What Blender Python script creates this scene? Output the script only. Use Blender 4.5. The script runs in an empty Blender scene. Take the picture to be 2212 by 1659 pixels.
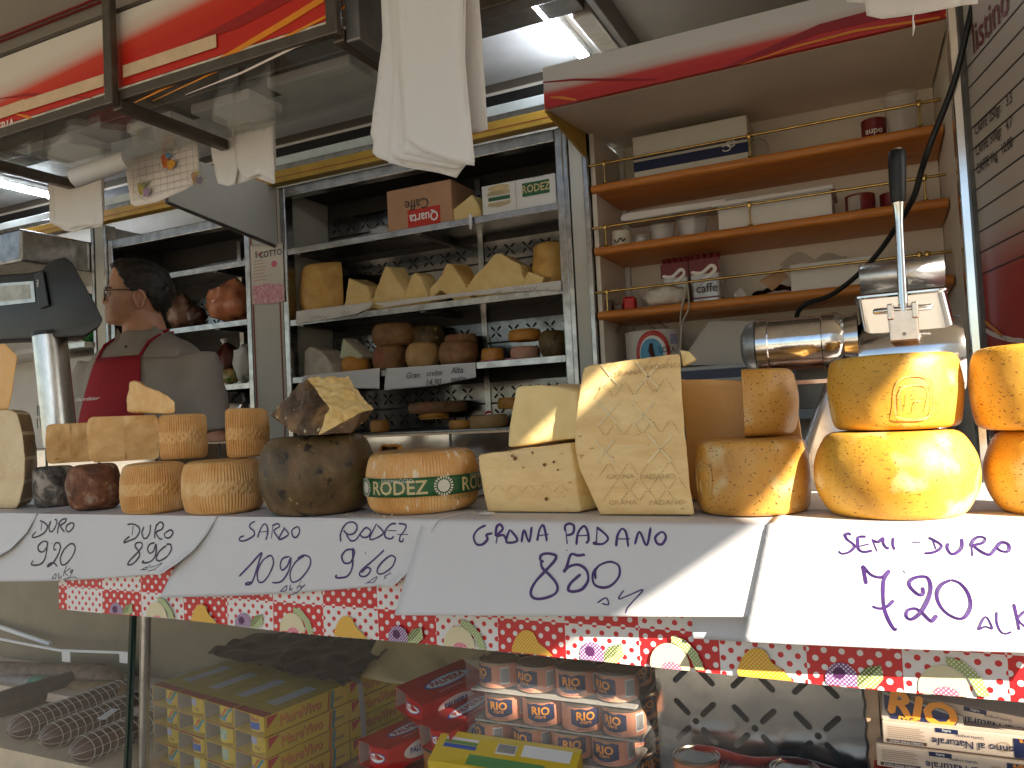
import bpy, bmesh, math, random
from mathutils import Vector, Matrix, noise
random.seed(7)
R = math.radians
sc = bpy.context.scene
# ---------------------------------------------------------------- camera
CAM = Vector((0, -1.05, 1.5)); FPX = 1700.0          # focal length in units of a 2212 px wide picture
YAW, PIT, ROL = R(25.3), R(2.2), R(-2.87)
FW = Vector((-math.sin(YAW)*math.cos(PIT), math.cos(YAW)*math.cos(PIT), math.sin(PIT)))
_rt = Vector((math.cos(YAW), math.sin(YAW), 0)); _up = _rt.cross(FW)
RT = _rt*math.cos(ROL)+_up*math.sin(ROL); UP = _up*math.cos(ROL)-_rt*math.sin(ROL)
cd = bpy.data.cameras.new('camera'); cam = bpy.data.objects.new('camera', cd); sc.collection.objects.link(cam)
M4 = Matrix((RT, UP, -FW)).transposed().to_4x4(); M4.translation = CAM; cam.matrix_world = M4
cd.sensor_width = 36; cd.lens = 36*FPX/2212; cd.clip_start = .02; cd.clip_end = 500; sc.camera = cam
# ---------------------------------------------------------------- sky, sun, exposure
SUN = Vector((1, -.6, .587)).normalized()          # towards the sun
w = bpy.data.worlds.new('World'); sc.world = w; w.use_nodes = True
nt = w.node_tree; bg = nt.nodes['Background']; sky = nt.nodes.new('ShaderNodeTexSky'); sky.sky_type = 'NISHITA'
sky.sun_disc = False; sky.sun_elevation = math.asin(SUN.z); sky.sun_rotation = math.atan2(SUN.x, SUN.y)
nt.links.new(sky.outputs[0], bg.inputs[0]); bg.inputs[1].default_value = .07
sl = bpy.data.lights.new('sun', 'SUN'); sl.energy = 5; sl.angle = R(.5); sl.color = (1, .91, .77)
so = bpy.data.objects.new('sun', sl); sc.collection.objects.link(so); so.rotation_euler = SUN.to_track_quat('Z', 'Y').to_euler()
sc.view_settings.view_transform = 'Standard'; sc.view_settings.look = 'None'; sc.view_settings.gamma = 1
sc.view_settings.exposure = 1.8; sc.view_settings.use_curve_mapping = False
sc.render.engine = 'CYCLES'; sc.cycles.max_bounces = 10; sc.cycles.diffuse_bounces = 5; sc.cycles.transparent_max_bounces = 16
sc.cycles.use_denoising = True; sc.cycles.caustics_reflective = False; sc.cycles.caustics_refractive = False; sc.cycles.sample_clamp_indirect = 6
# ---------------------------------------------------------------- helpers
def V(*a): return Vector(a)
def ray(px, py): return FW+RT*((px-1106)/FPX)-UP*((py-829.5)/FPX)
def P(px, py, y=None, z=None, x=None):               # picture point -> place, on a given wall / floor
    d = ray(px, py)
    t = (y-CAM.y)/d.y if y is not None else (z-CAM.z)/d.z if z is not None else (x-CAM.x)/d.x
    return CAM+d*t
C = sc.collection
ORG = {}
def link(name, data, parent=None, origin=V(0, 0, 0)):
    o = bpy.data.objects.new(name, data); C.objects.link(o); ORG[o.name] = Vector(origin)
    o.location = Vector(origin)-(ORG[parent.name] if parent else V(0, 0, 0))
    if parent: o.parent = parent
    return o
def tag(o, label=None, cat=None, group=None, kind=None):
    if label: o['label'] = label
    if cat: o['category'] = cat
    if group: o['group'] = group
    if kind: o['kind'] = kind
    return o
def thing(name, label, cat, loc, group=None): return tag(link(name, None, None, loc), label, cat, group)
class MB:
    def __init__(s): s.v = []; s.f = []; s.m = []; s.mi = 0
    def add(s, vs, fs, mi=None):
        b = len(s.v); s.v += [Vector(x) for x in vs]
        for f in fs: s.f.append([b+i for i in f]); s.m.append(s.mi if mi is None else mi)
        return s
    def box(s, x0, x1, y0, y1, z0, z1, mi=None):
        return s.add([(x, y, z) for z in (z0, z1) for y in (y0, y1) for x in (x0, x1)],
                     [(0, 2, 3, 1), (4, 5, 7, 6), (0, 1, 5, 4), (2, 6, 7, 3), (0, 4, 6, 2), (1, 3, 7, 5)], mi)
    def obox(s, c, a, b, d, mi=None):                 # centre and three half axes
        c, a, b, d = map(Vector, (c, a, b, d))
        return s.add([c+a*i+b*j+d*k for k in (-1, 1) for j in (-1, 1) for i in (-1, 1)],
                     [(0, 2, 3, 1), (4, 5, 7, 6), (0, 1, 5, 4), (2, 6, 7, 3), (0, 4, 6, 2), (1, 3, 7, 5)], mi)
    def loft(s, rings, cap=True, mi=None, closed=True):
        n = len(rings[0]); vs = [p for r in rings for p in r]; fs = []
        for j in range(len(rings)-1):
            for i in range(n if closed else n-1):
                k = (i+1) % n; fs.append((j*n+i, j*n+k, (j+1)*n+k, (j+1)*n+i))
        if cap and closed: fs.append(tuple(range(n-1, -1, -1))); fs.append(tuple(range((len(rings)-1)*n, len(rings)*n)))
        return s.add(vs, fs, mi)
    def tube(s, pts, r, n=10, mi=None, cap=True):
        pts = [Vector(p) for p in pts]; rs = r if isinstance(r, (list, tuple)) else [r]*len(pts); rings = []
        t0 = (pts[1]-pts[0]).normalized(); u = t0.orthogonal().normalized()
        for i, p in enumerate(pts):
            t = (pts[min(i+1, len(pts)-1)]-pts[max(i-1, 0)]).normalized(); u = (u-t*u.dot(t)).normalized(); q = t.cross(u)
            rings.append([p+(u*math.cos(a)+q*math.sin(a))*rs[i] for a in (2*math.pi*k/n for k in range(n))])
        return s.loft(rings, cap, mi)
    def lathe(s, prof, n, c=(0, 0, 0), M=None, mi=None, a0=0, a1=None, fn=None):
        full = a1 is None; c = Vector(c); m = n if full else n+1; vs = []; fs = []
        for (r, z) in prof:
            for i in range(m):
                a = (2*math.pi*i/n) if full else a0+(a1-a0)*i/n
                p = V(r*math.cos(a), r*math.sin(a), z)
                if fn: p = fn(p, a, r, z)
                vs.append((M @ p if M else p)+c)
        for j in range(len(prof)-1):
            for i in range(n):
                k = (i+1) % m; fs.append((j*m+i, j*m+k, (j+1)*m+k, (j+1)*m+i))
        return s.add(vs, fs, mi)
    def prism(s, poly, off, mi=None, mi_side=None, mi_back=None):
        poly = [Vector(p) for p in poly]; n = len(poly); off = off if isinstance(off, list) else [Vector(off)]*n
        b = [p+Vector(o) for p, o in zip(poly, off)]
        s.add(poly, [tuple(range(n))], mi); s.add(b, [tuple(range(n-1, -1, -1))], mi if mi_back is None else mi_back)
        s.add(poly+b, [(i, i+n, (i+1) % n+n, (i+1) % n) for i in range(n)], mi if mi_side is None else mi_side)
        return s
    def grid(s, fn, nu, nv, mi=None):
        return s.add([fn(i/nu, j/nv) for j in range(nv+1) for i in range(nu+1)],
                     [(j*(nu+1)+i, j*(nu+1)+i+1, (j+1)*(nu+1)+i+1, (j+1)*(nu+1)+i) for j in range(nv) for i in range(nu)], mi)
    def build(s, name, mats, parent=None, smooth=None, bevel=0, seg=2, origin=None, weld=True, solid=0, jit=0):
        mats = mats if isinstance(mats, (list, tuple)) else [mats]
        if origin is None:
            lo = [min(v[i] for v in s.v) for i in range(3)]; hi = [max(v[i] for v in s.v) for i in range(3)]
            origin = V((lo[0]+hi[0])/2, (lo[1]+hi[1])/2, lo[2])
        origin = Vector(origin); me = bpy.data.meshes.new(name)
        me.from_pydata([v-origin for v in s.v], [], s.f)
        for m in mats: me.materials.append(m)
        if len(mats) > 1: me.polygons.foreach_set('material_index', s.m)
        bm = bmesh.new(); bm.from_mesh(me)
        if weld: bmesh.ops.remove_doubles(bm, verts=bm.verts, dist=1e-5)
        bmesh.ops.recalc_face_normals(bm, faces=bm.faces)
        if bevel:
            es = [e for e in bm.edges if len(e.link_faces) == 2 and e.calc_face_angle(0) > .5]
            bmesh.ops.bevel(bm, geom=es, offset=bevel, segments=seg, profile=.5, affect='EDGES', clamp_overlap=True)
        if jit:
            sd = random.random()*50
            for v in bm.verts: v.co += noise.noise_vector((v.co+origin)*35+V(sd, sd, sd))*jit
        bm.to_mesh(me); bm.free()
        if smooth is not None:
            me.polygons.foreach_set('use_smooth', [True]*len(me.polygons)); me.set_sharp_from_angle(angle=R(smooth))
        o = link(name, me, parent, origin)
        if solid:
            md = o.modifiers.new('t', 'SOLIDIFY'); md.thickness = solid; md.offset = 0
        return o
def copy_tree(o, loc=None, rot=None, label=None, parent=None):
    c = o.copy(); C.objects.link(c); ORG[c.name] = Vector(loc) if loc is not None else ORG.get(o.name, V(0, 0, 0))
    if parent: c.parent = parent
    if loc is not None: c.location = loc
    if rot is not None: c.rotation_euler = rot
    if label: c['label'] = label
    for ch in list(o.children): copy_tree(ch, parent=c)
    return c
def smooth_pts(pts, k=4):                              # Catmull-Rom
    pts = [Vector(p) for p in pts]; out = []
    for i in range(len(pts)-1):
        a, b, c_, d = pts[max(i-1, 0)], pts[i], pts[i+1], pts[min(i+2, len(pts)-1)]
        for j in range(k):
            t = j/k; out.append(.5*((2*b)+(c_-a)*t+(2*a-5*b+4*c_-d)*t*t+(3*b-a-3*c_+d)*t**3))
    return out+[pts[-1]]
# ---------------------------------------------------------------- materials
class NT:
    def __init__(s, name):
        s.m = bpy.data.materials.new(name); s.m.use_nodes = True; s.t = s.m.node_tree; s.b = s.t.nodes['Principled BSDF']; s._c = None
    def n(s, typ, **kw):
        nd = s.t.nodes.new('ShaderNode'+typ)
        for k, v in kw.items(): setattr(nd, k, v)
        return nd
    def l(s, a, b): s.t.links.new(a, b)
    def coord(s, stretch=None):
        if s._c is None:
            tc = s.n('TexCoord'); oi = s.n('ObjectInfo'); ml = s.n('VectorMath', operation='MULTIPLY_ADD')
            cb = s.n('CombineXYZ')
            for i in range(3): s.l(oi.outputs['Random'], cb.inputs[i])
            s.l(cb.outputs[0], ml.inputs[0]); ml.inputs[1].default_value = (7.3, 5.1, 9.7); s.l(tc.outputs['Object'], ml.inputs[2]); s._c = ml.outputs[0]
        if stretch:
            mp = s.n('Mapping'); s.l(s._c, mp.inputs[0]); mp.inputs['Scale'].default_value = stretch; return mp.outputs[0]
        return s._c
    def noise(s, scale, detail=4, rough=.55, stretch=None, dist=0):
        nz = s.n('TexNoise'); nz.inputs['Scale'].default_value = scale; nz.inputs['Detail'].default_value = detail
        nz.inputs['Roughness'].default_value = rough; nz.inputs['Distortion'].default_value = dist; s.l(s.coord(stretch), nz.inputs['Vector']); return nz.outputs['Fac']
    def ramp(s, fac, stops):
        r = s.n('ValToRGB'); el = r.color_ramp.elements
        while len(el) < len(stops): el.new(.5)
        for e, (p, c) in zip(el, stops): e.position = p; e.color = (*c, 1) if len(c) == 3 else c
        s.l(fac, r.inputs[0]); return r.outputs[0]
    def mix(s, fac, a, b, mode='MIX'):
        m = s.n('Mix', data_type='RGBA', blend_type=mode)
        for sock, v in ((m.inputs['Factor'], fac), (m.inputs['A'], a), (m.inputs['B'], b)):
            if hasattr(v, 'links'): s.l(v, sock)
            elif isinstance(v, (int, float)): sock.default_value = v
            else: sock.default_value = (*v, 1)
        return m.outputs['Result']
    def math(s, op, a, b=None, c=None):
        m = s.n('Math', operation=op)
        for i, v in enumerate((a, b, c)):
            if v is None: continue
            if hasattr(v, 'links'): s.l(v, m.inputs[i])
            else: m.inputs[i].default_value = v
        return m.outputs[0]
    def bump(s, h, strength, dist=.002):
        b = s.n('Bump'); b.inputs['Strength'].default_value = strength; b.inputs['Distance'].default_value = dist; s.l(h, b.inputs['Height'])
        prev = s.b.inputs['Normal'].links
        if prev: s.l(prev[0].from_socket, b.inputs['Normal'])
        s.l(b.outputs[0], s.b.inputs['Normal'])
def setp(b, rough=.5, metal=0, spec=.5, trans=0, ior=1.45, alpha=1, sss=0, coat=0):
    b.inputs['Roughness'].default_value = rough; b.inputs['Metallic'].default_value = metal; b.inputs['Specular IOR Level'].default_value = spec
    b.inputs['Transmission Weight'].default_value = trans; b.inputs['IOR'].default_value = ior; b.inputs['Alpha'].default_value = alpha
    b.inputs['Coat Weight'].default_value = coat
    if sss: b.inputs['Subsurface Weight'].default_value = sss; b.inputs['Subsurface Radius'].default_value = (.02, .01, .004); b.inputs['Subsurface Scale'].default_value = .5
MATS = {}
def mat(name, col=(.5, .5, .5), rough=.5, var=.12, scale=18, bump=0, bscale=120, metal=0, stretch=None, emit=0, **kw):
    if name in MATS: return MATS[name]
    t = NT(name); setp(t.b, rough, metal, **kw); lo = [c*(1-var) for c in col]; hi = [min(1, c*(1+var)) for c in col]
    if var: t.l(t.ramp(t.noise(scale, 4, .6, stretch), [(.3, lo), (.7, hi)]), t.b.inputs['Base Color'])
    else: t.b.inputs['Base Color'].default_value = (*col, 1)
    if bump: t.bump(t.noise(bscale, 3, .6, stretch), bump)
    if emit: t.b.inputs['Emission Color'].default_value = (*col, 1); t.b.inputs['Emission Strength'].default_value = emit
    MATS[name] = t.m; return t.m
def cheese(name, stops, scale=14, rough=.55, bump=.5, bscale=70, spots=(), stretch=None, detail=6, sss=0):
    t = NT(name); setp(t.b, rough, sss=sss); c = t.ramp(t.noise(scale, detail, .62, stretch, .4), stops)
    for (col, sca, lo, hi, strch) in spots:
        f = t.ramp(t.noise(sca, 2, .5, strch), [(lo, (0, 0, 0)), (hi, (1, 1, 1))]); c = t.mix(f, c, col)
    t.l(c, t.b.inputs['Base Color'])
    t.bump(t.noise(bscale, 5, .65, stretch), bump); t.bump(t.noise(bscale*.2, 3, .5), bump*.6, .004)
    MATS[name] = t.m; return t.m
FONT = None
TXT = {}
def text(txt, mat_, parent, o, xd, yd, size, name='printed_text', wide=1.0, bend=None, bold=0, align='CENTER'):
    """flat lettering as a mesh: o = centre of the line, xd/yd = directions; bend(p)->p wraps it on a round label"""
    key = (txt, align)
    if key not in TXT:
        cu = bpy.data.curves.new('t', 'FONT'); cu.body = txt; cu.align_x = align; cu.align_y = 'CENTER'; cu.resolution_u = 2
        ob = bpy.data.objects.new('t', cu); me = bpy.data.meshes.new_from_object(ob); TXT[key] = ([v.co.copy() for v in me.vertices], [list(p.vertices) for p in me.polygons])
        bpy.data.objects.remove(ob); bpy.data.curves.remove(cu); bpy.data.meshes.remove(me)
    vs, fs = TXT[key]; o, xd, yd = Vector(o), Vector(xd).normalized(), Vector(yd).normalized(); b = MB()
    offs = [(0, 0)] if not bold else [(0, 0), (bold, 0), (-bold, 0), (0, bold), (0, -bold)]
    for k, (dx, dy) in enumerate(offs):
        eps = xd.cross(yd)*(k*2e-5)
        pts = [o+xd*((v.x+dx)*size*wide)+yd*((v.y+dy)*size)+eps for v in vs]
        b.add([bend(p) for p in pts] if bend else pts, fs)
    return b.build(name, mat_, parent, weld=False)
def ribbon(b, pts, w0, nrm=(0, -1, 0), mi=None, k=4, taper=True):
    """pen stroke: flat ribbon along 3-D points"""
    pts = smooth_pts(pts, k) if len(pts) > 2 else [Vector(p) for p in pts]; nrm = Vector(nrm); L = []; Rr = []; n = len(pts)
    for i, p in enumerate(pts):
        t = (pts[min(i+1, n-1)]-pts[max(i-1, 0)]); t = t.normalized() if t.length > 1e-9 else V(1, 0, 0); q = t.cross(nrm).normalized()
        ww = w0*(.5 if taper and i in (0, n-1) else 1)*(1+.28*noise.noise(p*60)); L.append(p+q*ww/2); Rr.append(p-q*ww/2)
    b.add(L+Rr, [(i, i+1, n+i+1, n+i) for i in range(n-1)], mi); return b
def Q(*pp, y=None, z=None, x=None): return [P(a, c, y=y, z=z, x=x) for a, c in pp]
# ================================================================ materials of the place
steel = mat('brushed_steel', (.62, .61, .58), .28, .15, 30, .06, 400, metal=1, stretch=(1, 6, 1))
chrome = mat('polished_steel', (.68, .67, .66), .14, .1, 12, .05, 60, metal=1)
alum = mat('worn_aluminium', (.40, .39, .375), .27, .3, 26, .12, 150, metal=1)
dark_steel = mat('dark_steel', (.12, .115, .11), .35, .25, 15, .1, 90, metal=.6)
brown_bar = mat('brown_painted_bar', (.085, .068, .052), .38, .25, 22, .15, 160, metal=.3)
cream = mat('cream_wall_panel', (.80, .74, .64), .5, .06, 6, .05, 200)
ceilm = mat('beige_ceiling', (.58, .52, .43), .5, .07, 5, .05, 150)
greyp = mat('grey_green_panel', (.50, .50, .45), .45, .06, 6, .05, 200)
white_lam = mat('white_laminate', (.72, .70, .68), .4, .04, 8, .05, 300)
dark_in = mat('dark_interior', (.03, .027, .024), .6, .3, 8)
black_pl = mat('black_plastic', (.006, .006, .006), .42, .2, 30, .1, 400)
brass = mat('brass', (.55, .37, .13), .25, .3, 40, .1, 200, metal=1)
yellowp = mat('mustard_paint', (.46, .27, .035), .42, .15, 14, .1, 120)
red_line = mat('dark_red_line', (.25, .02, .015), .5, .1)
pavem = mat('pavement', (.50, .42, .31), .85, .2, 3, .4, 60)
def wood_mat():
    t = NT('pine_shelf_wood'); setp(t.b, .38)
    g = t.noise(9, 8, .65, (1, 14, 14), .6); c = t.ramp(g, [(.25, (.36, .115, .02)), (.5, (.56, .20, .038)), (.75, (.68, .28, .06))])
    k = t.ramp(t.noise(7, 1, .4, (1, 2.2, 2.2)), [(.73, (0, 0, 0)), (.78, (1, 1, 1))]); t.l(t.mix(k, c, (.12, .035, .008)), t.b.inputs['Base Color'])
    t.bump(g, .15); return t.m
woodm = wood_mat()
def one_ior(t, n=1.5): g = t.n('NewGeometry'); return t.math('SUBTRACT', n, t.math('MULTIPLY', g.outputs['Backfacing'], n-1/n))
def glass_mat(name, col=(.96, .98, .96), rough=.02, ior=1.5):
    t = NT(name); t.t.nodes.remove(t.b); o = t.t.nodes['Material Output']
    tr = t.n('BsdfTransparent'); tr.inputs[0].default_value = (*col, 1); gl = t.n('BsdfGlossy'); gl.inputs['Roughness'].default_value = rough
    fr = t.n('Fresnel'); t.l(one_ior(t, ior), fr.inputs[0]); mx = t.n('MixShader'); t.l(fr.outputs[0], mx.inputs[0]); t.l(tr.outputs[0], mx.inputs[1]); t.l(gl.outputs[0], mx.inputs[2]); t.l(mx.outputs[0], o.inputs[0]); return t.m
glassm = glass_mat('clear_glass'); caseglass = glass_mat('coated_case_glass', (.99, .99, .985), .02, 1.3)
def film_mat(name, dens=.05, rough=.15, wr=60, gl_=.8):        # crinkled transparent plastic
    t = NT(name); t.t.nodes.remove(t.b); o = t.t.nodes['Material Output']
    tr = t.n('BsdfTransparent'); gl = t.n('BsdfGlossy'); gl.inputs['Roughness'].default_value = rough; df = t.n('BsdfDiffuse'); df.inputs[0].default_value = (.8, .82, .85, 1)
    bp = t.n('Bump'); bp.inputs['Strength'].default_value = .9; bp.inputs['Distance'].default_value = .004; t.l(t.noise(wr, 4, .6, None, 1.2), bp.inputs['Height'])
    t.l(bp.outputs[0], gl.inputs['Normal']); fr = t.n('Fresnel'); t.l(one_ior(t), fr.inputs[0]); t.l(bp.outputs[0], fr.inputs['Normal'])
    m1 = t.n('MixShader'); m1.inputs[0].default_value = dens; t.l(tr.outputs[0], m1.inputs[1]); t.l(df.outputs[0], m1.inputs[2])
    m2 = t.n('MixShader'); t.l(t.math('MULTIPLY', fr.outputs[0], gl_), m2.inputs[0]); t.l(m1.outputs[0], m2.inputs[1]); t.l(gl.outputs[0], m2.inputs[2]); t.l(m2.outputs[0], o.inputs[0]); return t.m
filmm = film_mat('clear_plastic_film')
lampm = mat('lit_fluorescent_tube', (.80, .88, 1), .4, 0, emit=22)
def grad_sign(name, axis_slope, zb, soft):            # white fading into red print
    t = NT(name); setp(t.b, .3); tc = t.n('TexCoord'); sp = t.n('SeparateXYZ'); t.l(tc.outputs['Object'], sp.inputs[0])
    h = t.math('SUBTRACT', t.math('ADD', zb, t.math('MULTIPLY', sp.outputs['X'], axis_slope)), sp.outputs['Z'])
    f = t.math('ADD', t.math('DIVIDE', h, soft), .5)
    c = t.ramp(f, [(0, (.63, .57, .50)), (.35, (.58, .42, .35)), (.62, (.56, .045, .02)), (1, (.50, .022, .012))])
    t.l(c, t.b.inputs['Base Color']); t.bump(t.noise(5, 2), .05); return t.m
# ================================================================ the setting
b = MB(); b.grid(lambda u, v: V(-60+120*u, -60+120*v, 0), 12, 12); tag(b.build('ground', pavem, origin=(0, 0, 0)), kind='structure')
b = MB(); b.grid(lambda u, v: V(-30+60*u, -5.2+5.6*v, .004), 20, 4); tag(b.build('added_road', mat('added_asphalt', (.22, .195, .16), .9, .25, 30, .5, 200), origin=(0, 0, 0)), kind='structure')  # unseen dark strip added to cut glare in the case glass
van = thing('market_van', 'beige market van body with open side, ceiling and back wall behind the shelves', 'van', (-2, 1.2, .38))
MB().box(-5.05, .3, .48, 2.0, .36, .40).build('floor', dark_steel, van)
MB().box(-5.05, .3, 1.90, 1.95, .401, 2.859).build('back_wall', cream, van)
MB().box(-5.05, .85, .10, 1.95, 2.86, 2.90).build('ceiling', mat('taupe_van_ceiling', (.17, .14, .105), .5, .1, 4), van)  # carried past the side wall to block stray sun
MB().box(.205, .24, .86, 1.898, .401, 2.858).build('side_wall', cream, van)
MB().box(-5.1, -5.055, .48, 1.95, .401, 2.858).build('side_wall', cream, van)
MB().box(-5.05, .3, .44, .478, .1, 1.15).build('lower_panel', mat('olive_beige_liner', (.22, .18, .11), .5, .2, 5, .2, 30), van)
for sx in (-4.2, -.3):
    b = MB(); b.lathe([(.05, -.09), (.2, -.09), (.29, -.07), (.31, -.02), (.31, .02), (.29, .07), (.2, .09), (.05, .09)], 28, (sx, 1.2, .31), Matrix.Rotation(R(90), 3, 'X')); b.build('wheel', black_pl, van, smooth=40)
ya, yb = P(1040, 22, z=2.77).y, P(1040, 98, z=2.77).y
MB().box(-5.0, -.80, ya, ya+.07, 2.77, 2.859).build('ceiling_beam', brown_bar, van, bevel=.006)
MB().box(-5.0, -.80, ya+.085, yb, 2.79, 2.859).build('ceiling_beam', brown_bar, van, bevel=.004)
MB().box(-.845, -.775, yb+.002, 1.9, 2.775, 2.858).build('ceiling_beam', mat('taupe_bar', (.24, .2, .15), .45, .2), van, bevel=.006)
MB().box(-.765, -.74, ya, 1.9, 2.77, 2.858).build('ceiling_beam', brown_bar, van, bevel=.004)
MB().box(-5.0, -.8, 1.80, 1.83, 2.70, 2.80).build('ceiling_beam', black_pl, van)
MB().box(-5.0, -.868, yb+.003, 1.797, 2.846, 2.858).build('ceiling_panel', mat('white_ceiling_panel', (.82, .81, .78), .45, .05, 10), van)
for x0 in (-.93, -4.0):
    t = thing('fluorescent_lamp', 'lit fluorescent tube on the ceiling beside the overhead locker' if x0 > -2 else 'lit fluorescent tube on the ceiling above the scale and salesman', 'lamp', (x0, 1.5, 2.8))
    MB().tube([(x0, 1.22, 2.80), (x0, 1.70, 2.80)], .013, 12).build('tube', lampm, t, smooth=60)
    MB().box(x0-.022, x0+.022, 1.19, 1.73, 2.815, 2.845).build('batten', alum, t, bevel=.003)
    for yy in (1.205, 1.715): MB().box(x0-.014, x0+.014, yy-.012, yy+.012, 2.786, 2.814).build('socket', white_lam, t)
# raised hatch over the customers; unseen right end and slit shaped to steer sun
hatch = thing('raised_hatch', 'beige raised hatch roof of the van with two thin dark red lines', 'hatch', (-1.5, -.5, 2.62))
b = MB(); z0, z1 = 2.605, 2.613
def sheet(poly): b.prism([V(x, y, z0) for x, y in poly], (0, 0, z1-z0))
S0, S1, SW = -1.005, -1.10, .044  # slit added to throw a sun streak on the upper grana wedge
sxl = lambda y: 1.412+(y+1.02)*(-.42)
sheet([(-5, .46), (-5, -1.62), (sxl(S1), -1.62), (sxl(S1), S1), (sxl(S0), S0), (sxl(S0), .46)])
sheet([(sxl(S0), .46), (sxl(S0), S0), (sxl(S0)+SW, S0), (sxl(S0)+SW, .46)])
sheet([(sxl(S1), S1), (sxl(S1), -1.62), (sxl(S1)+SW, -1.62), (sxl(S1)+SW, S1)])
sheet([(sxl(S0)+SW, .46), (sxl(S0)+SW, S0), (sxl(S1)+SW, S1), (sxl(S1)+SW, -1.62), (2.03, -1.62), (2.018, -1.417), (1.996, -1.297), (1.88, -1.089), (1.845, -1.04), (1.60, -.475), (1.30, .46)])  # right edge bent to set the border of sun and shade
b.build('roof_sheet', ceilm, hatch, weld=False)
for yy in (.287, .302): MB().box(-4.9, 1.0, yy-.0035, yy+.0035, 2.601, 2.604).build('red_line', red_line, hatch)
MB().box(-4.9, 1.0, .43, .47, 2.54, 2.604).build('hinge_rail', brown_bar, hatch, bevel=.004)
# unseen truck shape added as a sun blocker; its roof edge cuts the low sun
tk = thing('sun_block_truck', 'unseen pale truck shape added to block the low sun', 'truck', (4.4, -3.2, 0))
MB().box(1.3, 6.2, -4.3, -2.0, .75, 3.09).build('cargo_box', cream, tk, bevel=.03)
b = MB(); b.prism([(6.21, -4.2, .55), (8.0, -4.2, .55), (8.0, -4.2, 1.35), (7.5, -4.2, 2.25), (6.21, -4.2, 2.35)], (0, 2.1, 0)); b.build('cab', greyp, tk, bevel=.04)
for wx in (2.2, 5.3, 7.2):
    for wy in (-4.15, -2.2): b = MB(); b.lathe([(.1, -.12), (.36, -.12), (.42, -.08), (.42, .08), (.36, .12), (.1, .12)], 28, (wx, wy, .42), Matrix.Rotation(R(90), 3, 'X')); b.build('wheel', black_pl, tk, smooth=40)
MB().box(1.4, 7.9, -3.9, -2.5, .5, .74).build('chassis', dark_steel, tk)
# ---------------------------------------------------------------- overhead locker with red print
lk = thing('overhead_locker', 'overhead locker with white and red swoosh fascia above the wooden shelves', 'locker', (-.35, 1.5, 2.43))
lz0, lz1 = 2.434, 2.562
MB().box(-.892, .2, 1.17, 1.188, lz0, lz1).build('fascia', grad_sign('locker_fascia_print', 0, .048, .06), lk, bevel=.002, origin=(-.35, 1.18, lz0))
b = MB(); b.prism([(-.89, 1.19, lz0), (-.89, 1.19, lz0+.012), (-.89, 1.885, 2.518), (-.89, 1.885, 2.506)], (1.09, 0, 0)); b.build('soffit', mat('taupe_soffit', (.80, .70, .58), .45, .05, 5), lk)
b = MB(); b.prism([(-.9, 1.19, lz0-.002), (-.9, 1.19, 2.50), (-.9, 1.56, 2.50), (-.9, 1.56, 2.40), (-.9, 1.53, 2.385)], (.008, 0, 0)); b.build('end_plate', yellowp, lk)
MB().box(-.89, .2, 1.189, 1.885, lz1-.012, lz1-.002).build('top_board', cream, lk)
def band(name, pts_w, m, parent, y):                 # printed swoosh: (px, py, width px)
    b = MB(); L = []; Rr = []
    for i, (x, yy, wd) in enumerate(pts_w): L.append(P(x, yy-wd/2, y=y)); Rr.append(P(x, yy+wd/2, y=y))
    n = len(L); b.add(L+Rr, [(i, i+1, n+i+1, n+i) for i in range(n-1)]); return b.build(name, m, parent, weld=False)
orange = mat('orange_print', (.72, .24, .015), .35, .08); dkred = mat('dark_red_print', (.30, .012, .01), .35, .06); whitepr = mat('pale_print', (.75, .62, .55), .35, .06)
band('printed_swoosh', [(1172, 178, 3), (1240, 172, 5), (1330, 172, 6), (1420, 172, 3)], dkred, lk, 1.1685)
band('printed_swoosh', [(1188, 210, 2), (1215, 211, 6), (1245, 216, 4)], orange, lk, 1.1683)
band('printed_swoosh', [(1560, 148, 2), (1660, 108, 12), (1770, 62, 20), (1900, 30, 26), (2030, 12, 30)], dkred, lk, 1.168)
band('printed_swoosh', [(1600, 140, 1), (1720, 100, 5), (1850, 66, 6), (2030, 38, 5)], orange, lk, 1.1676)
# ---------------------------------------------------------------- wooden shelves with brass rails
shelf_z = {}
def wooden_shelf(label, zt, rail_h, posts):
    t = thing('wooden_shelf', label, 'shelf', (-.35, 1.55, zt-.03)); t['group'] = 'pine shelves with brass rails'
    b = MB(); x0, x1 = -.886, .2; pr = [(1.86, zt-.03), (1.86, zt), (1.56, zt), (1.552, zt-.003), (1.548, zt-.011), (1.548, zt-.020), (1.552, zt-.027), (1.56, zt-.03)]
    b.prism([(x0, a, c) for a, c in pr], (x1-x0, 0, 0)); b.build('board', woodm, t, smooth=50, origin=(x0+random.random()*.5, 1.6, zt))
    ra = MB().tube([(x0-.004, 1.553, zt+rail_h), (x1, 1.553, zt+rail_h)], .0045, 10).build('rail', brass, t, smooth=60)
    for x in posts:
        b = MB(); b.tube([(x, 1.553, zt), (x, 1.553, zt+rail_h)], .0032, 8); b.lathe([(0, -.011), (.006, -.009), (.0095, 0), (.006, .009), (0, .011)], 12, (x, 1.553, zt+rail_h)); b.lathe([(.008, 0), (.008, .003), (.004, .006)], 10, (x, 1.553, zt)); b.build('rail_post', brass, ra, smooth=50)
ZS1, ZS2, ZS3 = 2.288, 2.068, 1.842
wooden_shelf('highest pine shelf with brass rail, holding the white box with blue stripes', ZS1, .068, [P(1305, 356, y=1.553).x, P(1618, 295, y=1.553).x, P(1985, 224, y=1.553).x])
wooden_shelf('middle pine shelf with brass rail, holding the white foam tray', ZS2, .066, [P(1308, 500, y=1.553).x, P(1618, 432, y=1.553).x, P(1995, 363, y=1.553).x])
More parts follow.
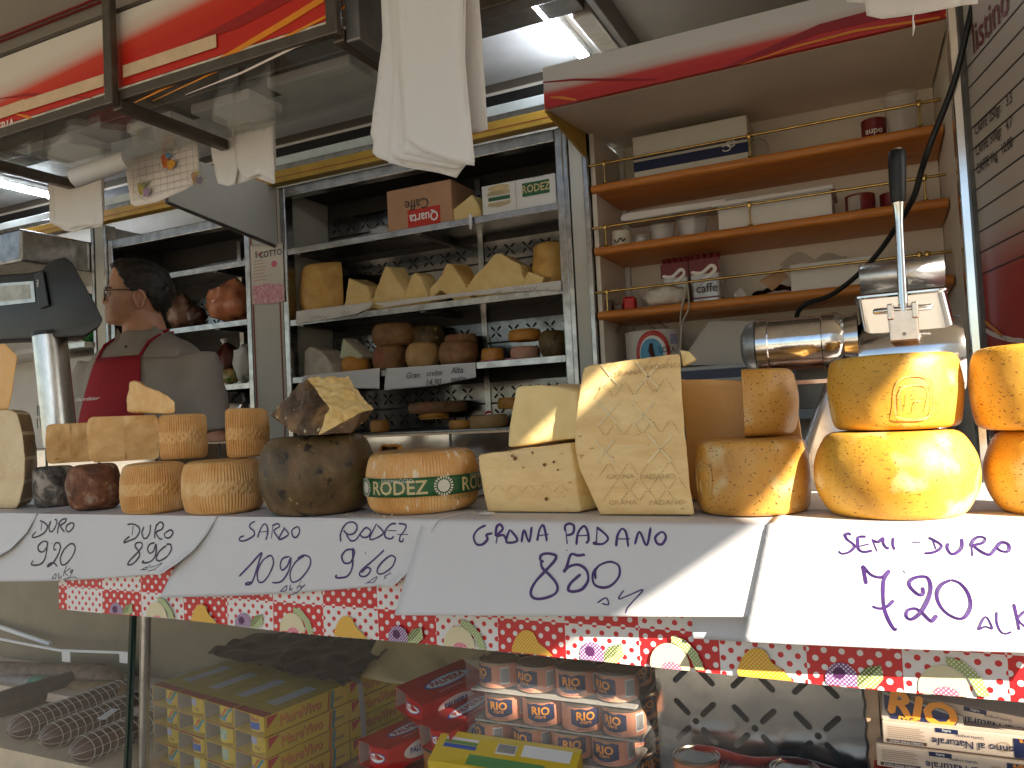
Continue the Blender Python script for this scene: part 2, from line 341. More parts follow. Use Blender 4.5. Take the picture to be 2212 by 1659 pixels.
wooden_shelf('lowest pine shelf with brass rail, holding the red coffee bags', ZS3, .066, [P(1312, 655, y=1.553).x, P(1986, 545, y=1.553).x, P(2003, 543, y=1.553).x])
nic = thing('shelf_niche', 'cream panel niche behind the pine shelves', 'niche', (-.35, 1.88, 1.3))
MB().box(-.886, .203, 1.872, 1.894, 1.2, 2.505).build('back_panel', cream, nic)
MB().box(-.888, -.872, 1.565, 1.870, 1.2, 2.475).build('side_panel', cream, nic)
MB().box(-.870, -.850, 1.850, 1.870, 1.2, 2.49).build('corner_strip', white_lam, nic)
MB().box(-.87, .2, 1.60, 1.868, 1.44, 1.47).build('work_ledge', mat('blue_grey_ledge', (.30, .32, .34), .4, .08), nic)
# ---------------------------------------------------------------- right door panel and its post
ang = R(13.2); dd = V(math.sin(ang), -math.cos(ang), 0); dn = V(-math.cos(ang), -math.sin(ang), 0); H0 = V(.195, .85, 0)
post = thing('door_post', 'bright steel corner post between the pine shelves and the price board', 'post', (.18, .86, .4))
MB().box(.168, .192, .852, .90, .401, 2.858).build('post_profile', chrome, post, bevel=.003)
MB().box(.193, .2035, .845, .90, .401, 2.858).build('seal_strip', dark_steel, post, bevel=.002)
for zz in (1.50, 2.38): MB().tube([(.199, .843, zz), (.199, .843, zz+.07)], .007, 10).build('hinge', dark_steel, post, smooth=50)
pb = thing('price_board', 'grey and red price board with ruled lines and handwritten coffee prices', 'sign', H0+V(0, 0, 1.2))
def board_pt(a, z, off=0): return H0+dd*a+dn*off+V(0, 0, z)
b = MB(); b.prism([board_pt(0, 1.40), board_pt(.43, 1.40), board_pt(.43, 2.857), board_pt(0, 2.857)], -dn*.02)  # top raised to the ceiling to keep stray sun out
t = NT('board_print'); setp(t.b, .35); tc = t.n('TexCoord'); sp = t.n('SeparateXYZ'); t.l(tc.outputs['Object'], sp.inputs[0])
t.l(t.ramp(t.math('DIVIDE', sp.outputs['Z'], 1.0), [(.24, (.40, .018, .012)), (.33, (.36, .03, .022)), (.43, (.44, .38, .33)), (1, (.48, .44, .39))]), t.b.inputs['Base Color'])
b.build('board', t.m, pb, origin=board_pt(0, 1.40), bevel=.002)
MB().obox(board_pt(.004, 2.05, .004), dd*.006, dn*.006, V(0, 0, .68)).build('edge_trim', dark_steel, pb)
ink = mat('black_ink', (.015, .013, .015), .5, .2); thinink = ink
def DP(px, py, off=.0015):                            # picture point on the board
    d = ray(px, py); o = H0+dn*off; tt = (o-CAM).dot(dn)/d.dot(dn); return CAM+d*tt
for k in range(24):
    a = DP(2086+k*1.55, 150+k*45+(k % 3)*.7); zz = a.z
    if zz < 1.70: break
    a0 = (a-H0).dot(dd); MB().obox((board_pt(a0, zz, .001)+board_pt(.42, zz, .001))/2, dd*((.42-a0)/2), dn*.0006, V(0, 0, .0013)).build('ruled_line', ink, pb)
def board_text(s, px, py, size, m=ink, bold=0, wide=1):
    p = DP(px, py); text(s, m, pb, p+dn*.0006, -dd*-1, (0, 0, 1), size, 'handwriting', wide, bold=bold, align='LEFT')
board_text("CAFFE' 250gr.   3.3", 2106, 284, .030, bold=.01, wide=.8); board_text("CAFFE' 500gr   4.7", 2108, 329, .030, bold=.01, wide=.8); board_text("CAFFE 1kg   10.00", 2110, 368, .030, bold=.01, wide=.8)
board_text('listino', 2100, 92, .085, mat('maroon_letters', (.16, .03, .03), .4, .1), bold=.012, wide=.9)
b = MB(); ribbon(b, [DP(2110, 700), DP(2140, 720), DP(2180, 733), DP(2212, 736)], .010, dn); b.build('printed_swoosh', whitepr, pb)
b = MB(); ribbon(b, [DP(2085, 640), DP(2110, 680), DP(2140, 705), DP(2175, 735)], .008, dn); b.build('printed_swoosh', orange, pb)
# ---------------------------------------------------------------- steel display cabinets at the back
slotm = mat('slot_shade_fill', (.008, .008, .008), .8, 0)  # dark plates stand for the shade inside open slots
panel_st = mat('perforated_panel_steel', (.20, .19, .18), .18, .35, 9, .25, 25, metal=1)
def slots(b, x0, x1, z0, z1, y, cell=.080, s=.019):
    nx = int((x1-x0)/cell); nz = max(1, int((z1-z0)/cell))
    for i in range(nx):
        for j in range(nz):
            cx, cz = x0+cell*(i+.5), z0+cell*(j+.5)
            for sx in (-1, 1):
                for sz in (-1, 1):
                    d = V(sx, 0, sz).normalized(); c = V(cx, y, cz)+d*s*1.05; q = V(-d.z, 0, d.x)
                    b.obox(c, d*s*.55, q*.0036, V(0, .0008, 0))
            b.obox(V(cx, y, cz), V(.003, 0, 0), V(0, .0008, 0), V(0, 0, .003))
def cabinet(label, xl, xr, ztop, zs, zbot, inner, name='display_cabinet'):
    t = thing(name, label, 'cabinet', ((xl+xr)/2, 1.7, zbot)); yb = 1.86
    MB().box(xl, xl+.03, 1.55, 1.60, zbot, ztop).build('frame_post', alum, t, bevel=.004); MB().box(xr-.03, xr, 1.55, 1.60, zbot, ztop).build('frame_post', alum, t, bevel=.004)
    MB().box(xl+.031, xr-.031, 1.552, 1.60, ztop-.045, ztop).build('frame_header', alum, t, bevel=.004)
    MB().box(xl+.001, xl+.012, 1.601, yb, zbot, ztop).build('side_panel', inner, t); MB().box(xr-.012, xr-.001, 1.601, yb, zbot, ztop).build('side_panel', inner, t)
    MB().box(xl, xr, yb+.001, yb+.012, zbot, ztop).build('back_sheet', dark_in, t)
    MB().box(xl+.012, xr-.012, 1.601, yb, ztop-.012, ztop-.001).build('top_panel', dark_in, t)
    lv = sorted(zs)
    for z in zs:
        MB().box(xl+.031, xr-.031, 1.556, yb-.02, z-.004, z).build('shelf', steel, t); MB().box(xl+.031, xr-.031, 1.5545, 1.560, z-.024, z+.001).build('shelf_edge', alum, t, bevel=.001)
        for fx in (.02, .62): MB().box(xl+.05+fx, xl+.075+fx, 1.562, yb-.02, z-.03, z-.005).build('shelf_bracket', dark_steel, t)
    s = MB()
    for z in lv:
        top = min([q for q in lv if q > z]+[ztop-.03])
        for (a, c) in ((z+.01, z+.093), (z+.101, z+.184), (z+.192, z+.275)):
            if c > top-.02: continue
            xm = xl+(xr-xl)*.62
            MB().box(xl+.02, xm-.006, yb-.014, yb-.010, a, c).build('perforated_panel', panel_st, t); MB().box(xm+.006, xr-.02, yb-.014, yb-.010, a, c).build('perforated_panel', panel_st, t)
            slots(s, xl+.03, xm-.01, a, c, yb-.0152); slots(s, xm+.01, xr-.025, a, c, yb-.0152)
    xm = xl+(xr-xl)*.62; MB().box(xm-.012, xm+.012, yb-.022, yb-.015, zbot, ztop-.03).build('back_post', alum, t)
    tag(s.build('slots', slotm, t, weld=False), kind='stuff'); return t
ZA, ZB, ZC, ZD = 2.247, 1.943, 1.70, 1.452
cabinet('tall open steel cabinet full of cheese with white paper strips on its shelves', -2.285, -.985, 2.515, [ZA, ZB, ZC, ZD], 1.2, greyp)
ZL = [2.232, 1.972, 1.694, 1.462]
cabinet('open steel cabinet with cured meats behind the salesman', -3.36, -2.462, 2.44, ZL, 1.2, dark_steel)
cor = thing('yellow_cornice', 'mustard yellow cornice strip with a red line along the cabinet tops', 'cornice', (-2.2, 1.5, 2.52))
MB().box(-4.6, -.895, 1.50, 1.548, 2.518, 2.57).build('strip', yellowp, cor, bevel=.003); MB().box(-4.6, -.896, 1.4985, 1.4995, 2.538, 2.5405).build('red_line', red_line, cor)
MB().box(-4.6, -.895, 1.515, 1.60, 2.572, 2.598).build('back_rail', alum, cor, bevel=.003)
MB().box(-4.6, -.9, 1.53, 1.545, 2.60, 2.64).build('steel_bar', mat('pale_steel_bar', (.55, .6, .6), .35, .1), cor, bevel=.004)
wp = thing('partition_panel', 'grey green partition panel with the paper poster between the two steel cabinets', 'panel', (-2.37, 1.57, 1.2))
MB().box(-2.460, -2.287, 1.552, 1.86, 1.2, 2.517).build('panel_face', greyp, wp); MB().box(-2.455, -2.449, 1.5495, 1.5515, 1.2, 2.5).build('seam', red_line, wp); MB().box(-2.305, -2.300, 1.5495, 1.5515, 1.2, 2.5).build('seam', red_line, wp)
b = MB(); b.prism([(-2.30, .986, 2.333), (-2.30, 1.0, 2.40), (-2.30, 1.1, 2.52), (-2.30, 1.548, 2.525), (-2.30, 1.548, 2.27)], (-.02, 0, 0)); b.build('wing_panel', greyp, wp)
b = MB(); b.tube([(-2.31, .98, 2.40), (-2.31, .983, 2.333), (-2.31, 1.54, 2.266)], .008, 8); b.build('wing_trim', dark_steel, wp)
for (x0, x1, lab) in ((-.984, -.892, 'grey and steel pillar between the cheese cabinet and the pine shelves'), (-3.475, -3.362, 'grey pillar with steel edges behind the shop scale')):
    t = thing('pillar', lab, 'pillar', ((x0+x1)/2, 1.56, 1.2)); MB().box(x0+.022, x1-.022, 1.552, 1.86, 1.2, 2.515).build('panel_face', greyp, t)
    MB().box(x0, x0+.018, 1.545, 1.60, 1.2, 2.515).build('steel_edge', alum, t, bevel=.003); MB().box(x1-.018, x1, 1.54, 1.60, 1.2, 2.515).build('steel_edge', alum, t, bevel=.003)
# left end of the van behind the scale
le = thing('side_counter', 'white tiled side counter with steel shelf and hood behind the scale', 'counter', (-3.95, 1.6, .4))
MB().box(-4.9, -3.48, 1.80, 1.86, .401, 2.05).build('wall_board', white_lam, le); MB().box(-4.9, -3.48, 1.35, 1.79, 1.30, 1.34).build('worktop', white_lam, le, bevel=.003)
MB().box(-4.9, -3.48, 1.50, 1.798, 1.93, 1.955).build('steel_shelf', steel, le); MB().box(-4.9, -3.48, 1.20, 1.80, 2.30, 2.45).build('hood', alum, le, bevel=.01); MB().box(-4.0, -3.55, 1.62, 1.79, 1.72, 1.90).build('meter_box', greyp, le, bevel=.006)
MB().box(-4.9, -3.48, 1.55, 1.56, 2.14, 2.17).build('rail', alum, le)
# ---------------------------------------------------------------- glass shelf with red sign over the counter
ca = thing('glass_canopy', 'glass shelf on brown brackets with red and white sign above the counter', 'canopy', (-1.9, .13, 2.14))
GZ = 2.15
MB().box(-3.2, -.79, .005, .262, GZ, GZ+.008).build('glass_pane', glassm, ca)
MB().box(-3.2, -.79, -.012, .004, GZ-.008, GZ+.012).build('front_rail', brown_bar, ca, bevel=.002); MB().box(-3.2, -.79, -.004, .002, GZ+.0125, GZ+.020).build('seal_strip', mat('pale_seal', (.55, .5, .4), .5, .3, 60), ca)
MB().box(-3.2, -.775, -.003, .003, GZ+.022, 2.318).build('sign_board', grad_sign('canopy_sign_print', .09, .088, .075), ca, origin=(-1.32, 0, GZ+.022))
MB().box(-3.2, -.775, -.006, .006, 2.319, 2.326).build('top_rail', brown_bar, ca)
for x in (-2.36, -1.823, -1.305, -.775):
    MB().box(x-.011, x+.011, -.03, -.013, GZ-.02, 2.36).build('upright', brown_bar, ca, bevel=.003); MB().box(x-.011, x+.011, -.012, .266, GZ-.026, GZ-.003).build('bracket_arm', brown_bar, ca, bevel=.003)
MB().box(-.762, -.735, -.01, .20, GZ-.03, 2.6).build('end_box', dark_steel, ca, bevel=.004)
ys = -.0045
band('printed_swoosh', [(290, 222, 2), (400, 170, 8), (500, 115, 12), (620, 45, 16), (700, -5, 16)], orange, ca, ys); band('printed_swoosh', [(330, 218, 1), (480, 148, 5), (620, 78, 6), (745, 15, 7)], orange, ca, ys-.0003)
band('printed_swoosh', [(400, 205, 1), (520, 158, 5), (640, 100, 6), (760, 55, 8)], whitepr, ca, ys-.0005); band('printed_swoosh', [(0, 213, 2), (60, 204, 6), (130, 206, 5), (200, 212, 2)], dkred, ca, ys)
band('printed_swoosh', [(330, 130, 2), (430, 85, 10), (520, 45, 26), (640, -20, 30)], dkred, ca, ys+.0004)
band('printed_swoosh', [(0, 285, 5), (60, 268, 6), (130, 250, 4)], whitepr, ca, ys-.0005); band('printed_swoosh', [(30, 245, 1), (60, 253, 7), (85, 262, 2)], orange, ca, ys-.0003)
text('ERIA', whitepr, ca, P(12, 273, y=ys-.001), (1, 0, 0), (0, 0, 1), .03, 'sign_lettering', bold=.02)
tapem = mat('masking_tape', (.60, .43, .26), .7, .1, 30, .15, 200)
for (a, c) in (((266, 155), (467, 88)), ((50, 229), (224, 173)), ((-20, 252), (53, 226))):
    A, B = P(*a, y=-.0062), P(*c, y=-.0062); d = (B-A).normalized(); q = V(0, 1, 0).cross(d); b = MB(); b.obox((A+B)/2, d*((B-A).length/2), q*.012, V(0, .0004, 0)); b.build('tape_strip', tapem, ca)
# ================================================================ counter, cloth, price papers
CZ = 1.342
co = thing('counter', 'long white counter slab that carries the row of cheeses', 'counter', (-1.1, .2, 1.30))
MB().box(-2.7, .62, .002, .40, 1.305, CZ).build('slab', white_lam, co, bevel=.004); MB().box(-.47, .62, .402, .66, 1.305, CZ).build('slab', white_lam, co, bevel=.004)
MB().box(-2.7, -.50, .404, .43, 1.20, 1.47).build('back_rim', chrome, co, bevel=.006)
for k in range(10): MB().box(-2.6+k*.22, -2.596+k*.22, .4015, .4035, 1.36, 1.465).build('rim_seam', dark_steel, co)
MB().box(-2.7, .62, .43, .70, 1.16, 1.20).build('work_surface', steel, co)
# red and white patchwork oilcloth
CX0 = P(1744, 1440, y=-.004).x; CS = .107; CB0, CB1 = 1.156, 1.149; CZB = 1.2015
def cb(x): return CB0+(CB1-CB0)*(x+1.52)/1.62+.0012*math.sin(x*9)
t = NT('patchwork_oilcloth'); setp(t.b, .35, coat=.15); tc = t.n('TexCoord'); sp = t.n('SeparateXYZ'); t.l(tc.outputs['Object'], sp.inputs[0]); X, Zc = sp.outputs['X'], sp.outputs['Z']
par = t.math('MODULO', t.math('ADD', t.math('ADD', t.math('FLOOR', t.math('DIVIDE', X, CS)), t.math('FLOOR', t.math('DIVIDE', Zc, CS))), 100), 2)
pz = .0205; fa = t.math('SUBTRACT', t.math('FRACT', t.math('DIVIDE', t.math('ADD', X, Zc), pz)), .5); fb = t.math('SUBTRACT', t.math('FRACT', t.math('DIVIDE', t.math('SUBTRACT', X, Zc), pz)), .5)
dot = t.math('LESS_THAN', t.math('ADD', t.math('MULTIPLY', fa, fa), t.math('MULTIPLY', fb, fb)), .062)
xor = t.math('ABSOLUTE', t.math('SUBTRACT', t.math('GREATER_THAN', par, .5), dot))
t.l(t.mix(xor, (.78, .74, .70), (.60, .018, .022)), t.b.inputs['Base Color']); t.bump(t.noise(45, 3, .5), .25); clothm = t.m
cl = thing('tablecloth', 'red and white patchwork oilcloth with polka dots and fruit hanging from the counter', 'tablecloth', (CX0, 0, CZB))
b = MB(); xs0, xs1 = -1.525, .56
def clf(u, v):
    x = xs0+(xs1-xs0)*u; zb = cb(x)
    if v < .12: return V(x, .03-.034*v/.12, CZ+.0006)
    k = (v-.12)/.88; return V(x, -.004-.0022*k*(1+math.sin(x*14+k*2)), (CZ+.0006)*(1-k)+zb*k)
b.grid(clf, 120, 10); b.build('cloth_sheet', clothm, cl, smooth=60, origin=(CX0, 0, CZB))
def dots_mat(name, col, dcol, p=.0052, th=.09):
    t = NT(name); setp(t.b, .4); tc = t.n('TexCoord'); sp = t.n('SeparateXYZ'); t.l(tc.outputs['Object'], sp.inputs[0]); a = t.math('SUBTRACT', t.math('FRACT', t.math('DIVIDE', t.math('ADD', sp.outputs['X'], sp.outputs['Z']), p)), .5); c = t.math('SUBTRACT', t.math('FRACT', t.math('DIVIDE', t.math('SUBTRACT', sp.outputs['X'], sp.outputs['Z']), p)), .5)
    t.l(t.mix(t.math('LESS_THAN', t.math('ADD', t.math('MULTIPLY', a, a), t.math('MULTIPLY', c, c)), th), col, dcol), t.b.inputs['Base Color']); return t.m
fy = dots_mat('pear_print', (.72, .36, .02), (.85, .62, .2)); fp = dots_mat('plum_print', (.22, .08, .25), (.75, .7, .7)); fg = dots_mat('leaf_print', (.30, .38, .12), (.75, .75, .55)); fgd = dots_mat('dark_leaf_print', (.11, .14, .02), (.6, .62, .4))
fm = dots_mat('melon_print', (.72, .62, .38), (.76, .68, .48), th=.04); fk = dots_mat('seed_print', (.72, .12, .2), (.85, .6, .6)); fpd = mat('plum_dark_print', (.09, .02, .09), .4, .05)
def fruit_poly(name, pts, m, cx, zb, yoff, cut=True):
    b = MB(); b.add([V(cx+px_, -.0088-yoff, max(zb+pz_, cb(cx+px_)+.0015) if cut else zb+pz_) for px_, pz_ in pts], [tuple(range(len(pts)))]); return b.build(name, m, cl, weld=False)
def ell(cx, cz, rx, rz, n=22, a0=0, a1=2*math.pi): return [(cx+rx*math.cos(a0+(a1-a0)*i/n), cz+rz*math.sin(a0+(a1-a0)*i/n)) for i in range(n)]
def fruit(kind, col, zb, yo=0):
    cx = CX0+CS*(col+.5)
    if kind == 0:
        fruit_poly('printed_melon', ell(-.012, -.004, .027, .030), fm, cx, zb, .0002+yo); fruit_poly('printed_melon_seeds', ell(-.010, -.010, .014, .012), fk, cx, zb, .0005+yo)
        fruit_poly('printed_melon_rind', [(-.008, .036), (.01, .032), (.026, .016), (.034, -.006), (.022, -.006), (.014, .012), (0, .024), (-.008, .027)], fg, cx, zb, .0004+yo)
    elif kind == 1: fruit_poly('printed_pear', smooth_ring([(-.030, -.010), (-.026, .012), (-.012, .027), (.004, .026), (.012, .012), (.028, .000), (.034, -.014), (0, -.03)]), fy, cx, zb, .0003+yo)
    else:
        fruit_poly('printed_plum', ell(-.014, -.002, .019, .021), fp, cx, zb, .0002+yo); fruit_poly('printed_plum_eye', ell(-.017, .006, .007, .007, 14), fpd, cx, zb, .0006+yo)
        fruit_poly('printed_leaf', [(.003, -.016), (.003, .004), (.014, .016), (.030, .020), (.018, .004)], fgd, cx, zb, .0003+yo); fruit_poly('printed_leaf', [(.003, -.016), (.018, .004), (.030, .020), (.032, .004), (.022, -.012)], fg, cx, zb, .0004+yo)
def smooth_ring(p, k=4):
    n = len(p); out = []
    for i in range(n):
        a, b_, c_, d = [Vector((*p[(i+j-1) % n], 0)) for j in range(4)]
        for j in range(k):
            s = j/k; q = .5*((2*b_)+(c_-a)*s+(2*a-5*b_+4*c_-d)*s*s+(3*b_-a-3*c_+d)*s**3); out.append((q.x, q.y))
    return out
for col in range(-12, 4): fruit((-(col-2)) % 3 if False else {0: 2, 1: 0, 2: 1}[col % 3], col, CZB-.042)
# price papers
paperm = mat('white_paper', (.64, .63, .63), .55, .03, 4, .22, 260); papert = mat('paper_edge', (.7, .69, .68), .6, .03)  # papert is a plain lighter paper white
violet = mat('violet_marker', (.055, .018, .13), .45, .35, 120); blackm = mat('black_marker', (.03, .018, .045), .45, .25, 120)
def poly_at(pl, v):
    d = [0]
    for a, c in zip(pl, pl[1:]): d.append(d[-1]+math.hypot(c[0]-a[0], c[1]-a[1]))
    s = v*d[-1]
    for i in range(len(pl)-1):
        if s <= d[i+1]+1e-9:
            k = (s-d[i])/max(1e-9, d[i+1]-d[i]); return (pl[i][0]+(pl[i+1][0]-pl[i][0])*k, pl[i][1]+(pl[i+1][1]-pl[i][1])*k)
    return pl[-1]
def PT(px, py, yp, k):                                # picture point on a paper that stands off by slope k
    d = ray(px, py); zt = CZ+.002; t_ = (yp-k*(zt-CAM.z)-CAM.y)/(d.y-k*d.z); return CAM+d*t_
def sheet(label, Lc, Rc, yp, sag=0, curl=0, back=.13, lay=0, k_=0):
    o = P(*Rc[0], y=yp); t = thing('price_paper', label, 'paper', (P(*Lc[0], y=yp).x*.5+o.x*.5, yp, 1.2)); b = MB()
    zt = CZ+.0015+lay*.0007
    def f(u, v):
        a, c = poly_at(Lc, max(0, (v-.25)/.75)), poly_at(Rc, max(0, (v-.25)/.75)); px, py = a[0]+(c[0]-a[0])*u, a[1]+(c[1]-a[1])*u+sag*math.sin(math.pi*u)*max(0, (v-.25)/.75)
        p = PT(px, py, yp, k_)
        if v <= .25: k = v/.25; p0 = P(a[0]+(c[0]-a[0])*u, a[1]+(c[1]-a[1])*u, y=yp); return V(p0.x, back*(1-k)+(yp+.003)*k, zt)
        w_ = (v-.25)/.75; p.z = min(p.z, zt-.003)
        p.y -= curl*max(0, u-.90)**2*w_*60; return p
    b.grid(f, 40, 28); b.build('paper_sheet', paperm, t, smooth=50, solid=.0004); return t
S0 = sheet('plain white paper overlapping the DURO 9.20 price paper at its end', [(-150, 1113), (-150, 1250)], [(77, 1116), (62, 1150), (32, 1185), (0, 1205), (-40, 1214)], -.0145, 0, .03, lay=4, k_=.11)
S1 = sheet('white paper with two handwritten DURO prices 9.20 and 8.90', [(40, 1113), (-80, 1256)], [(467, 1119), (452, 1150), (428, 1185), (396, 1214), (362, 1238)], -.0125, 7, .03, lay=3, k_=.10)
S2 = sheet('white paper with handwritten prices 10.90 and 9.60', [(430, 1119), (345, 1291)], [(948, 1116), (936, 1150), (916, 1195), (890, 1235), (862, 1262)], -.0105, 6, .03, lay=2, k_=.08)
S3 = sheet('white paper with large handwritten price 8.50', [(915, 1117), (852, 1329)], [(1672, 1130), (1628, 1333)], -.0085, 0, 0, lay=1, k_=.385)
S5 = sheet('blank white paper peeping out between the 8.50 and 7.20 papers', [(1510, 1129), (1494, 1379)], [(1720, 1132), (1690, 1392)], -.0068, 0, 0, lay=0, k_=.08)
S4 = sheet('sunlit white paper with large handwritten price 7.20', [(1657, 1131), (1604, 1386)], [(2420, 1139), (2420, 1414)], -.0125, 4, 0, lay=3, k_=.40)
def write(par, org, strokes, yp, m, wpx, k_=0):
    ox, oy, s = org; par = par.children[0]
    for st in strokes:
        wd = wpx
        if isinstance(st[0], (int, float)): wd = st[0]; st = st[1:]
        pts = [PT((ox+a/s)*.54004, (oy+c/s)*.54004, yp, k_) for a, c in st]
        b = MB(); ribbon(b, pts, 1.12*wd/s*.54004/FPX*((pts[0]-CAM).dot(FW)), k=5); b.build('pen_stroke', m, par, weld=False)
Z1, Z2, Z3, Z4 = (80, 2060, 3.16), (900, 2060, 2.765), (1860, 2060, 2.458), (3300, 2100, 2.779)
write(S1, Z1, [[(250, 70), (310, 100), (345, 150), (310, 220), (240, 265), (170, 285), (155, 265), (200, 210)], [(275, 95), (262, 190)], [(390, 75), (365, 140), (375, 205), (410, 205), (445, 150), (465, 95), (455, 60), (435, 62)], [(500, 110), (480, 170), (470, 235)], [(480, 120), (530, 60), (580, 50), (570, 90), (510, 140), (560, 215)], [(650, 95), (595, 130), (580, 180), (610, 215), (660, 175), (680, 120), (650, 95)],
    [(345, 340), (290, 335), (230, 390), (235, 450), (290, 465), (340, 400), (345, 345), (335, 450), (310, 560), (250, 625), (145, 630), (165, 575)], [8, (400, 345), (405, 372)], [(425, 410), (440, 365), (480, 350), (510, 400), (480, 500), (420, 600), (350, 655), (360, 625), (420, 605), (470, 650)], [(425, 410), (430, 440), (455, 435)], [(640, 360), (560, 430), (510, 540), (520, 620), (570, 625), (650, 540), (695, 430), (670, 365), (620, 370)],
    [9, (400, 805), (450, 740), (448, 800), (405, 800)], [9, (490, 730), (485, 790), (505, 800), (525, 770)], [9, (590, 640), (560, 710), (545, 775)], [9, (640, 670), (565, 725), (610, 770)], [8, (665, 690), (630, 715), (640, 730), (670, 690), (630, 780), (580, 825), (555, 815), (600, 795), (690, 785), (725, 805)],
    [(1355, 120), (1430, 115), (1495, 150), (1510, 210), (1460, 290), (1380, 325), (1315, 350), (1330, 315), (1385, 270)], [(1430, 135), (1415, 255)], [(1565, 150), (1540, 220), (1560, 290), (1600, 290), (1640, 220), (1645, 120)], [(1730, 110), (1705, 200), (1700, 295)], [(1720, 140), (1770, 90), (1810, 120), (1790, 180), (1720, 220), (1760, 300), (1800, 300)], [(1880, 195), (1825, 240), (1840, 285), (1890, 285), (1930, 230), (1910, 190), (1870, 200)],
    [(1450, 400), (1470, 355), (1530, 350), (1540, 400), (1480, 480), (1400, 560), (1360, 625), (1420, 620), (1490, 550), (1510, 480), (1450, 400)], [8, (1600, 350), (1605, 375)], [(1700, 350), (1640, 370), (1610, 430), (1640, 485), (1690, 450), (1715, 370), (1720, 460), (1690, 550), (1620, 600), (1545, 600), (1565, 575)], [(1850, 385), (1760, 460), (1720, 550), (1760, 580), (1850, 530), (1910, 440), (1900, 375), (1850, 370)],
    [8, (1520, 700), (1610, 655), (1590, 690), (1525, 690)], [8, (1640, 625), (1640, 660), (1720, 640), (1795, 605), (1710, 680), (1610, 712)], [8, (1680, 690), (1725, 705)]], -.0134, blackm, 19, .10)
write(S2, Z2, [[(330, 70), (280, 100), (275, 140), (320, 180), (315, 230), (230, 280), (165, 285), (165, 250), (210, 230)], [(360, 250), (385, 170), (430, 100), (465, 130), (470, 200), (450, 275)], [(370, 190), (480, 180)], [(530, 120), (510, 260)], [(520, 120), (580, 95), (600, 130), (540, 175), (600, 270)], [(660, 135), (595, 270), (700, 215), (645, 140)], [(800, 125), (740, 170), (750, 235), (790, 245), (825, 180), (805, 125)],
    [(1300, 150), (1275, 220), (1280, 295)], [(1270, 230), (1300, 150), (1350, 90), (1420, 80), (1460, 130), (1430, 200), (1360, 215), (1310, 170)], [(1340, 215), (1390, 285), (1450, 270), (1500, 200), (1560, 140), (1610, 180), (1580, 240), (1520, 245), (1490, 210)], [(1675, 95), (1600, 270), (1750, 205), (1680, 110)], [(1890, 95), (1830, 105), (1775, 170), (1770, 240), (1830, 265), (1865, 235)], [(1790, 170), (1895, 175)], [(1920, 95), (2000, 110), (1985, 170), (1940, 230), (1930, 285), (1960, 295), (1975, 260)], [(1905, 215), (2025, 215)],
    [19, (155, 680), (270, 560), (400, 420), (380, 500), (300, 740), (230, 770), (240, 750), (295, 745)], [(500, 450), (420, 500), (360, 620), (365, 730), (420, 740), (490, 650), (535, 530), (510, 450), (460, 460)], [8, (588, 450), (590, 470)], [(710, 460), (640, 480), (610, 550), (630, 610), (690, 560), (725, 470), (710, 600), (640, 720), (570, 750), (520, 745)], [(880, 450), (780, 520), (720, 640), (740, 740), (830, 710), (930, 580), (940, 480), (870, 445), (800, 480)],
    [10, (605, 850), (680, 780), (670, 835), (615, 845)], [10, (725, 770), (715, 830), (750, 810)], [9, (845, 720), (790, 830)], [9, (790, 800), (840, 780), (835, 810), (885, 770), (790, 860), (710, 885)], [8, (760, 855), (810, 875)],
    [20, (1420, 380), (1340, 390), (1290, 460), (1320, 530), (1390, 520), (1430, 420), (1410, 380), (1410, 560), (1360, 670), (1280, 695), (1225, 690), (1235, 660)], [10, (1555, 410), (1550, 435)], [(1760, 385), (1640, 500), (1510, 610), (1490, 670), (1560, 675), (1610, 610), (1570, 580), (1510, 640)], [(1890, 480), (1830, 450), (1720, 540), (1680, 630), (1740, 650), (1850, 570), (1885, 480)],
    [8, (1550, 765), (1680, 680), (1640, 745), (1570, 745)], [8, (1830, 620), (1750, 720)], [8, (1855, 640), (1760, 680), (1810, 715)], [8, (1870, 665), (1820, 690), (1860, 695), (1800, 760), (1740, 760), (1790, 735), (1900, 720), (1940, 760)]], -.0114, violet, 17, .08)
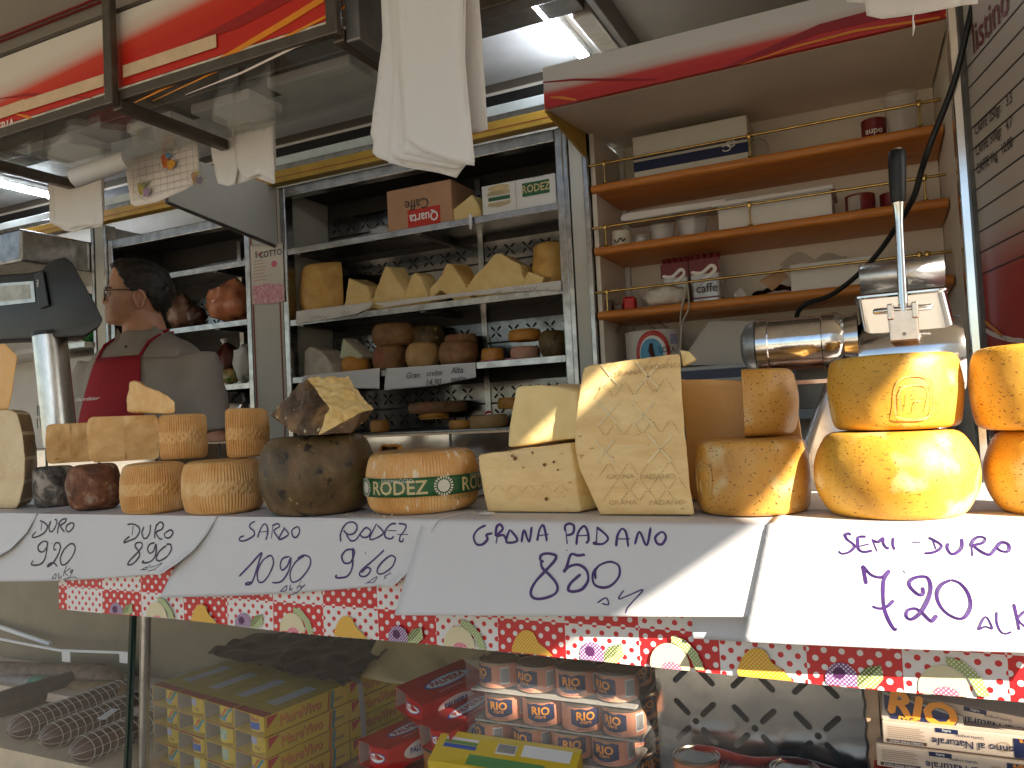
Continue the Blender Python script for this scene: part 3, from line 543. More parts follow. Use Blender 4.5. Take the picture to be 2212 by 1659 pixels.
write(S3, Z3, [[(205, 100), (130, 140), (85, 210), (110, 285), (170, 290), (220, 240), (210, 195), (270, 180)], [20, (215, 190), (265, 182)], [(320, 180), (305, 280)], [(300, 210), (310, 120), (345, 95), (370, 140), (310, 205), (380, 200), (410, 265)], [(440, 140), (405, 265), (515, 250), (445, 145)], [(555, 270), (580, 150), (630, 265), (655, 115)], [(710, 255), (730, 150), (765, 100), (785, 150), (805, 260)], [(710, 205), (820, 190)],
    [(990, 150), (1005, 285)], [(985, 160), (985, 105), (1030, 85), (1070, 110), (1060, 180), (1000, 200)], [(1095, 295), (1110, 180), (1165, 110), (1200, 150), (1215, 240), (1190, 280)], [(1095, 205), (1210, 200)], [(1300, 115), (1290, 265)], [(1295, 120), (1380, 190), (1405, 240), (1350, 285), (1260, 280), (1300, 265)], [(1485, 310), (1500, 200), (1545, 135), (1585, 180), (1605, 315)], [(1480, 235), (1620, 235)], [(1670, 290), (1715, 165), (1785, 300), (1825, 120)], [(1920, 170), (1870, 220), (1890, 280), (1940, 285), (1975, 220), (1950, 170), (1910, 175)],
    [26, (775, 460), (740, 440), (750, 395), (810, 380), (890, 400), (880, 450), (790, 550), (690, 660), (645, 760), (680, 820), (780, 820), (890, 770), (905, 690), (840, 600), (760, 520), (745, 450)], [20, (1000, 340), (1003, 352)], [26, (1180, 390), (1110, 400), (1040, 390), (1000, 510), (970, 560), (1020, 510), (1110, 490), (1190, 540), (1210, 640), (1150, 730), (1060, 755), (1015, 735), (1040, 670), (1140, 580)], [23, (1285, 630), (1280, 550), (1330, 490), (1430, 460), (1510, 500), (1515, 600), (1440, 690), (1350, 715), (1270, 680), (1255, 590), (1290, 520)],
    [13, (1300, 865), (1385, 815), (1410, 880), (1345, 870)], [12, (1560, 740), (1510, 825), (1620, 785), (1750, 735), (1650, 850), (1600, 910), (1578, 965)]], -.0094, violet, 22, .385)
write(S4, Z4, [[(285, 115), (265, 95), (225, 110), (245, 160), (310, 210), (325, 250), (270, 300), (190, 320), (150, 290)], [(455, 130), (375, 135), (365, 200), (375, 270), (430, 300), (525, 285)], [(390, 235), (490, 210)], [(525, 155), (580, 295)], [(530, 170), (590, 190), (645, 145), (650, 210), (690, 260), (710, 245)], [(760, 140), (755, 220), (775, 275)], [(970, 190), (1065, 190)], [(1150, 140), (1230, 180), (1295, 230), (1260, 280), (1180, 310), (1105, 315)], [(1200, 170), (1235, 270)], [(1370, 200), (1360, 260), (1400, 320), (1460, 310), (1520, 250), (1520, 150)], [(1630, 220), (1640, 345)], [(1620, 240), (1650, 170), (1710, 130), (1780, 150), (1750, 200), (1660, 230), (1740, 300), (1830, 330), (1890, 270), (1960, 195), (2040, 220), (2040, 290), (1960, 290), (1890, 240)],
    [34, (460, 660), (430, 500), (425, 465), (520, 560), (640, 580), (720, 500)], [34, (720, 500), (660, 600), (645, 720), (655, 900), (690, 1020), (740, 1120), (775, 1165), (785, 1140)], [30, (525, 905), (610, 930), (700, 900), (765, 835)], [20, (870, 505), (890, 535)], [36, (1085, 690), (1090, 760), (1050, 780), (980, 730), (935, 660), (970, 600), (1060, 575), (1140, 590), (1175, 680), (1160, 790), (1110, 900), (1050, 990), (960, 1050), (905, 1020), (920, 950), (1000, 930), (1080, 980), (1150, 1050), (1190, 1070), (1245, 1000)], [30, (1400, 610), (1300, 660), (1245, 760), (1270, 880), (1350, 980), (1470, 1040), (1560, 1020), (1620, 900), (1590, 760), (1500, 650), (1400, 610)],
    [20, (1700, 1170), (1785, 1020), (1860, 1150), (1780, 1130), (1710, 1165)], [22, (1910, 965), (1910, 1080), (1950, 1180), (2010, 1210), (2075, 1185)], [24, (2100, 875), (2130, 1010), (2160, 1170)], [20, (2230, 950), (2150, 1050), (2260, 1160)]], -.0134, violet, 28, .40)
# ================================================================ cheeses
c_semi = cheese('semi_hard_rind', [(.25, (.52, .23, .015)), (.5, (.66, .345, .04)), (.72, (.74, .46, .095))], 9, .48, .35, 60, [((.82, .62, .28), 18, .56, .72, None), ((.22, .09, .012), 230, .635, .67, (1, 1, 1.7))])
c_semi2 = cheese('semi_hard_rind_brown', [(.25, (0.440, 0.198, 0.033)), (.5, (0.594, 0.297, 0.055)), (.75, (0.682, 0.396, 0.110))], 9, .38, .35, 60, [((.62, .46, .22), 22, .60, .75, None), ((.10, .04, .006), 230, .64, .67, (1, 1, 1.6))])
c_semic = cheese('semi_hard_cut', [(.3, (0.690, 0.368, 0.103)), (.7, (0.782, 0.460, 0.161))], 8, .45, .25, 160)
c_rib = cheese('ribbed_rind', [(.25, (0.600, 0.300, 0.084)), (.5, (0.744, 0.432, 0.156)), (.75, (0.864, 0.588, 0.288))], 16, .5, .5, 110, [((.42, .17, .03), 8, .58, .75, None)])
c_ribc = cheese('ribbed_cut', [(.3, (0.720, 0.396, 0.132)), (.55, (0.816, 0.504, 0.204)), (.8, (0.900, 0.624, 0.300))], 22, .5, .9, 90, [((.44, .18, .04), 60, .68, .76, None)])
c_grey = cheese('grey_rind', [(.36, (.03, .026, .022)), (.5, (.12, .11, .095)), (.62, (.38, .34, .28))], 36, .75, 1, 90, [((.10, .055, .03), 6, .5, .7, None)])
c_brown = cheese('brown_rind', [(.34, (.04, .018, .01)), (.48, (.16, .06, .028)), (.57, (.26, .11, .055)), (.66, (.48, .36, .24))], 24, .7, .9, 80, [((.36, .30, .22), 30, .60, .72, None)])
c_dark = cheese('dark_olive_rind', [(.25, (0.046, 0.028, 0.010)), (.5, (0.115, 0.069, 0.026)), (.75, (0.207, 0.132, 0.052))], 22, .5, .8, 70, [((.50, .38, .18), 55, .67, .71, (1, 1, .5)), ((.02, .014, .006), 40, .60, .68, None), ((.12, .10, .03), 4, .5, .75, None), ((.22, .09, .02), 9, .62, .75, None)])
c_broken = cheese('broken_paste', [(.25, (.62, .36, .09)), (.5, (.80, .57, .22)), (.75, (.88, .70, .36))], 30, .6, 1.4, 70)
c_rodez = cheese('orange_wax_rind', [(.25, (.52, .24, .06)), (.5, (.68, .36, .115)), (.75, (.78, .50, .21))], 14, .32, .4, 90, [((.82, .68, .48), 90, .63, .70, (1, 1, .35))])
c_grind = cheese('grana_rind', [(.25, (0.691, 0.432, 0.162)), (.5, (0.821, 0.572, 0.248)), (.75, (0.886, 0.670, 0.335))], 9, .42, .3, 130, [((.62, .47, .26), 5, .55, .8, None), ((.50, .30, .10), 60, .70, .74, (1, 1, 3))], (1, 1, 3))
c_gcut = cheese('grana_cut', [(.3, (.78, .58, .24)), (.7, (.84, .67, .33))], 18, .5, .5, 140, sss=.12)
c_wed = cheese('mild_wedge_cut', [(.3, (.70, .50, .19)), (.7, (.80, .62, .29))], 14, .5, .6, 110)
c_wedr = cheese('mild_wedge_rind', [(.25, (.42, .22, .05)), (.5, (.58, .34, .09)), (.8, (.68, .46, .16))], 16, .5, .5, 80)
c_brn2 = cheese('aged_brown_rind', [(.25, (.12, .055, .025)), (.5, (.27, .14, .06)), (.8, (.45, .27, .13))], 14, .65, .7, 60, [((.30, .09, .05), 8, .55, .75, None)])
c_tan = cheese('tan_rind', [(.25, (.34, .19, .07)), (.5, (.48, .29, .12)), (.8, (.58, .40, .2))], 12, .6, .6, 60, [((.22, .10, .04), 10, .6, .75, None)])
c_orng = cheese('orange_rind', [(.25, (.42, .17, .03)), (.6, (.56, .26, .05)), (.85, (.62, .33, .09))], 12, .45, .4, 70)
c_bigr = cheese('big_aged_rind', [(.25, (.20, .12, .05)), (.5, (.34, .21, .09)), (.8, (.46, .32, .15))], 10, .5, .5, 60)
c_bigc = cheese('big_aged_cut', [(.25, (0.550, 0.396, 0.209)), (.5, (0.682, 0.528, 0.308)), (.8, (0.792, 0.660, 0.440))], 12, .5, .6, 60, [((.78, .7, .55), 120, .64, .7, (1, 1, 3))])
def zat(px, py, p):                                   # height where the sight line passes the ground distance of p
    d = ray(px, py); h = math.hypot(p.x-CAM.x, p.y-CAM.y)/math.hypot(d.x, d.y); return CAM.z+d.z*h
def barrel(h, r, bul=.06, top=.93, rd=.12, n=12):
    """profile from bottom axis to top axis"""
    pr = [(0, 0), (r*.45, 0)]; c = min(rd*h, .3*r); ae = math.pi/2-math.atan(4*(1-top)*r/(h-c)); z1 = c-c*math.cos(ae)
    for i in range(5): a = ae*i/4; pr.append((r*top-c*math.sin(ae)+c*math.sin(a), c-c*math.cos(a)))
    for i in range(1, n): k = i/n; pr.append((r*(top+(1-top)*(1-(2*k-1)**2)), z1+(h-2*z1)*k))
    for i in range(5): a = ae*(1-i/4); pr.append((r*top-c*math.sin(ae)+c*math.sin(a), h-c+c*math.cos(a)))
    return pr+[(r*.45, h), (0, h)]
def wheel_mesh(b, c, r, h, top=.93, rd=.14, n=72, ribs=0, rib_d=.0014, nz=.0035, sd=0, a0=None, a1=None, M=None, lump=1):
    off = V(sd*3.1, sd*1.7, sd*2.3); pr = barrel(h, r, top=top, rd=rd, n=14 if not ribs else 26)
    def fn(p, a, rr, z):
        q = p+off; k = 1 if rr > r*.3 else .3
        dsp = noise.noise(q*9)*nz*1.5*lump+noise.noise(q*30)*nz*.6; d = V(math.cos(a), math.sin(a), 0)
        if ribs and rr > r*.6 and h*.05 < z < h*.95:
            zz = z/h; ph = a*ribs
            if .36 < zz < .60: dsp += rib_d*(1 if (math.sin(ph/3.1)*math.sin(z*420+math.sin(a*9))) > -.2 else -.6)*.7
            else: dsp += rib_d*math.tanh(2.2*math.sin(ph))
        p = p+d*dsp*k; p.z += noise.noise(q*7+V(5, 5, 5))*nz*(.9 if 0 < z else .1)*(1 if rr < r else 1)
        return p
    if a1 is None: b.lathe(pr, n, c, M, 0, fn=fn)
    else:
        jit0 = lambda z: .012*noise.noise(V(z*60, sd, 1)); b.lathe(pr, n, c, M, 0, a0, a1, fn)
        for a in (a0, a1):
            m = 9; vs = []
            dn_ = V(-math.sin(a), math.cos(a), 0)
            for (rr, z) in pr:
                for i in range(m):
                    k = i/(m-1); p = V(rr*k*math.cos(a), rr*k*math.sin(a), z)
                    if i == m-1: p = fn(p, a, rr, z)
                    else: p = p+dn_*noise.noise((p+off)*55)*nz*1.2; p.z += noise.noise((V(rr*k, 0, z)+off)*7+V(5, 5, 5))*nz*.9*(0 < z)
                    vs.append((M @ p if M else p)+Vector(c))
            b.add(vs, [(j*m+i, j*m+i+1, (j+1)*m+i+1, (j+1)*m+i) for j in range(len(pr)-1) for i in range(m-1)], 1)
def fit_wheel(xl, xr, yt, yb, z0=None, yf=None, base=.92):
    pc = (xl+xr)/2; F = P(pc, yb, y=yf) if yf is not None else P(pc, yb, z=z0); z0 = F.z if z0 is None else z0
    a = math.acos(max(-1, min(1, ray(xl, yb).normalized().dot(ray(xr, yb).normalized()))))/2; dh = math.hypot(F.x-CAM.x, F.y-CAM.y); sa = math.sin(a)
    r = sa*dh/(1-sa*base); h = V(F.x-CAM.x, F.y-CAM.y, 0).normalized(); c = V(F.x, F.y, z0)+h*r*base
    return c, r, zat(pc, yt, c-h*r*.95)-z0
def wheel(label, xl, xr, yt, yb, m, z0=None, yf=None, name='round_cheese', group=None, cutm=None, a0=None, a1=None, cat='cheese', rot=0, **kw):
    c, r, h = fit_wheel(xl, xr, yt, yb, z0, yf); b = MB(); kw.setdefault('sd', random.random()*10)
    wheel_mesh(b, c, r, h, a0=a0, a1=a1, **kw); o = b.build(name, [m] if cutm is None else [m, cutm], smooth=45, origin=c); tag(o, label, cat, group); return o, c, r, c.z+h
def slab(name, label, front, depth, mats, yf=None, z=None, z0=None, pts=None, bevel=.004, jit=.0025, sub=2, cat='cheese', mi=(0, 1, 1)):
    """block whose near face is outlined; depth = vector or list of vectors to the far outline"""
    fr = pts or [P(a, c, y=yf) for a, c in front]
    if z0 is not None: mn = min(p.z for p in fr); fr = [V(p.x, p.y, p.z-mn+z0) for p in fr]
    if isinstance(depth, (int, float)):
        cc = sum(fr, V(0, 0, 0))/len(fr); vd = V(cc.x-CAM.x, cc.y-CAM.y, 0).normalized(); depth = [vd*depth-(V(p.x, p.y, 0)-V(cc.x, cc.y, 0))*.12 for p in fr]
    b = MB(); b.prism(fr, depth, mi[0], mi[1], mi[2])
    me = bpy.data.meshes.new('tmp'); me.from_pydata(b.v, [], b.f); me.polygons.foreach_set('material_index', b.m); bm = bmesh.new(); bm.from_mesh(me)
    bmesh.ops.remove_doubles(bm, verts=bm.verts, dist=1e-5); bmesh.ops.recalc_face_normals(bm, faces=bm.faces)
    if bevel: bmesh.ops.bevel(bm, geom=list(bm.edges), offset=bevel, segments=2, profile=.5, affect='EDGES', clamp_overlap=True)
    bmesh.ops.triangulate(bm, faces=bm.faces)
    for _ in range(4):
        es = [e for e in bm.edges if e.calc_length() > .011]
        if not es: break
        bmesh.ops.subdivide_edges(bm, edges=es, cuts=1); bmesh.ops.triangulate(bm, faces=[f for f in bm.faces if len(f.verts) > 3])
    sd = V(random.random()*20, random.random()*20, random.random()*20); bm.normal_update()
    zmin = min(v.co.z for v in bm.verts)
    for v in bm.verts:
        k = noise.noise(v.co*28+sd)*jit+noise.noise(v.co*75+sd)*jit*.6; n = v.normal.copy()
        if v.co.z < zmin+.006: n.z = 0
        v.co += n*k
    lo = [min(v.co[i] for v in bm.verts) for i in range(3)]; hi = [max(v.co[i] for v in bm.verts) for i in range(3)]; org = V((lo[0]+hi[0])/2, (lo[1]+hi[1])/2, lo[2])
    for v in bm.verts: v.co -= org
    me2 = bpy.data.meshes.new(name); bm.to_mesh(me2); bm.free(); bpy.data.meshes.remove(me)
    for m in mats: me2.materials.append(m)
    me2.polygons.foreach_set('use_smooth', [True]*len(me2.polygons)); me2.set_sharp_from_angle(angle=R(38))
    o = link(name, me2, None, org); return tag(o, label, cat)
PZ = CZ+.004                                          # on the papers
# ---- semi-hard wheels in the sun
wl, cl_, rl_, zl_ = wheel('large yellow semi-hard wheel lying in the sun under another, behind the 7.20 paper', 1757, 2121, 936, 1129, c_semi, z0=PZ, top=.86, rd=.18, sd=1.3, n=96, nz=.0018)
wu, cu_, ru_, zu_ = wheel('yellow semi-hard wheel with stamped oval seal on top of the largest wheel', 1786, 2086, 764, 934, c_semi, z0=zl_+.002, yf=.05, top=.94, rd=.12, sd=4.1, n=96, nz=.0018)
w3, c3, r3, z3 = wheel('orange semi-hard wheel cut off by the counter end, under its stacked twin', 2122, 2480, 932, 1122, c_semi, z0=PZ, top=.86, rd=.18, sd=7.7, n=96, nz=.0018)
w4, c4, r4, z4 = wheel('orange semi-hard wheel topmost on the stack beside the stamped wheel', 2091, 2400, 738, 930, c_semi, z0=z3+.002, yf=.05, top=.93, rd=.13, sd=2.2, n=96, nz=.0018)
w5, c5, r5, z5 = wheel('brownish yellow semi-hard wheel with faint seal, under the cut half wheel', 1500, 1757, 952, 1117, c_semi2, z0=PZ, top=.95, rd=.10, sd=5.2, n=96, nz=.0018)
# cut half on top of it: quarter rind piece and the broad cut slab behind
A = P(1590, 950, y=.10); top5 = z5+.002
b = MB(); c_ = V(P(1592, 940, y=.12).x, .20, top5)
hq = zat(1590, 797, V(c_.x, .11, 0))-top5
rq = P(1724, 900, y=.18).x-c_.x
wheel_mesh(b, c_, rq, hq, top=.92, rd=.12, a0=R(-82), a1=R(70), sd=3.3, n=40, nz=.003)
tag(b.build('cheese_quarter', [c_semi2, c_semic], smooth=40, origin=c_), 'quarter of a yellow semi-hard wheel with rind, standing on the faint seal wheel', 'cheese')
slab('cheese_slab', 'broad flat cut face of an orange semi-hard half wheel behind the grana wedge', [(1466, 824), (1690, 828), (1725, 900), (1740, 985), (1735, 1080), (1478, 1085), (1482, 950)], .10, [c_semic, c_semi2], yf=.235, z0=PZ, jit=.001)
def seal(par, pts, m, wd, ns=(0, -1, 0)):
    b = MB()
    for s in pts: ribbon(b, s, wd, ns)
    return tag(b.build('embossed_seal', m, par, weld=False), kind='stuff')
def surf_pts(px, c, r, h, z0, top, off=.0012):        # picture points on the barrel side
    out = []
    for (a, q) in px:
        d = ray(a, q); o = CAM; rr = r*.985
        for _ in range(3):
            ox, oy = o.x-c.x, o.y-c.y; A_ = d.x**2+d.y**2; B_ = 2*(ox*d.x+oy*d.y); C_ = ox*ox+oy*oy-(rr+off)**2; D_ = max(0, B_*B_-4*A_*C_); t_ = (-B_-math.sqrt(D_))/(2*A_); p = o+d*t_
            k = max(0, min(1, (p.z-z0)/h)); rr = r*(top+(1-top)*(1-(2*k-1)**2))
        out.append(p)
    return out
embm = mat('embossed_rind', (.72, .44, .12), .3, .2, 60); embm2 = mat('embossed_rind_dark', (.50, .30, .09), .35, .2, 60)
for (w_, c_, r_, zt_, sc_, m_) in ((wu, cu_, ru_, zu_, [[(1936, 900), (1932, 850), (1942, 822), (1975, 812), (2008, 820), (2014, 850), (2012, 892), (1990, 906), (1955, 905), (1936, 900)], [(1948, 890), (1946, 840), (2004, 836), (2000, 890)], [(1958, 884), (1960, 850)], [(1975, 890), (1978, 868), (1990, 866)], [(1944, 834), (2006, 830)]], embm), (w5, c5, r5, z5, [[(1508, 1065), (1505, 1015), (1516, 1004), (1532, 1010), (1536, 1045), (1532, 1070), (1512, 1070)], [(1512, 1010), (1532, 1015)], [(1516, 1064), (1514, 1040), (1526, 1042), (1528, 1062)]], embm2)):
    seal(w_, [surf_pts(s, c_, r_, zt_-c_.z, c_.z, .94) for s in sc_], m_, .0022, (-.2, -1, 0))
# ---- grana pieces
G0 = .055
front = [(1295, 1105), (1275, 1060), (1252, 1010), (1241, 960), (1242, 905), (1250, 850), (1258, 800), (1262, 788), (1275, 783), (1380, 768), (1466, 756), (1471, 762), (1474, 850), (1482, 950), (1492, 1050), (1500, 1105)]
gb = slab('grana_wedge', 'tall grana wedge standing with its dotted rind to the front', front, [V(-.335-P(a, c, y=G0).x, 0, 0)*.55+V(-.075, .20, 0) for a, c in front], [c_grind, c_gcut], yf=G0, z0=PZ, jit=.0012, bevel=.003)
slab('rind_flap', 'thin curled sliver of cheese sticking out at the top of the tall grana wedge', [(1470, 757), (1486, 760), (1502, 777), (1476, 791)], (.0, .01, 0), [c_gcut, c_gcut], yf=.07, jit=.001, bevel=.001)
tag(bpy.data.objects['rind_flap'], cat='cheese')
dotm = mat('rind_dot_print', (.50, .34, .15), .6, .3, 80); scorem = mat('rind_score', (.80, .64, .36), .5, .1)
b = MB(); s_ = MB(); yd = G0-.0016
def dash(a, c, n=6, wd=.0016, bb=b):
    A, B = P(*a, y=yd), P(*c, y=yd)
    for i in range(n):
        p, q = A.lerp(B, (i+.12)/n), A.lerp(B, (i+.62)/n); ribbon(bb, [p, q], wd, taper=False)
for (y0, amp, xs, xe, stp) in ((800, 26, 1285, 1465, 21), (846, -28, 1285, 1470, 22), (930, 24, 1290, 1475, 20), (1015, -26, 1295, 1485, 22), (1046, 24, 1298, 1488, 21), (1070, -22, 1302, 1490, 20)):
    x = xs; k = 0; sl_ = -.12*(1-(y0-800)/270)
    while x+stp < xe:
        if random.random() < .86: dash((x, y0+sl_*(x-xs)+(amp/2 if k % 2 else -amp/2)), (x+stp*.8, y0+sl_*(x-xs)+(-amp/2 if k % 2 else amp/2)), 6)
        x += stp; k += 1
for (cx, cy, s) in ((1318, 812, 26), (1398, 812, 30), (1312, 893, 28), (1388, 895, 28), (1304, 975, 26), (1424, 968, 32)):
    for (dx, dy) in ((1, 1), (1, -1)): ribbon(s_, [P(cx-s*dx*.8, cy-s*dy, y=yd), P(cx+2, cy+1, y=yd), P(cx+s*dx*.9, cy+s*dy*.95, y=yd)], .0028)
ribbon(s_, [P(1335, 968, y=yd), P(1400, 962, y=yd), P(1460, 957, y=yd)], .0012)
tag(b.build('rind_dots', dotm, gb, weld=False), kind='stuff'); tag(s_.build('rind_scores', scorem, gb, weld=False), kind='stuff')
for (sx, sy, s) in (('GRANA', 1355, 806), ('PADANO', 1430, 792), ('GRANA', 1340, 1030), ('PADANO', 1420, 1030), ('GRANA', 1345, 1086), ('PADANO', 1440, 1086)): text(sx, dotm, gb, P(sy, s, y=yd-.0004), (1, 0, .02), (0, 0, 1), .0095, 'rind_lettering', 1.3)
G1 = .075
gl = slab('grana_wedge', 'low grana wedge with mouldy spotted rind beside the waxed wheel, another wedge on top', [(1053, 1098), (1042, 1050), (1034, 1000), (1032, 975), (1075, 968), (1130, 962), (1232, 948), (1240, 1000), (1250, 1060), (1256, 1094), (1248, 1099)], (.06, .20, 0), [c_grind, c_gcut], yf=G1, z0=PZ, jit=.0014)
b = MB(); yd = G1-.002
x = 1060; k = 0
while x < 1225: dash((x, 1062-(14 if k % 2 else 0)), (x+14, 1048+(14 if k % 2 else 0)), 5, .0014, b); x += 17; k += 1
tag(b.build('rind_dots', dotm, gl, weld=False), kind='stuff')
b = MB(); moldm = mat('mould_spot', (.20, .09, .03), .8, .5, 200)
for (mx, my, mr) in ((1112, 990, 5), (1106, 985, 3), (1176, 1004, 4), (1196, 998, 3), (1180, 1078, 4.5), (1150, 978, 3), (1130, 1010, 2), (1205, 1015, 2.5)):
    c_ = P(mx, my, y=yd); b.add([c_+V(math.cos(a)*mr*.0007*(1+.5*noise.noise(V(a*2, mx, 0))), 0, math.sin(a)*mr*.0007*(1+.5*noise.noise(V(a*2, my, 0)))) for a in (2*math.pi*i/12 for i in range(12))], [tuple(range(12))])
tag(b.build('mould_spots', moldm, gl, weld=False), kind='stuff')
gz = zat(1180, 955, P(1180, 1000, y=G1+.03))
slab('grana_wedge', 'pale grana wedge with smooth cut face lying on the low spotted wedge', [(1095, 966), (1098, 930), (1104, 890), (1112, 842), (1118, 834), (1160, 831), (1200, 834), (1238, 842), (1246, 850), (1250, 900), (1246, 945)], (.075, .10, 0), [c_gcut, c_grind], yf=.088, z0=gz-.006, jit=.0016)
slab('rind_strip', 'narrow strip of grana rind leaning between the two big wedges', [(1233, 948), (1243, 946), (1262, 1088), (1252, 1094)], (.01, .05, 0), [c_gcut, c_grind], yf=.10, z0=PZ, jit=.0006, bevel=.001)
# ---- waxed wheel with green band
wr, cr, rr_, zr = wheel('orange waxed wheel with gold lettered green band', 792, 1042, 976, 1112, c_rodez, z0=PZ, top=.93, rd=.16, ribs=110, rib_d=.0009, sd=6.1, n=330, nz=.002)
hr = zr-cr.z; greenb = mat('green_band', (.018, .095, .03), .3, .2, 40, .4, 60); goldm = mat('gold_print', (.58, .46, .22), .4, .15); palem = mat('pale_gold_print', (.66, .62, .5), .45, .1)
aC = math.atan2(CAM.y-cr.y, CAM.x-cr.x)
b = MB(); b.grid(lambda u, v: cr+V(math.cos(aC-1.6+3.2*u)*(rr_+.0035), math.sin(aC-1.6+3.2*u)*(rr_+.0035), hr*(.30+.30*v)), 60, 4); b.build('band', greenb, wr, smooth=60, solid=.0006)
def on_band(s0, zfrac):                               # lay flat text round the wheel
    def f(p): a = aC+p.x/rr_; return cr+V(math.cos(a)*(rr_+.0044), math.sin(a)*(rr_+.0044), hr*zfrac+p.z)
    return f
for (s0, st) in ((-.43*rr_, 'RODEZ'), (1.15*rr_, 'RODEZ')):
    text(st, goldm, wr, (s0, 0, 0), (1, 0, 0), (0, 0, 1), .031, 'band_lettering', .95, on_band(0, .435), bold=.015); text('FORMAGGIO', palem, wr, (s0, 0, 0), (1, 0, 0), (0, 0, 1), .0085, 'band_lettering', 1.1, on_band(0, .555))
for s0 in (.33*rr_, -1.16*rr_):
    b = MB(); f = on_band(0, .45)
    for i in range(20): a = 2*math.pi*i/20; b.add([f(V(s0+math.cos(a+q)*r_, 0, math.sin(a+q)*r_)) for q, r_ in ((-.09, .012), (.09, .012), (.09, .016), (-.09, .016))], [(0, 1, 2, 3)])
    b.add([f(V(s0+math.cos(2*math.pi*i/20)*.010, 0, math.sin(2*math.pi*i/20)*.010)) for i in range(20)], [tuple(range(20))]); tag(b.build('band_rosette', palem, wr, weld=False), kind='stuff')
b = MB()
for i in range(40): a = 2*math.pi*i/40; d = V(math.cos(a), math.sin(a), 0); b.add([cr+V(0, 0, hr+.0022)+d*(rr_*k)+V(-d.y, d.x, 0)*s for k, s in ((.35, .0008), (.35, -.0008), (.72, -.0014), (.72, .0014))], [(0, 1, 2, 3)])
tag(b.build('top_print', mat('brown_top_print', (.34, .17, .05), .5), wr, weld=False), kind='stuff')
text('-1 kg circa', mat('green_ink', (.03, .12, .03), .5), wr, (.06, 0, 0), (1, 0, 0), (0, 0, 1), .010, 'band_lettering', 1.1, on_band(0, .25))
# ---- dark wheel and broken piece on top
wd_, cdk, rdk, zdk = wheel('big dark olive brown wheel carrying the broken crusted piece', 560, 820, 940, 1117, c_dark, z0=PZ, top=.87, rd=.22, sd=9.3, n=96, nz=.005)
Yb = cdk.y-.02
def bp(px, py, y): return P(px, py, y=y)
lo_ = zdk+.001
pts = dict(a=bp(586, 895, Yb+.02), b=bp(650, 920, Yb-.06), c=bp(690, 942, Yb-.085), d=bp(760, 935, Yb-.04), e=bp(792, 905, Yb+.0), f=bp(663, 816, Yb+.0), g=bp(711, 880, Yb-.05), h=bp(752, 814, Yb+.05), i=bp(808, 884, Yb+.03), j=bp(782, 890, Yb-.02), k=bp(610, 876, Yb-.0), l=bp(640, 940, Yb-.05), n=bp(600, 905, Yb+.1), m=bp(755, 930, Yb+.1))
bm = bmesh.new()
for p in pts.values(): bm.verts.new(V(p.x, p.y, max(p.z, lo_)))
for p in (bp(700, 830, Yb+.04), bp(735, 818, Yb+.04)): bm.verts.new(p)
bmesh.ops.convex_hull(bm, input=bm.verts); bmesh.ops.delete(bm, geom=[v for v in bm.verts if not v.link_faces], context='VERTS'); bmesh.ops.triangulate(bm, faces=bm.faces)
for f in bm.faces:
    f.normal_update(); cpos = f.calc_center_median()
    f.material_index = 1 if (f.normal.x > .15 and f.normal.z > .25) or (f.normal.z > .72) else 0
for _ in range(5):
    es = [e for e in bm.edges if e.calc_length() > .006]
    if not es: break
    bmesh.ops.subdivide_edges(bm, edges=es, cuts=1); bmesh.ops.triangulate(bm, faces=[f for f in bm.faces if len(f.verts) > 3])
bm.normal_update(); sd = V(3, 8, 1)
for v in bm.verts:
    cutv = any(f.material_index == 1 for f in v.link_faces); k = .0065 if cutv else .003
    v.co += v.normal*(noise.noise(v.co*40+sd)*k+noise.noise(v.co*110+sd)*k*.6)
    if v.co.z < lo_: v.co.z = lo_
org = pts['c'].copy(); org.z = lo_
for v in bm.verts: v.co -= org
me = bpy.data.meshes.new('cheese_chunk'); bm.to_mesh(me); bm.free(); me.materials.append(cheese('crusty_brown_rind', [(.3, (.03, .017, .008)), (.5, (.10, .05, .018)), (.66, (.26, .14, .05))], 16, .6, .9, 60, [((.62, .52, .34), 70, .70, .74, None), ((.34, .17, .03), 7, .56, .7, None)])); me.materials.append(c_broken); me.polygons.foreach_set('use_smooth', [True]*len(me.polygons)); me.set_sharp_from_angle(angle=R(40))
tag(link('cheese_chunk', me, None, org), 'broken crusty cheese chunk with yellow crumbly inside on the dark wheel', 'cheese')
# ---- ribbed and aged wheels on the far stretch of the counter
wheel('ribbed basket wheel standing right against the dark olive wheel', 396, 574, 996, 1112, c_rib, z0=PZ, top=.93, rd=.12, ribs=80, sd=1.1, n=400, nz=.003)
_, cq, rq_, zq = wheel('ribbed basket wheel between the reddish brown wheel and another ribbed wheel', 260, 408, 1001, 1111, c_rib, z0=PZ, top=.93, rd=.12, ribs=80, sd=3.8, n=400, nz=.003)
_, cb_, rb_, zb_ = wheel('reddish brown mouldy wheel with pale edges, next to the grey wheel', 146, 268, 1003, 1104, c_brown, z0=PZ, top=.88, rd=.2, sd=2.9, n=90, nz=.004)
_, cg_, rg_, zg_ = wheel('dark grey mouldy wheel, smallest of the row on the counter', 70, 168, 1008, 1097, c_grey, z0=PZ, top=.94, rd=.16, sd=6.6, n=90, nz=.003)
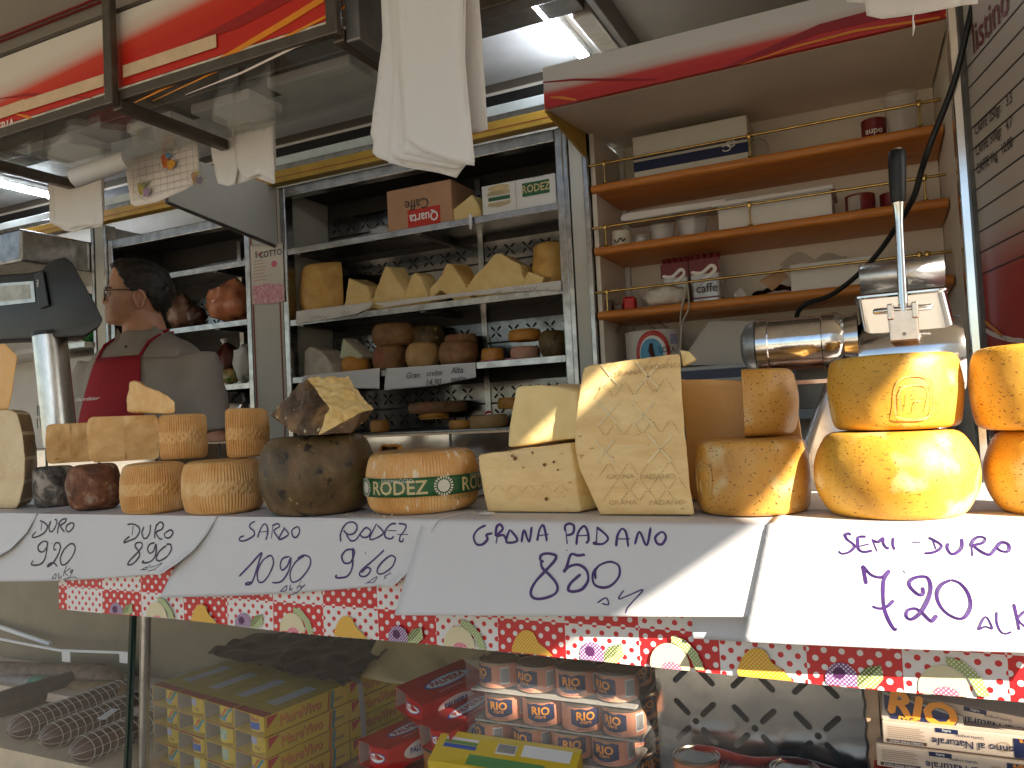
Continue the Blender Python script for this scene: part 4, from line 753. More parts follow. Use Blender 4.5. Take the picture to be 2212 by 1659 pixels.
# half wheels resting on them
zt1 = max(zq, zb_)+.001
def view_at(F): v = V(F.x-CAM.x, F.y-CAM.y, 0).normalized(); return v, V(v.y, -v.x, 0)
def half(label, xl, xr, yt, yb, yf, z0, ribs=0, m=c_rib, cm=c_ribc, n=90, sd=1, turn=0, nzv=.003):
    """half wheel with its cut face to the viewer"""
    F = P((xl+xr)/2, yb, y=yf); v, r_ = view_at(F); D = math.hypot(F.x-CAM.x, F.y-CAM.y); w = D*math.tan(math.acos(ray(xl, yb).normalized().dot(ray(xr, yb).normalized())))
    h = zat((xl+xr)/2, yt, F)-z0; c = V(F.x, F.y, z0); a0 = math.atan2(r_.y, r_.x)+turn; b = MB(); wheel_mesh(b, c, w/2, h, a0=a0, a1=a0+math.pi, ribs=ribs, sd=sd, n=n, nz=nzv, top=.95, rd=.1)
    return tag(b.build('cheese_half', [m, cm], smooth=40, origin=c), label, 'cheese')
def chunk(label, xl, xr, yt, yb, yf, z0, ribs=0, m=c_rib, cm=c_ribc, n=160, sd=1, turn=0, op=62, nzv=.003):
    """wedge with its rind to the viewer"""
    F = P((xl+xr)/2, yb, y=yf); v, r_ = view_at(F); D = math.hypot(F.x-CAM.x, F.y-CAM.y); w = D*math.tan(math.acos(ray(xl, yb).normalized().dot(ray(xr, yb).normalized())))
    r = w/2/math.sin(R(op)); h = zat((xl+xr)/2, yt, F)-z0; am = math.atan2(-v.y, -v.x)+turn; c = V(F.x, F.y, z0)-V(math.cos(am), math.sin(am), 0)*r*.8; b = MB(); wheel_mesh(b, c, r, h, a0=am-R(op), a1=am+R(op), ribs=ribs, sd=sd, n=n, nz=nzv, top=.96, rd=.1)
    return tag(b.build('cheese_quarter', [m, cm], smooth=40, origin=c), label, 'cheese')
half('ribbed cheese half with its orange cut face turned to the front, on two lower wheels', 192, 350, 898, 998, .11, zt1, ribs=60, n=160, sd=2.2)
half('darker cut cheese half lying over the grey and brown wheels', 100, 206, 914, 1005, .13, max(zg_, zb_)+.001, m=c_brown, sd=3.1)
chunk('ribbed basket cheese quarter with embossed rind beside the orange cut half', 347, 455, 894, 997, .10, zt1+.001, ribs=70, sd=4.4, turn=.12)
zt2 = PZ+fit_wheel(396, 574, 996, 1112, PZ)[2]
chunk('ribbed basket cheese quarter standing alone on a ribbed wheel beside the dark chunk', 496, 604, 882, 995, .10, zt2+.002, ribs=70, sd=5.7, turn=.55, op=66, nzv=.004)
hz = zat(300, 898, P(300, 990, y=.11))
slab('cheese_piece', 'rough orange cheese piece topmost on the orange cut half, before the apron', [(276, 893), (274, 860), (279, 826), (300, 829), (318, 838), (345, 848), (362, 856), (378, 870), (379, 890), (375, 897)], .08, [c_ribc, c_ribc], yf=.13, z0=hz, jit=.004)
# big aged half wheel and wedge at the far end
vd = view_at(P(20, 1000, y=.05))[0]
ol = [(-110, 1098), (-110, 888), (20, 884), (36, 890), (48, 935), (54, 990), (52, 1040), (42, 1085), (34, 1098)]
bw = slab('aged_cheese_half', 'big aged half wheel with pale cut face and dark curved rind at the counter end', ol, [vd*.12+V(vd.y, -vd.x, 0)*.028]*len(ol), [c_bigc, c_bigr], yf=.05, z0=PZ, jit=.002)
slab('cheese_wedge', 'orange yellow cheese wedge on top of the big aged half wheel', [(-60, 882), (-50, 745), (10, 740), (38, 766), (26, 850), (18, 884)], .10, [c_semic, c_semi2], yf=.07, z0=zat(10, 886, P(10, 900, y=.07)), jit=.002)
# crumbs and odd bits on the papers
b = MB()
for i in range(70):
    px, py = random.choice([(random.uniform(1045, 1500), random.uniform(1096, 1114)), (random.uniform(640, 860), random.uniform(1108, 1117)), (random.uniform(1000, 1060), random.uniform(1085, 1110))]); p = P(px, py, z=PZ); s = random.uniform(.0006, .0022)
    if p.y < .005: continue
    b.lathe([(0, -s*.4), (s, 0), (s*.5, s*.8), (0, s)], 5, p+V(0, 0, s*.3), Matrix.Rotation(random.random()*6, 3, 'Z'))
tag(b.build('cheese_crumbs', c_gcut, weld=False), 'pale cheese crumbs scattered on the papers', 'crumbs', kind='stuff')
b = MB(); c_ = P(1052, 1112, z=PZ); b.lathe([(0, .0), (.010, .0005), (.013, .0022), (.008, .004), (0, .0045)], 18, c_, Matrix.Diagonal((1.2, .5, 1))); tag(b.build('cheese_flake', white_lam, smooth=60), 'flat white cheese flake lying on the grana paper', 'cheese')
# stacked wrapping paper and dry crusts behind the waxed wheel
for (x0, x1, y_, lab) in ((900, 1035, .30, 'stack of white wrapping paper behind the green band wheel'),):
    A, B = P(x0, 985, y=y_), P(x1, 985, y=y_); b = MB()
    for i in range(7): b.box(A.x+random.uniform(-.004, .004), B.x+random.uniform(-.004, .004), .26+random.uniform(0, .01), .395, PZ+.001+i*.010, PZ+.0095+i*.010)
    tag(b.build('wrapping_paper', paperm, weld=False), lab, 'paper')
b = MB()
for i in range(7): c_ = P(825+i*5, 970+random.uniform(-3, 6), y=.26); a = random.random()*6; b.prism([c_+V(math.cos(a+q)*r_, 0, math.sin(a+q)*r_*.9) for q, r_ in ((0, .012), (1.3, .008), (2.8, .011), (4.4, .007))], (.004, .006, .002))
tag(b.build('cheese_crusts', [c_orng], weld=False), 'pile of curled orange cheese crusts between dark wheel and waxed wheel', 'crusts', kind='stuff')
cp = P(845, 985, y=.28); MB().box(cp.x-.05, cp.x+.05, .22, .34, PZ, cp.z-.004).build('crust_dish', white_lam, bevel=.004); tag(bpy.data.objects['crust_dish'], 'white dish under the orange crusts behind the dark wheel', 'dish')
# ================================================================ glass display case under the counter
dc = thing('display_case', 'glass fronted display case full of cans and cured meat under the counter', 'display case', (-1.1, .2, .70))
liner = MATS['olive_beige_liner']
MB().box(-2.7, .62, .02, .43, .70, .72).build('case_floor', steel, dc)
MB().box(-2.7, .62, .415, .425, .721, 1.19).build('case_back', liner, dc)
J = P(290, 1330, y=.0).x
for (x0, x1) in ((-2.7, J-.012), (J+.002, .60)):
    b = MB(); b.prism([(x0, .012, 1.30), (x0, .008, 1.10), (x0, -.004, .72), (x0, .002, .72), (x0, .014, 1.10), (x0, .018, 1.30)], (x1-x0, 0, 0)); b.build('glass_pane', caseglass, dc)
b = MB(); b.prism([(J-.011, .010, 1.30), (J-.050, -.006, .72), (J-.044, .002, .72), (J-.005, .016, 1.30)], (.007, 0, 0)); b.build('pane_edge', mat('dark_green_glass_edge', (.006, .02, .014), .15, 0), dc)
b = MB(); b.tube([(J+.006, .03, 1.31), (J-.026, .022, .72)], .010, 12); b.build('pane_post', alum, dc, smooth=60)
MB().box(-2.7, .62, .02, .40, 1.285, 1.304).build('top_rail', alum, dc)
MB().box(-2.7, .62, -.006, .016, .12, .715).build('base_panel', cream, dc)
# ---- generic can, shared by all tuna cans
def can_proto(name, body, lidm, r=.0325, h=.038, patch=None, txt=(), barcode=True, cat='can'):
    b = MB(); pr = [(0, 0), (r*.94, 0), (r, .001), (r*1.015, .002), (r, .0035), (r, h-.0035), (r*1.02, h-.002), (r*1.02, h), (r*.96, h), (r*.93, h-.002), (0, h-.002)]
    b.lathe(pr[3:6], 32, mi=0); b.lathe(pr[:4], 32, mi=1); b.lathe(pr[5:], 32, mi=1); o = b.build(name, [body, lidm], smooth=40, origin=(0, 0, 0))
    b = MB(); b.lathe([(r*.86, h-.0012), (r*.84, h-.0005), (r*.80, h-.0005), (r*.78, h-.0012)], 32); b.build('lid_ring', lidm, o, smooth=60)
    wrap = lambda p: V(math.cos(p.x/r-math.pi/2)*(r+.0006+p.y), math.sin(p.x/r-math.pi/2)*(r+.0006+p.y), p.z)
    if patch:
        b = MB(); n = 14
        b.add([wrap(V(-.022+.044*i/n, .0002, h*.86-.001*math.sin(i))) for i in range(n+1)]+[wrap(V(-.022+.044*i/n, .0002, h*.30-.12*h*math.sin(math.pi*i/n))) for i in range(n+1)], [(i, i+1, n+2+i, n+1+i) for i in range(n)]); b.build('label_patch', patch, o, weld=False)
    for (s, x, z, size, m, bo) in txt: text(s, m, o, (x, .0008, h*z), (1, 0, 0), (0, 0, 1), size, 'label_text', 1, wrap, bold=bo)
    if barcode:
        b = MB(); b.add([wrap(V(x, .0003, z)) for z in (h*.2, h*.85) for x in (.036, .041, .046, .051)], [(0, 1, 5, 4), (1, 2, 6, 5), (2, 3, 7, 6)]); b.build('barcode_patch', white_lam, o, weld=False)
        b = MB()
        for i in range(9): x = .0372+i*.0015; b.add([wrap(V(x, .0006, h*.25)), wrap(V(x+.0007, .0006, h*.25)), wrap(V(x+.0007, .0006, h*.8)), wrap(V(x, .0006, h*.8))], [(0, 1, 2, 3)])
        tag(b.build('barcode', ink, o, weld=False), kind='stuff')
    return o
salmon = mat('salmon_label', (.60, .24, .14), .35, .08, 20); canlid = mat('tin_lid', (.55, .42, .30), .3, .2, 30, metal=.9); navy = mat('navy_print', (.012, .02, .07), .35, .1); orangeT = mat('orange_letter', (.80, .30, .03), .4, .05); yel = mat('yellow_carton', (.72, .50, .03), .42, .07, 12); redp = mat('red_carton', (.52, .014, .012), .38, .08, 12); whitet = mat('white_print', (.8, .78, .76), .45, .03); greyc = mat('grey_card_inside', (.36, .33, .29), .7, .1, 30); cream_c = mat('cream_carton', (.66, .52, .40), .45, .06, 12); bluep = mat('blue_print', (.03, .10, .42), .4, .05); kraft = mat('kraft_cardboard', (.46, .29, .17), .75, .12, 18, .15, 120)
rio = can_proto('tuna_can', salmon, canlid, .0325, .040, navy, [('RIO', 0, .60, .017, orangeT, .03), ('mare', 0, .40, .008, orangeT, .01), ("all'Olio di Oliva", .0, .14, .0045, navy, 0)])
RX0, RY0, RZ0, RP = -.593, .104, 1.106-.040, .0665
first = True; n = 0
for lay in range(4):
    zz = RZ0-lay*.0475; sh = [0, .004, -.012, .0][lay]
    for j in range(3):
        for i in range(4):
            if lay and j and i < 3: continue
            loc = V(RX0+i*RP+sh+(.006 if lay == 1 else 0), RY0+j*RP-(.006 if lay == 1 else 0), zz); rz = random.uniform(-.9, .5) if j == 0 else (random.uniform(.6, 1.4) if i == 3 else random.uniform(0, 6))
            lab = 'salmon pink tuna can in the %s layer of the shrink-wrapped stack' % ['topmost', 'second', 'third', 'lowest'][lay]
            if first: rio.location = loc; rio.rotation_euler = (0, 0, rz); ORG[rio.name] = loc; tag(rio, lab, 'can', 'tuna cans stacked in shrink wrap'); first = False
            else: copy_tree(rio, loc, (0, 0, rz), lab)
    MB().box(RX0-.036+sh, RX0+3*RP+.037+sh, RY0-.034, RY0+2*RP+.036, zz-.0045, zz-.0015).build('cardboard_sheet', greyc); tag(C.objects[-1], ['grey card sheet under the top layer of tuna cans', 'grey card sheet under the second layer of tuna cans', 'grey card sheet under the third layer of tuna cans', 'grey card sheet under the bottom layer of tuna cans'][lay], 'card')
fw_ = MB(); x0, x1, y0, y1, z0, z1 = RX0-.040, RX0+3*RP+.042, RY0-.041, RY0+2*RP+.042, .88, 1.112
for (a, c, d) in ((V(x0, y0, z0), V(x1-x0, 0, 0), V(0, 0, z1-z0)), (V(x1, y0, z0), V(0, y1-y0, 0), V(0, 0, z1-z0)), (V(x0, y0, z1), V(x1-x0, 0, 0), V(0, y1-y0, 0))):
    fw_.grid(lambda u, v, a=a, c=c, d=d: (lambda p: p+noise.noise_vector(p*30)*.003)(a+c*u+d*v), 34, 24)
tag(fw_.build('shrink_wrap', filmm, smooth=80), 'clear crinkled shrink wrap round the stack of salmon pink tuna cans', 'plastic wrap')
t = thing('red_carton_card', 'red carton top with navy and orange label lying on the wrapped tuna cans', 'carton', V(-.46, .30, 1.114)); MB().box(-.62, -.30, .20, .36, 1.114, 1.118).build('card', redp, t)
MB().box(-.53, -.40, .205, .25, 1.1182, 1.1186).build('navy_label', navy, t); text('RIO mare', orangeT, t, (-.465, .228, 1.1192), (-1, 0, 0), (0, -1, 0), .034, 'label_text', .8, bold=.03); text('12x80g', navy, t, (-.355, .235, 1.1184), (-1, 0, 0), (0, -1, 0), .02, 'label_text')
# ---- sleeves of three cans
rb = [mat('rainbow_red', (.55, .05, .02), .4, 0), mat('rainbow_orange', (.7, .3, .02), .4, 0), mat('rainbow_green', (.03, .3, .08), .4, 0), mat('rainbow_blue', (.02, .25, .5), .4, 0)]
def quad_on(b, o, u, v, pts): b.add([o+u*a+v*c for a, c in pts], [tuple(range(len(pts)))])
def sleeve(name, w, h, L, outer, can_label, brand, tcol, group, label, cat='carton'):
    """open ended carton sleeve at the origin: front opening faces -Y, x 0..w, z 0..h"""
    t = thing(name, label, cat, (0, 0, 0), group); th = .0008
    MB().box(0, w, 0, L, 0, th).build('sleeve_bottom', outer, t); MB().box(0, w, 0, L, h-th, h).build('sleeve_top', outer, t); MB().box(0, th, 0, L, th, h-th).build('sleeve_side', [outer], t); MB().box(w-th, w, 0, L, th, h-th).build('sleeve_side', outer, t)
    MB().box(th, th+.0005, .001, L-.001, th, h-th).build('sleeve_lining', greyc, t); MB().box(w-th-.0005, w-th, .001, L-.001, th, h-th).build('sleeve_lining', greyc, t)
    return t
MZ, MP, MW = .974, .0385, .094
yaw = R(-10.5); ca_, sa_ = math.cos(yaw), math.sin(yaw); mo = V(-1.42, .122, 0)
mv = sleeve('tuna_carton', .091, .036, .20, yel, yel, 'MareVivo', orangeT, 'yellow tuna cartons in a block', 'yellow three-can tuna carton in the strapped block behind the glass', 'carton')
can = MB(); can.lathe([(0, .002), (.030, .002), (.0305, .004), (.0305, .031), (.031, .0325), (.029, .033), (0, .032)], 24, (.052, .036, 0)); cm = can.build('can', yel, mv, smooth=40)
for k, m_ in enumerate(rb):
    b = MB(); b.add([V(.052+.0312*math.sin(a), .036-.0312*math.cos(a), z) for z, a0 in ((.029, .25), (.010, -.25)) for a in (a0+k*.13, a0+k*.13+.13)], [(0, 1, 3, 2)]); b.build('rainbow_stripe', m_, mv, weld=False)
wing = mat('dolphin_blue', (.12, .32, .55), .4, .1); b = MB(); ribbon(b, [V(.038, .0085, .010), V(.046, .0045, .0125), V(.055, .0048, .008), V(.062, .0062, .0075)], .005); b.build('dolphin_print', wing, mv, weld=False)
b = MB(); xx = .0915; b.add([V(xx, .006, .034), V(xx, .032, .034), V(xx, .006, .014)], [(0, 1, 2)]); b.build('red_corner', redp, mv, weld=False)
text('MareVivo', orangeT, mv, (xx+.0004, .082, .019), (0, 1, 0), (0, 0, 1), .026, 'brand_text', .95, bold=.03); text('MareVivo', ink, mv, (xx+.0002, .083, .0183), (0, 1, 0), (0, 0, 1), .0265, 'brand_text', .95, bold=.045)
text('tonno', navy, mv, (xx+.0004, .172, .016), (0, 1, 0), (0, 0, 1), .012, 'brand_text')
for k, m_ in enumerate(rb): b = MB(); b.add([V(xx+.0001*(1+k), .146+k*.0035, .001), V(xx+.0001*(1+k), .150+k*.0035, .001), V(xx+.0001*(1+k), .155+k*.0035, .035), V(xx+.0001*(1+k), .151+k*.0035, .035)], [(0, 1, 2, 3)]); b.build('rainbow_stripe', m_, mv, weld=False)
b = MB(); b.box(.002, .089, .001, .02, .0362, .0365); b.build('red_print', redp, mv); b = MB(); b.box(.03, .06, .05, .15, .0362, .0364); b.build('grey_print', whitet, mv)
def variant(src, kind):
    v = copy_tree(src, V(0, 0, 0)); lo = [c for c in v.children if c.name.startswith(('rainbow_stripe', 'dolphin'))]
    for c in lo:
        if c.name.startswith('dolphin') or c.location.x < .08: bpy.data.objects.remove(c)
    b = MB(); wv = lambda x, z: V(.052+.0312*math.sin(x/.03), .036-.0312*math.cos(x/.03), z)
    if kind == 1:
        b.add([wv(-.014+.004*i, z) for z in (.017, .030) for i in range(6)], [(i, i+1, i+7, i+6) for i in range(5)]); b.build('barcode_patch', mat('lilac_barcode', (.45, .45, .62), .5, .2, 200), v, weld=False).location -= V(0, 0, 0)
        text('52g', ink, v, (0, 0, .011), (1, 0, 0), (0, 0, 1), .008, 'label_text', 1, lambda p: wv(p.x+.006, p.z))
    elif kind == 2:
        b.add([wv(-.016+.006*i, z) for z in (.006, .019) for i in range(6)], [(i, i+1, i+7, i+6) for i in range(5)]); b.build('blue_patch', bluep, v, weld=False); text('Vivo', redp, v, (0, 0, .025), (1, 0, 0), (0, 0, 1), .012, 'label_text', 1, lambda p: wv(p.x+.002, p.z), bold=.03)
    else:
        b.add([wv(-.010+.004*i, z) for z in (.008, .028) for i in range(6)], [(i, i+1, i+7, i+6) for i in range(5)]); b.build('green_table', mat('pale_green_table', (.45, .55, .38), .5, .3, 300), v, weld=False)
    return v
protos = [mv, variant(mv, 1), variant(mv, 2), variant(mv, 3)]; used = set()
first = True
for dep in range(2):
    for i in range(4):
        for r_ in range(4):
            if dep and i < 3 and r_: continue
            lp = V(i*MW+.3*0, dep*.204, 0); loc = mo+V(lp.x*ca_-lp.y*sa_, lp.x*sa_+lp.y*ca_, MZ-MP*(r_+1)+.002)+V(random.uniform(-.001, .001), random.uniform(-.002, .002), 0)
            pk_ = [0, 0, 1, 0, 1, 0, 2, 3, 0, 3, 3, 0, 2, 1, 0, 1][(i*4+r_) % 16]; src = protos[pk_]
            if pk_ not in used: src.location = loc; src.rotation_euler = (0, 0, yaw); ORG[src.name] = loc; used.add(pk_); oo = src
            else: oo = copy_tree(src, loc, (0, 0, yaw))
            oo['label'] = 'yellow tuna carton with %s, %s row of the %s' % (['rainbow can', 'barcode can', 'blue and red can', 'green table can'][pk_], ['top', 'second', 'third', 'bottom'][r_], 'strapped block' if not dep else 'block behind the strap')
b = MB(); pw = lambda x, y, z: mo+V(x*ca_-y*sa_, x*sa_+y*ca_, z)
b.grid(lambda u, v: pw(-.004+.386*u, -.006+.42*v, MZ+.004)+noise.noise_vector(V(u*6, v*6, 1))*.003, 30, 30)
b.grid(lambda u, v: pw(.384, -.006+.42*u, .80+(MZ+.004-.80)*v)+noise.noise_vector(V(u*9, v*6, 7))*.003, 30, 16); b.grid(lambda u, v: pw(-.004+.388*u, -.008, .80+(MZ+.004-.80)*v)+noise.noise_vector(V(u*9, v*6, 3))*.0025, 30, 16)
tag(b.build('shrink_wrap', filmm, smooth=80), 'clear shrink wrap round the block of yellow tuna cartons', 'plastic wrap')
b = MB(); q = [pw(-.004, .21, MZ+.007), pw(.2, .215, MZ+.007), pw(.372, .22, MZ+.007), pw(.388, .222, MZ-.004), pw(.390, .224, MZ-.08), pw(.390, .226, .80)]
for a_, c_ in zip(q, q[1:]): b.obox((a_+c_)/2, (c_-a_)/2, V(-sa_, ca_, 0)*.006, (c_-a_).cross(V(-sa_, ca_, 0)).normalized()*.0004)
tag(b.build('packing_strap', mat('grey_strap', (.42, .40, .42), .35, .05)), 'pale grey packing strap over the block of yellow tuna cartons', 'strap')
b = MB(); b.grid(lambda u, v: pw(-.05+.46*u, .16+.28*v, MZ+.012+.03*v+.020*abs(noise.noise(V(u*7, v*6, 2)))+.05*v*u), 40, 30)
tag(b.build('dark_plastic_sheet', mat('dark_plastic', (.035, .028, .024), .22, .3, 20), smooth=60), 'crumpled dark plastic sheet on the back of the yellow carton block', 'plastic sheet')
b = MB(); b.grid(lambda u, v: V(-1.0+.42*u, .40-.13*v*v, 1.18-.20*v)+noise.noise_vector(V(u*6, v*5, 2))*.012, 40, 24)
tag(b.build('kraft_paper_sheet', mat('kraft_paper', (.40, .30, .15), .6, .12, 14, .3, 40), smooth=40, solid=.0008), 'creased kraft paper sheet at the case back between yellow cartons and pink cans', 'paper')
# ---- red two-can sleeves
def red_sleeve(loc, rot, label):
    t = sleeve('red_tuna_carton', .074, .040, .15, redp, redp, 'PALMERA', whitet, 'red tuna cartons', label)
    can = MB(); can.lathe([(0, .002), (.031, .002), (.032, .004), (.032, .033), (.033, .0355), (.0305, .036), (0, .035)], 28, (.037, .034, 0)); cm = can.build('can', redp, t, smooth=40)
    wr_ = lambda p: V(.037+math.sin(p.x/.032)*(.0326+p.y), .034-math.cos(p.x/.032)*(.0326+p.y), p.z)
    b = MB(); b.add([wr_(V(.006+.016*math.cos(a), .0002, .019+.0085*math.sin(a))) for a in (2*math.pi*i/20 for i in range(20))], [tuple(range(20))]); b.build('blue_oval', bluep, t, weld=False)
    b = MB(); b.add([wr_(V(.006+.0145*math.cos(a), .0004, .019+.007*math.sin(a))) for a in (2*math.pi*i/20 for i in range(20))], [tuple(range(20))]); b.build('white_oval', whitet, t, weld=False)
    text('PALMERA', redp, t, (.006, .0007, .019), (1, 0, 0), (0, 0, 1), .0072, 'brand_text', .85, wr_, bold=.02); text('Fatto come piace', whitet, t, (-.018, .0005, .027), (1, 0, 0), (0, 0, 1), .0035, 'small_text', 1, wr_); text('a noi Italiani', whitet, t, (-.018, .0005, .022), (1, 0, 0), (0, 0, 1), .0035, 'small_text', 1, wr_)
    for (zz, dx) in ((.0404, 0),):
        b = MB(); b.add([V(.036+.024*math.cos(a)*.62, .085+.05*math.sin(a), zz) for a in (2*math.pi*i/22 for i in range(22))], [tuple(range(22))]); b.build('blue_oval', bluep, t, weld=False)
        b = MB(); b.add([V(.036+.021*math.cos(a)*.62, .085+.046*math.sin(a), zz+.0003) for a in (2*math.pi*i/22 for i in range(22))], [tuple(range(22))]); b.build('white_oval', whitet, t, weld=False)
        text('PALMERA', redp, t, (.036, .085, zz+.0006), (0, 1, 0), (-1, 0, 0), .0185, 'brand_text', .95, bold=.03)
    b = MB(); b.add([V(.0745, .03+.04*math.cos(a)+.045, .02+.014*math.sin(a)) for a in (2*math.pi*i/22 for i in range(22))], [tuple(range(22))]); b.build('white_oval', whitet, t, weld=False); text('PALMERA', bluep, t, (.0749, .075, .02), (0, 1, 0), (0, 0, 1), .014, 'brand_text', .9, bold=.03)
    text('tonno all olio di oliva', whitet, t, (.058, .075, .0405), (0, 1, 0), (-1, 0, 0), .006, 'small_text'); 
    t.location = loc; t.rotation_euler = rot; ORG[t.name] = Vector(loc)
A = P(775, 1640, y=.045); red_sleeve(V(A.x, .045, A.z-.008), (0, 0, R(-14)), 'red tuna carton lying lowest with a barcode side up before the yellow block')
A = P(905, 1600, y=.07); red_sleeve(V(A.x, .075, A.z-.012), (R(6), 0, R(-16)), 'red tuna carton with large white brand oval on top beside the yellow box')
A = P(846, 1520, y=.10); red_sleeve(V(A.x, .11, A.z-.01), (R(4), R(14), R(-20)), 'red tuna carton tilted askew on top of the two other red cartons')
bc = can_proto('brown_can', mat('amber_label', (.38, .16, .03), .4, .1), canlid, .036, .045, None, [('8', -.01, .6, .012, whitet, .02)], False); A = P(935, 1650, y=.06); bc.location = V(A.x, .10, A.z-.03); ORG[bc.name] = bc.location.copy(); tag(bc, 'amber brown can under the red tuna cartons', 'can')
for (a, q, lab) in ((1000, 1640, 'shelf block of plain cartons under the red cartons'),): pass
MB().box(-.88, -.66, .05, .36, .721, .905).build('carton', kraft, bevel=.003); tag(C.objects[-1], 'plain kraft carton carrying the red tuna cartons', 'carton')
MB().box(-1.46, -1.0, .16, .42, .721, .818).build('carton', kraft, bevel=.003); tag(C.objects[-1], 'plain kraft carton beneath the block of yellow tuna cartons', 'carton')
MB().box(-.63, -.345, .085, .30, .721, .915).build('carton', kraft, bevel=.003); tag(C.objects[-1], 'plain kraft carton beneath the stack of pink tuna cans', 'carton')
# ---- yellow box in front
yb = thing('yellow_tuna_box', 'bright yellow tuna box with barcode and green stripes before the pink cans', 'box', (-.57, .045, .90)); xl, xr = P(925, 1632, y=.022).x, P(1232, 1632, y=.022).x
ZT = P(1080, 1592, y=.07).z
b = MB(); b.prism([(xl, .020, ZT-.030), (xl, .070, ZT), (xl, .070, .90), (xl, .020, .90)], (xr-xl, 0, 0)); b.build('box_body', yel, yb, bevel=.001)
sl_n = V(0, -.030, .050).normalized(); sl_u = V(0, .050, .030).normalized()
def yq(name, a0, a1, v0, v1, m, off=.0006): b = MB(); o = V(xl, .020, ZT-.030)+sl_n*off; w_ = xr-xl; b.add([o+V(w_*a, 0, 0)+sl_u*(.0583*v) for a, v in ((a0, v0), (a1, v0), (a1, v1), (a0, v1))], [(0, 1, 2, 3)]); b.build(name, m, yb, weld=False)
grn = mat('green_print', (.12, .30, .10), .4, .05)
yq('green_stripe', .27, .80, .06, .36, grn); yq('barcode_patch', .44, .58, .50, .80, whitet); yq('white_panel', .62, .95, .52, .86, whitet); yq('table_print', .06, .30, .48, .60, bluep); yq('table_print', .06, .30, .62, .70, grn); yq('table_print', .06, .30, .72, .80, whitet)
for i in range(18): yq('bar', .45+i*.007, .4535+i*.007, .54, .78, ink, .0010)
text('MareVivo', orangeT, yb, (xl*.35+xr*.65, .0193, ZT-.060), (-1, 0, 0), (0, 0, -1), .046, 'brand_text', bold=.03)
for k, m_ in enumerate(rb): x = xl+.083+k*.006; b = MB(); b.box(x, x+.006, .0192, .0197, .91, ZT-.032); b.build('rainbow_stripe', m_, yb)
# ---- perforated steel sheet with slots
pf = thing('perforated_sheet', 'slotted shiny steel sheet behind dusty plastic beside the pink tuna cans', 'steel sheet', (-.19, .145, .80)); MB().box(-.345, -.045, .142, .146, .74, 1.19).build('sheet', mat('bright_sheet_steel', (.60, .58, .54), .16, .25, 7, .2, 12, metal=1), pf)
cz = .086; px0 = P(1362*.54/1.7696+2250*.54, (2620+523/1.7696)*.54, y=.14); 
for i in range(-1, 2):
    for j in range(-1, 2):
        c_ = V(px0.x+i*cz, .1412, px0.z+j*cz)
        for sx in (-1, 1):
            for sz in (-1, 1):
                d = V(sx, 0, sz).normalized(); b = MB(); qd = V(-d.z, 0, d.x); cc = c_+d*.0275
                b.prism([cc+d*(.0115*e)+d*(.0042*math.cos(a))*(1 if e > 0 else -1)+qd*(.0042*math.sin(a))*(1 if e > 0 else -1) for e in (1, -1) for a in (-math.pi/2, -.7, 0, .7, math.pi/2)], (0, .0006, 0)); b.build('slot', slotm, pf)
        b = MB(); b.prism([c_+V(math.cos(a)*.0048, 0, math.sin(a)*.0048) for a in (2*math.pi*k/14 for k in range(14))], (0, .0006, 0)); b.build('round_hole', slotm, pf)  # dark disc painted for the shade of an open hole
b = MB(); b.grid(lambda u, v: V(-.335+.28*u, .118+.008*math.sin(u*7)+.01*v, .90+.25*v)+noise.noise_vector(V(u*5, v*5, 4))*.008, 40, 30); tag(b.build('plastic_bag', film_mat('thin_film', .02, .08, 5, .2), smooth=80), 'clear dusty plastic bag hanging before the slotted steel sheet', 'bag')
sausm = mat('dark_red_sausage', (.14, .03, .025), .35, .4, 30, .4, 60)
for (z_, y_, lab, m_) in ((.985, .125, 'dark red packed sausage at the bottom of the plastic bag', sausm),):
    b = MB(); b.tube([(-.30+.24*i/12, y_-.012, z_+.004*math.sin(i)) for i in range(13)], [.006]+[.0155]*11+[.005], 14); tag(b.build('packed_sausage', m_, smooth=60), lab, 'sausage')
for i in range(4):
    c = copy_tree(rio, V(-.275+i*.0665, .085, .962-.01*(i % 2)), (0, 0, random.random()*6), 'salmon pink tuna can standing under the hanging plastic bag'); c['group'] = 'tuna cans under the plastic bag'
MB().box(-.32, -.03, .05, .135, .721, .945).build('carton', kraft, bevel=.003); tag(C.objects[-1], 'plain kraft carton under the single row of pink cans', 'carton')
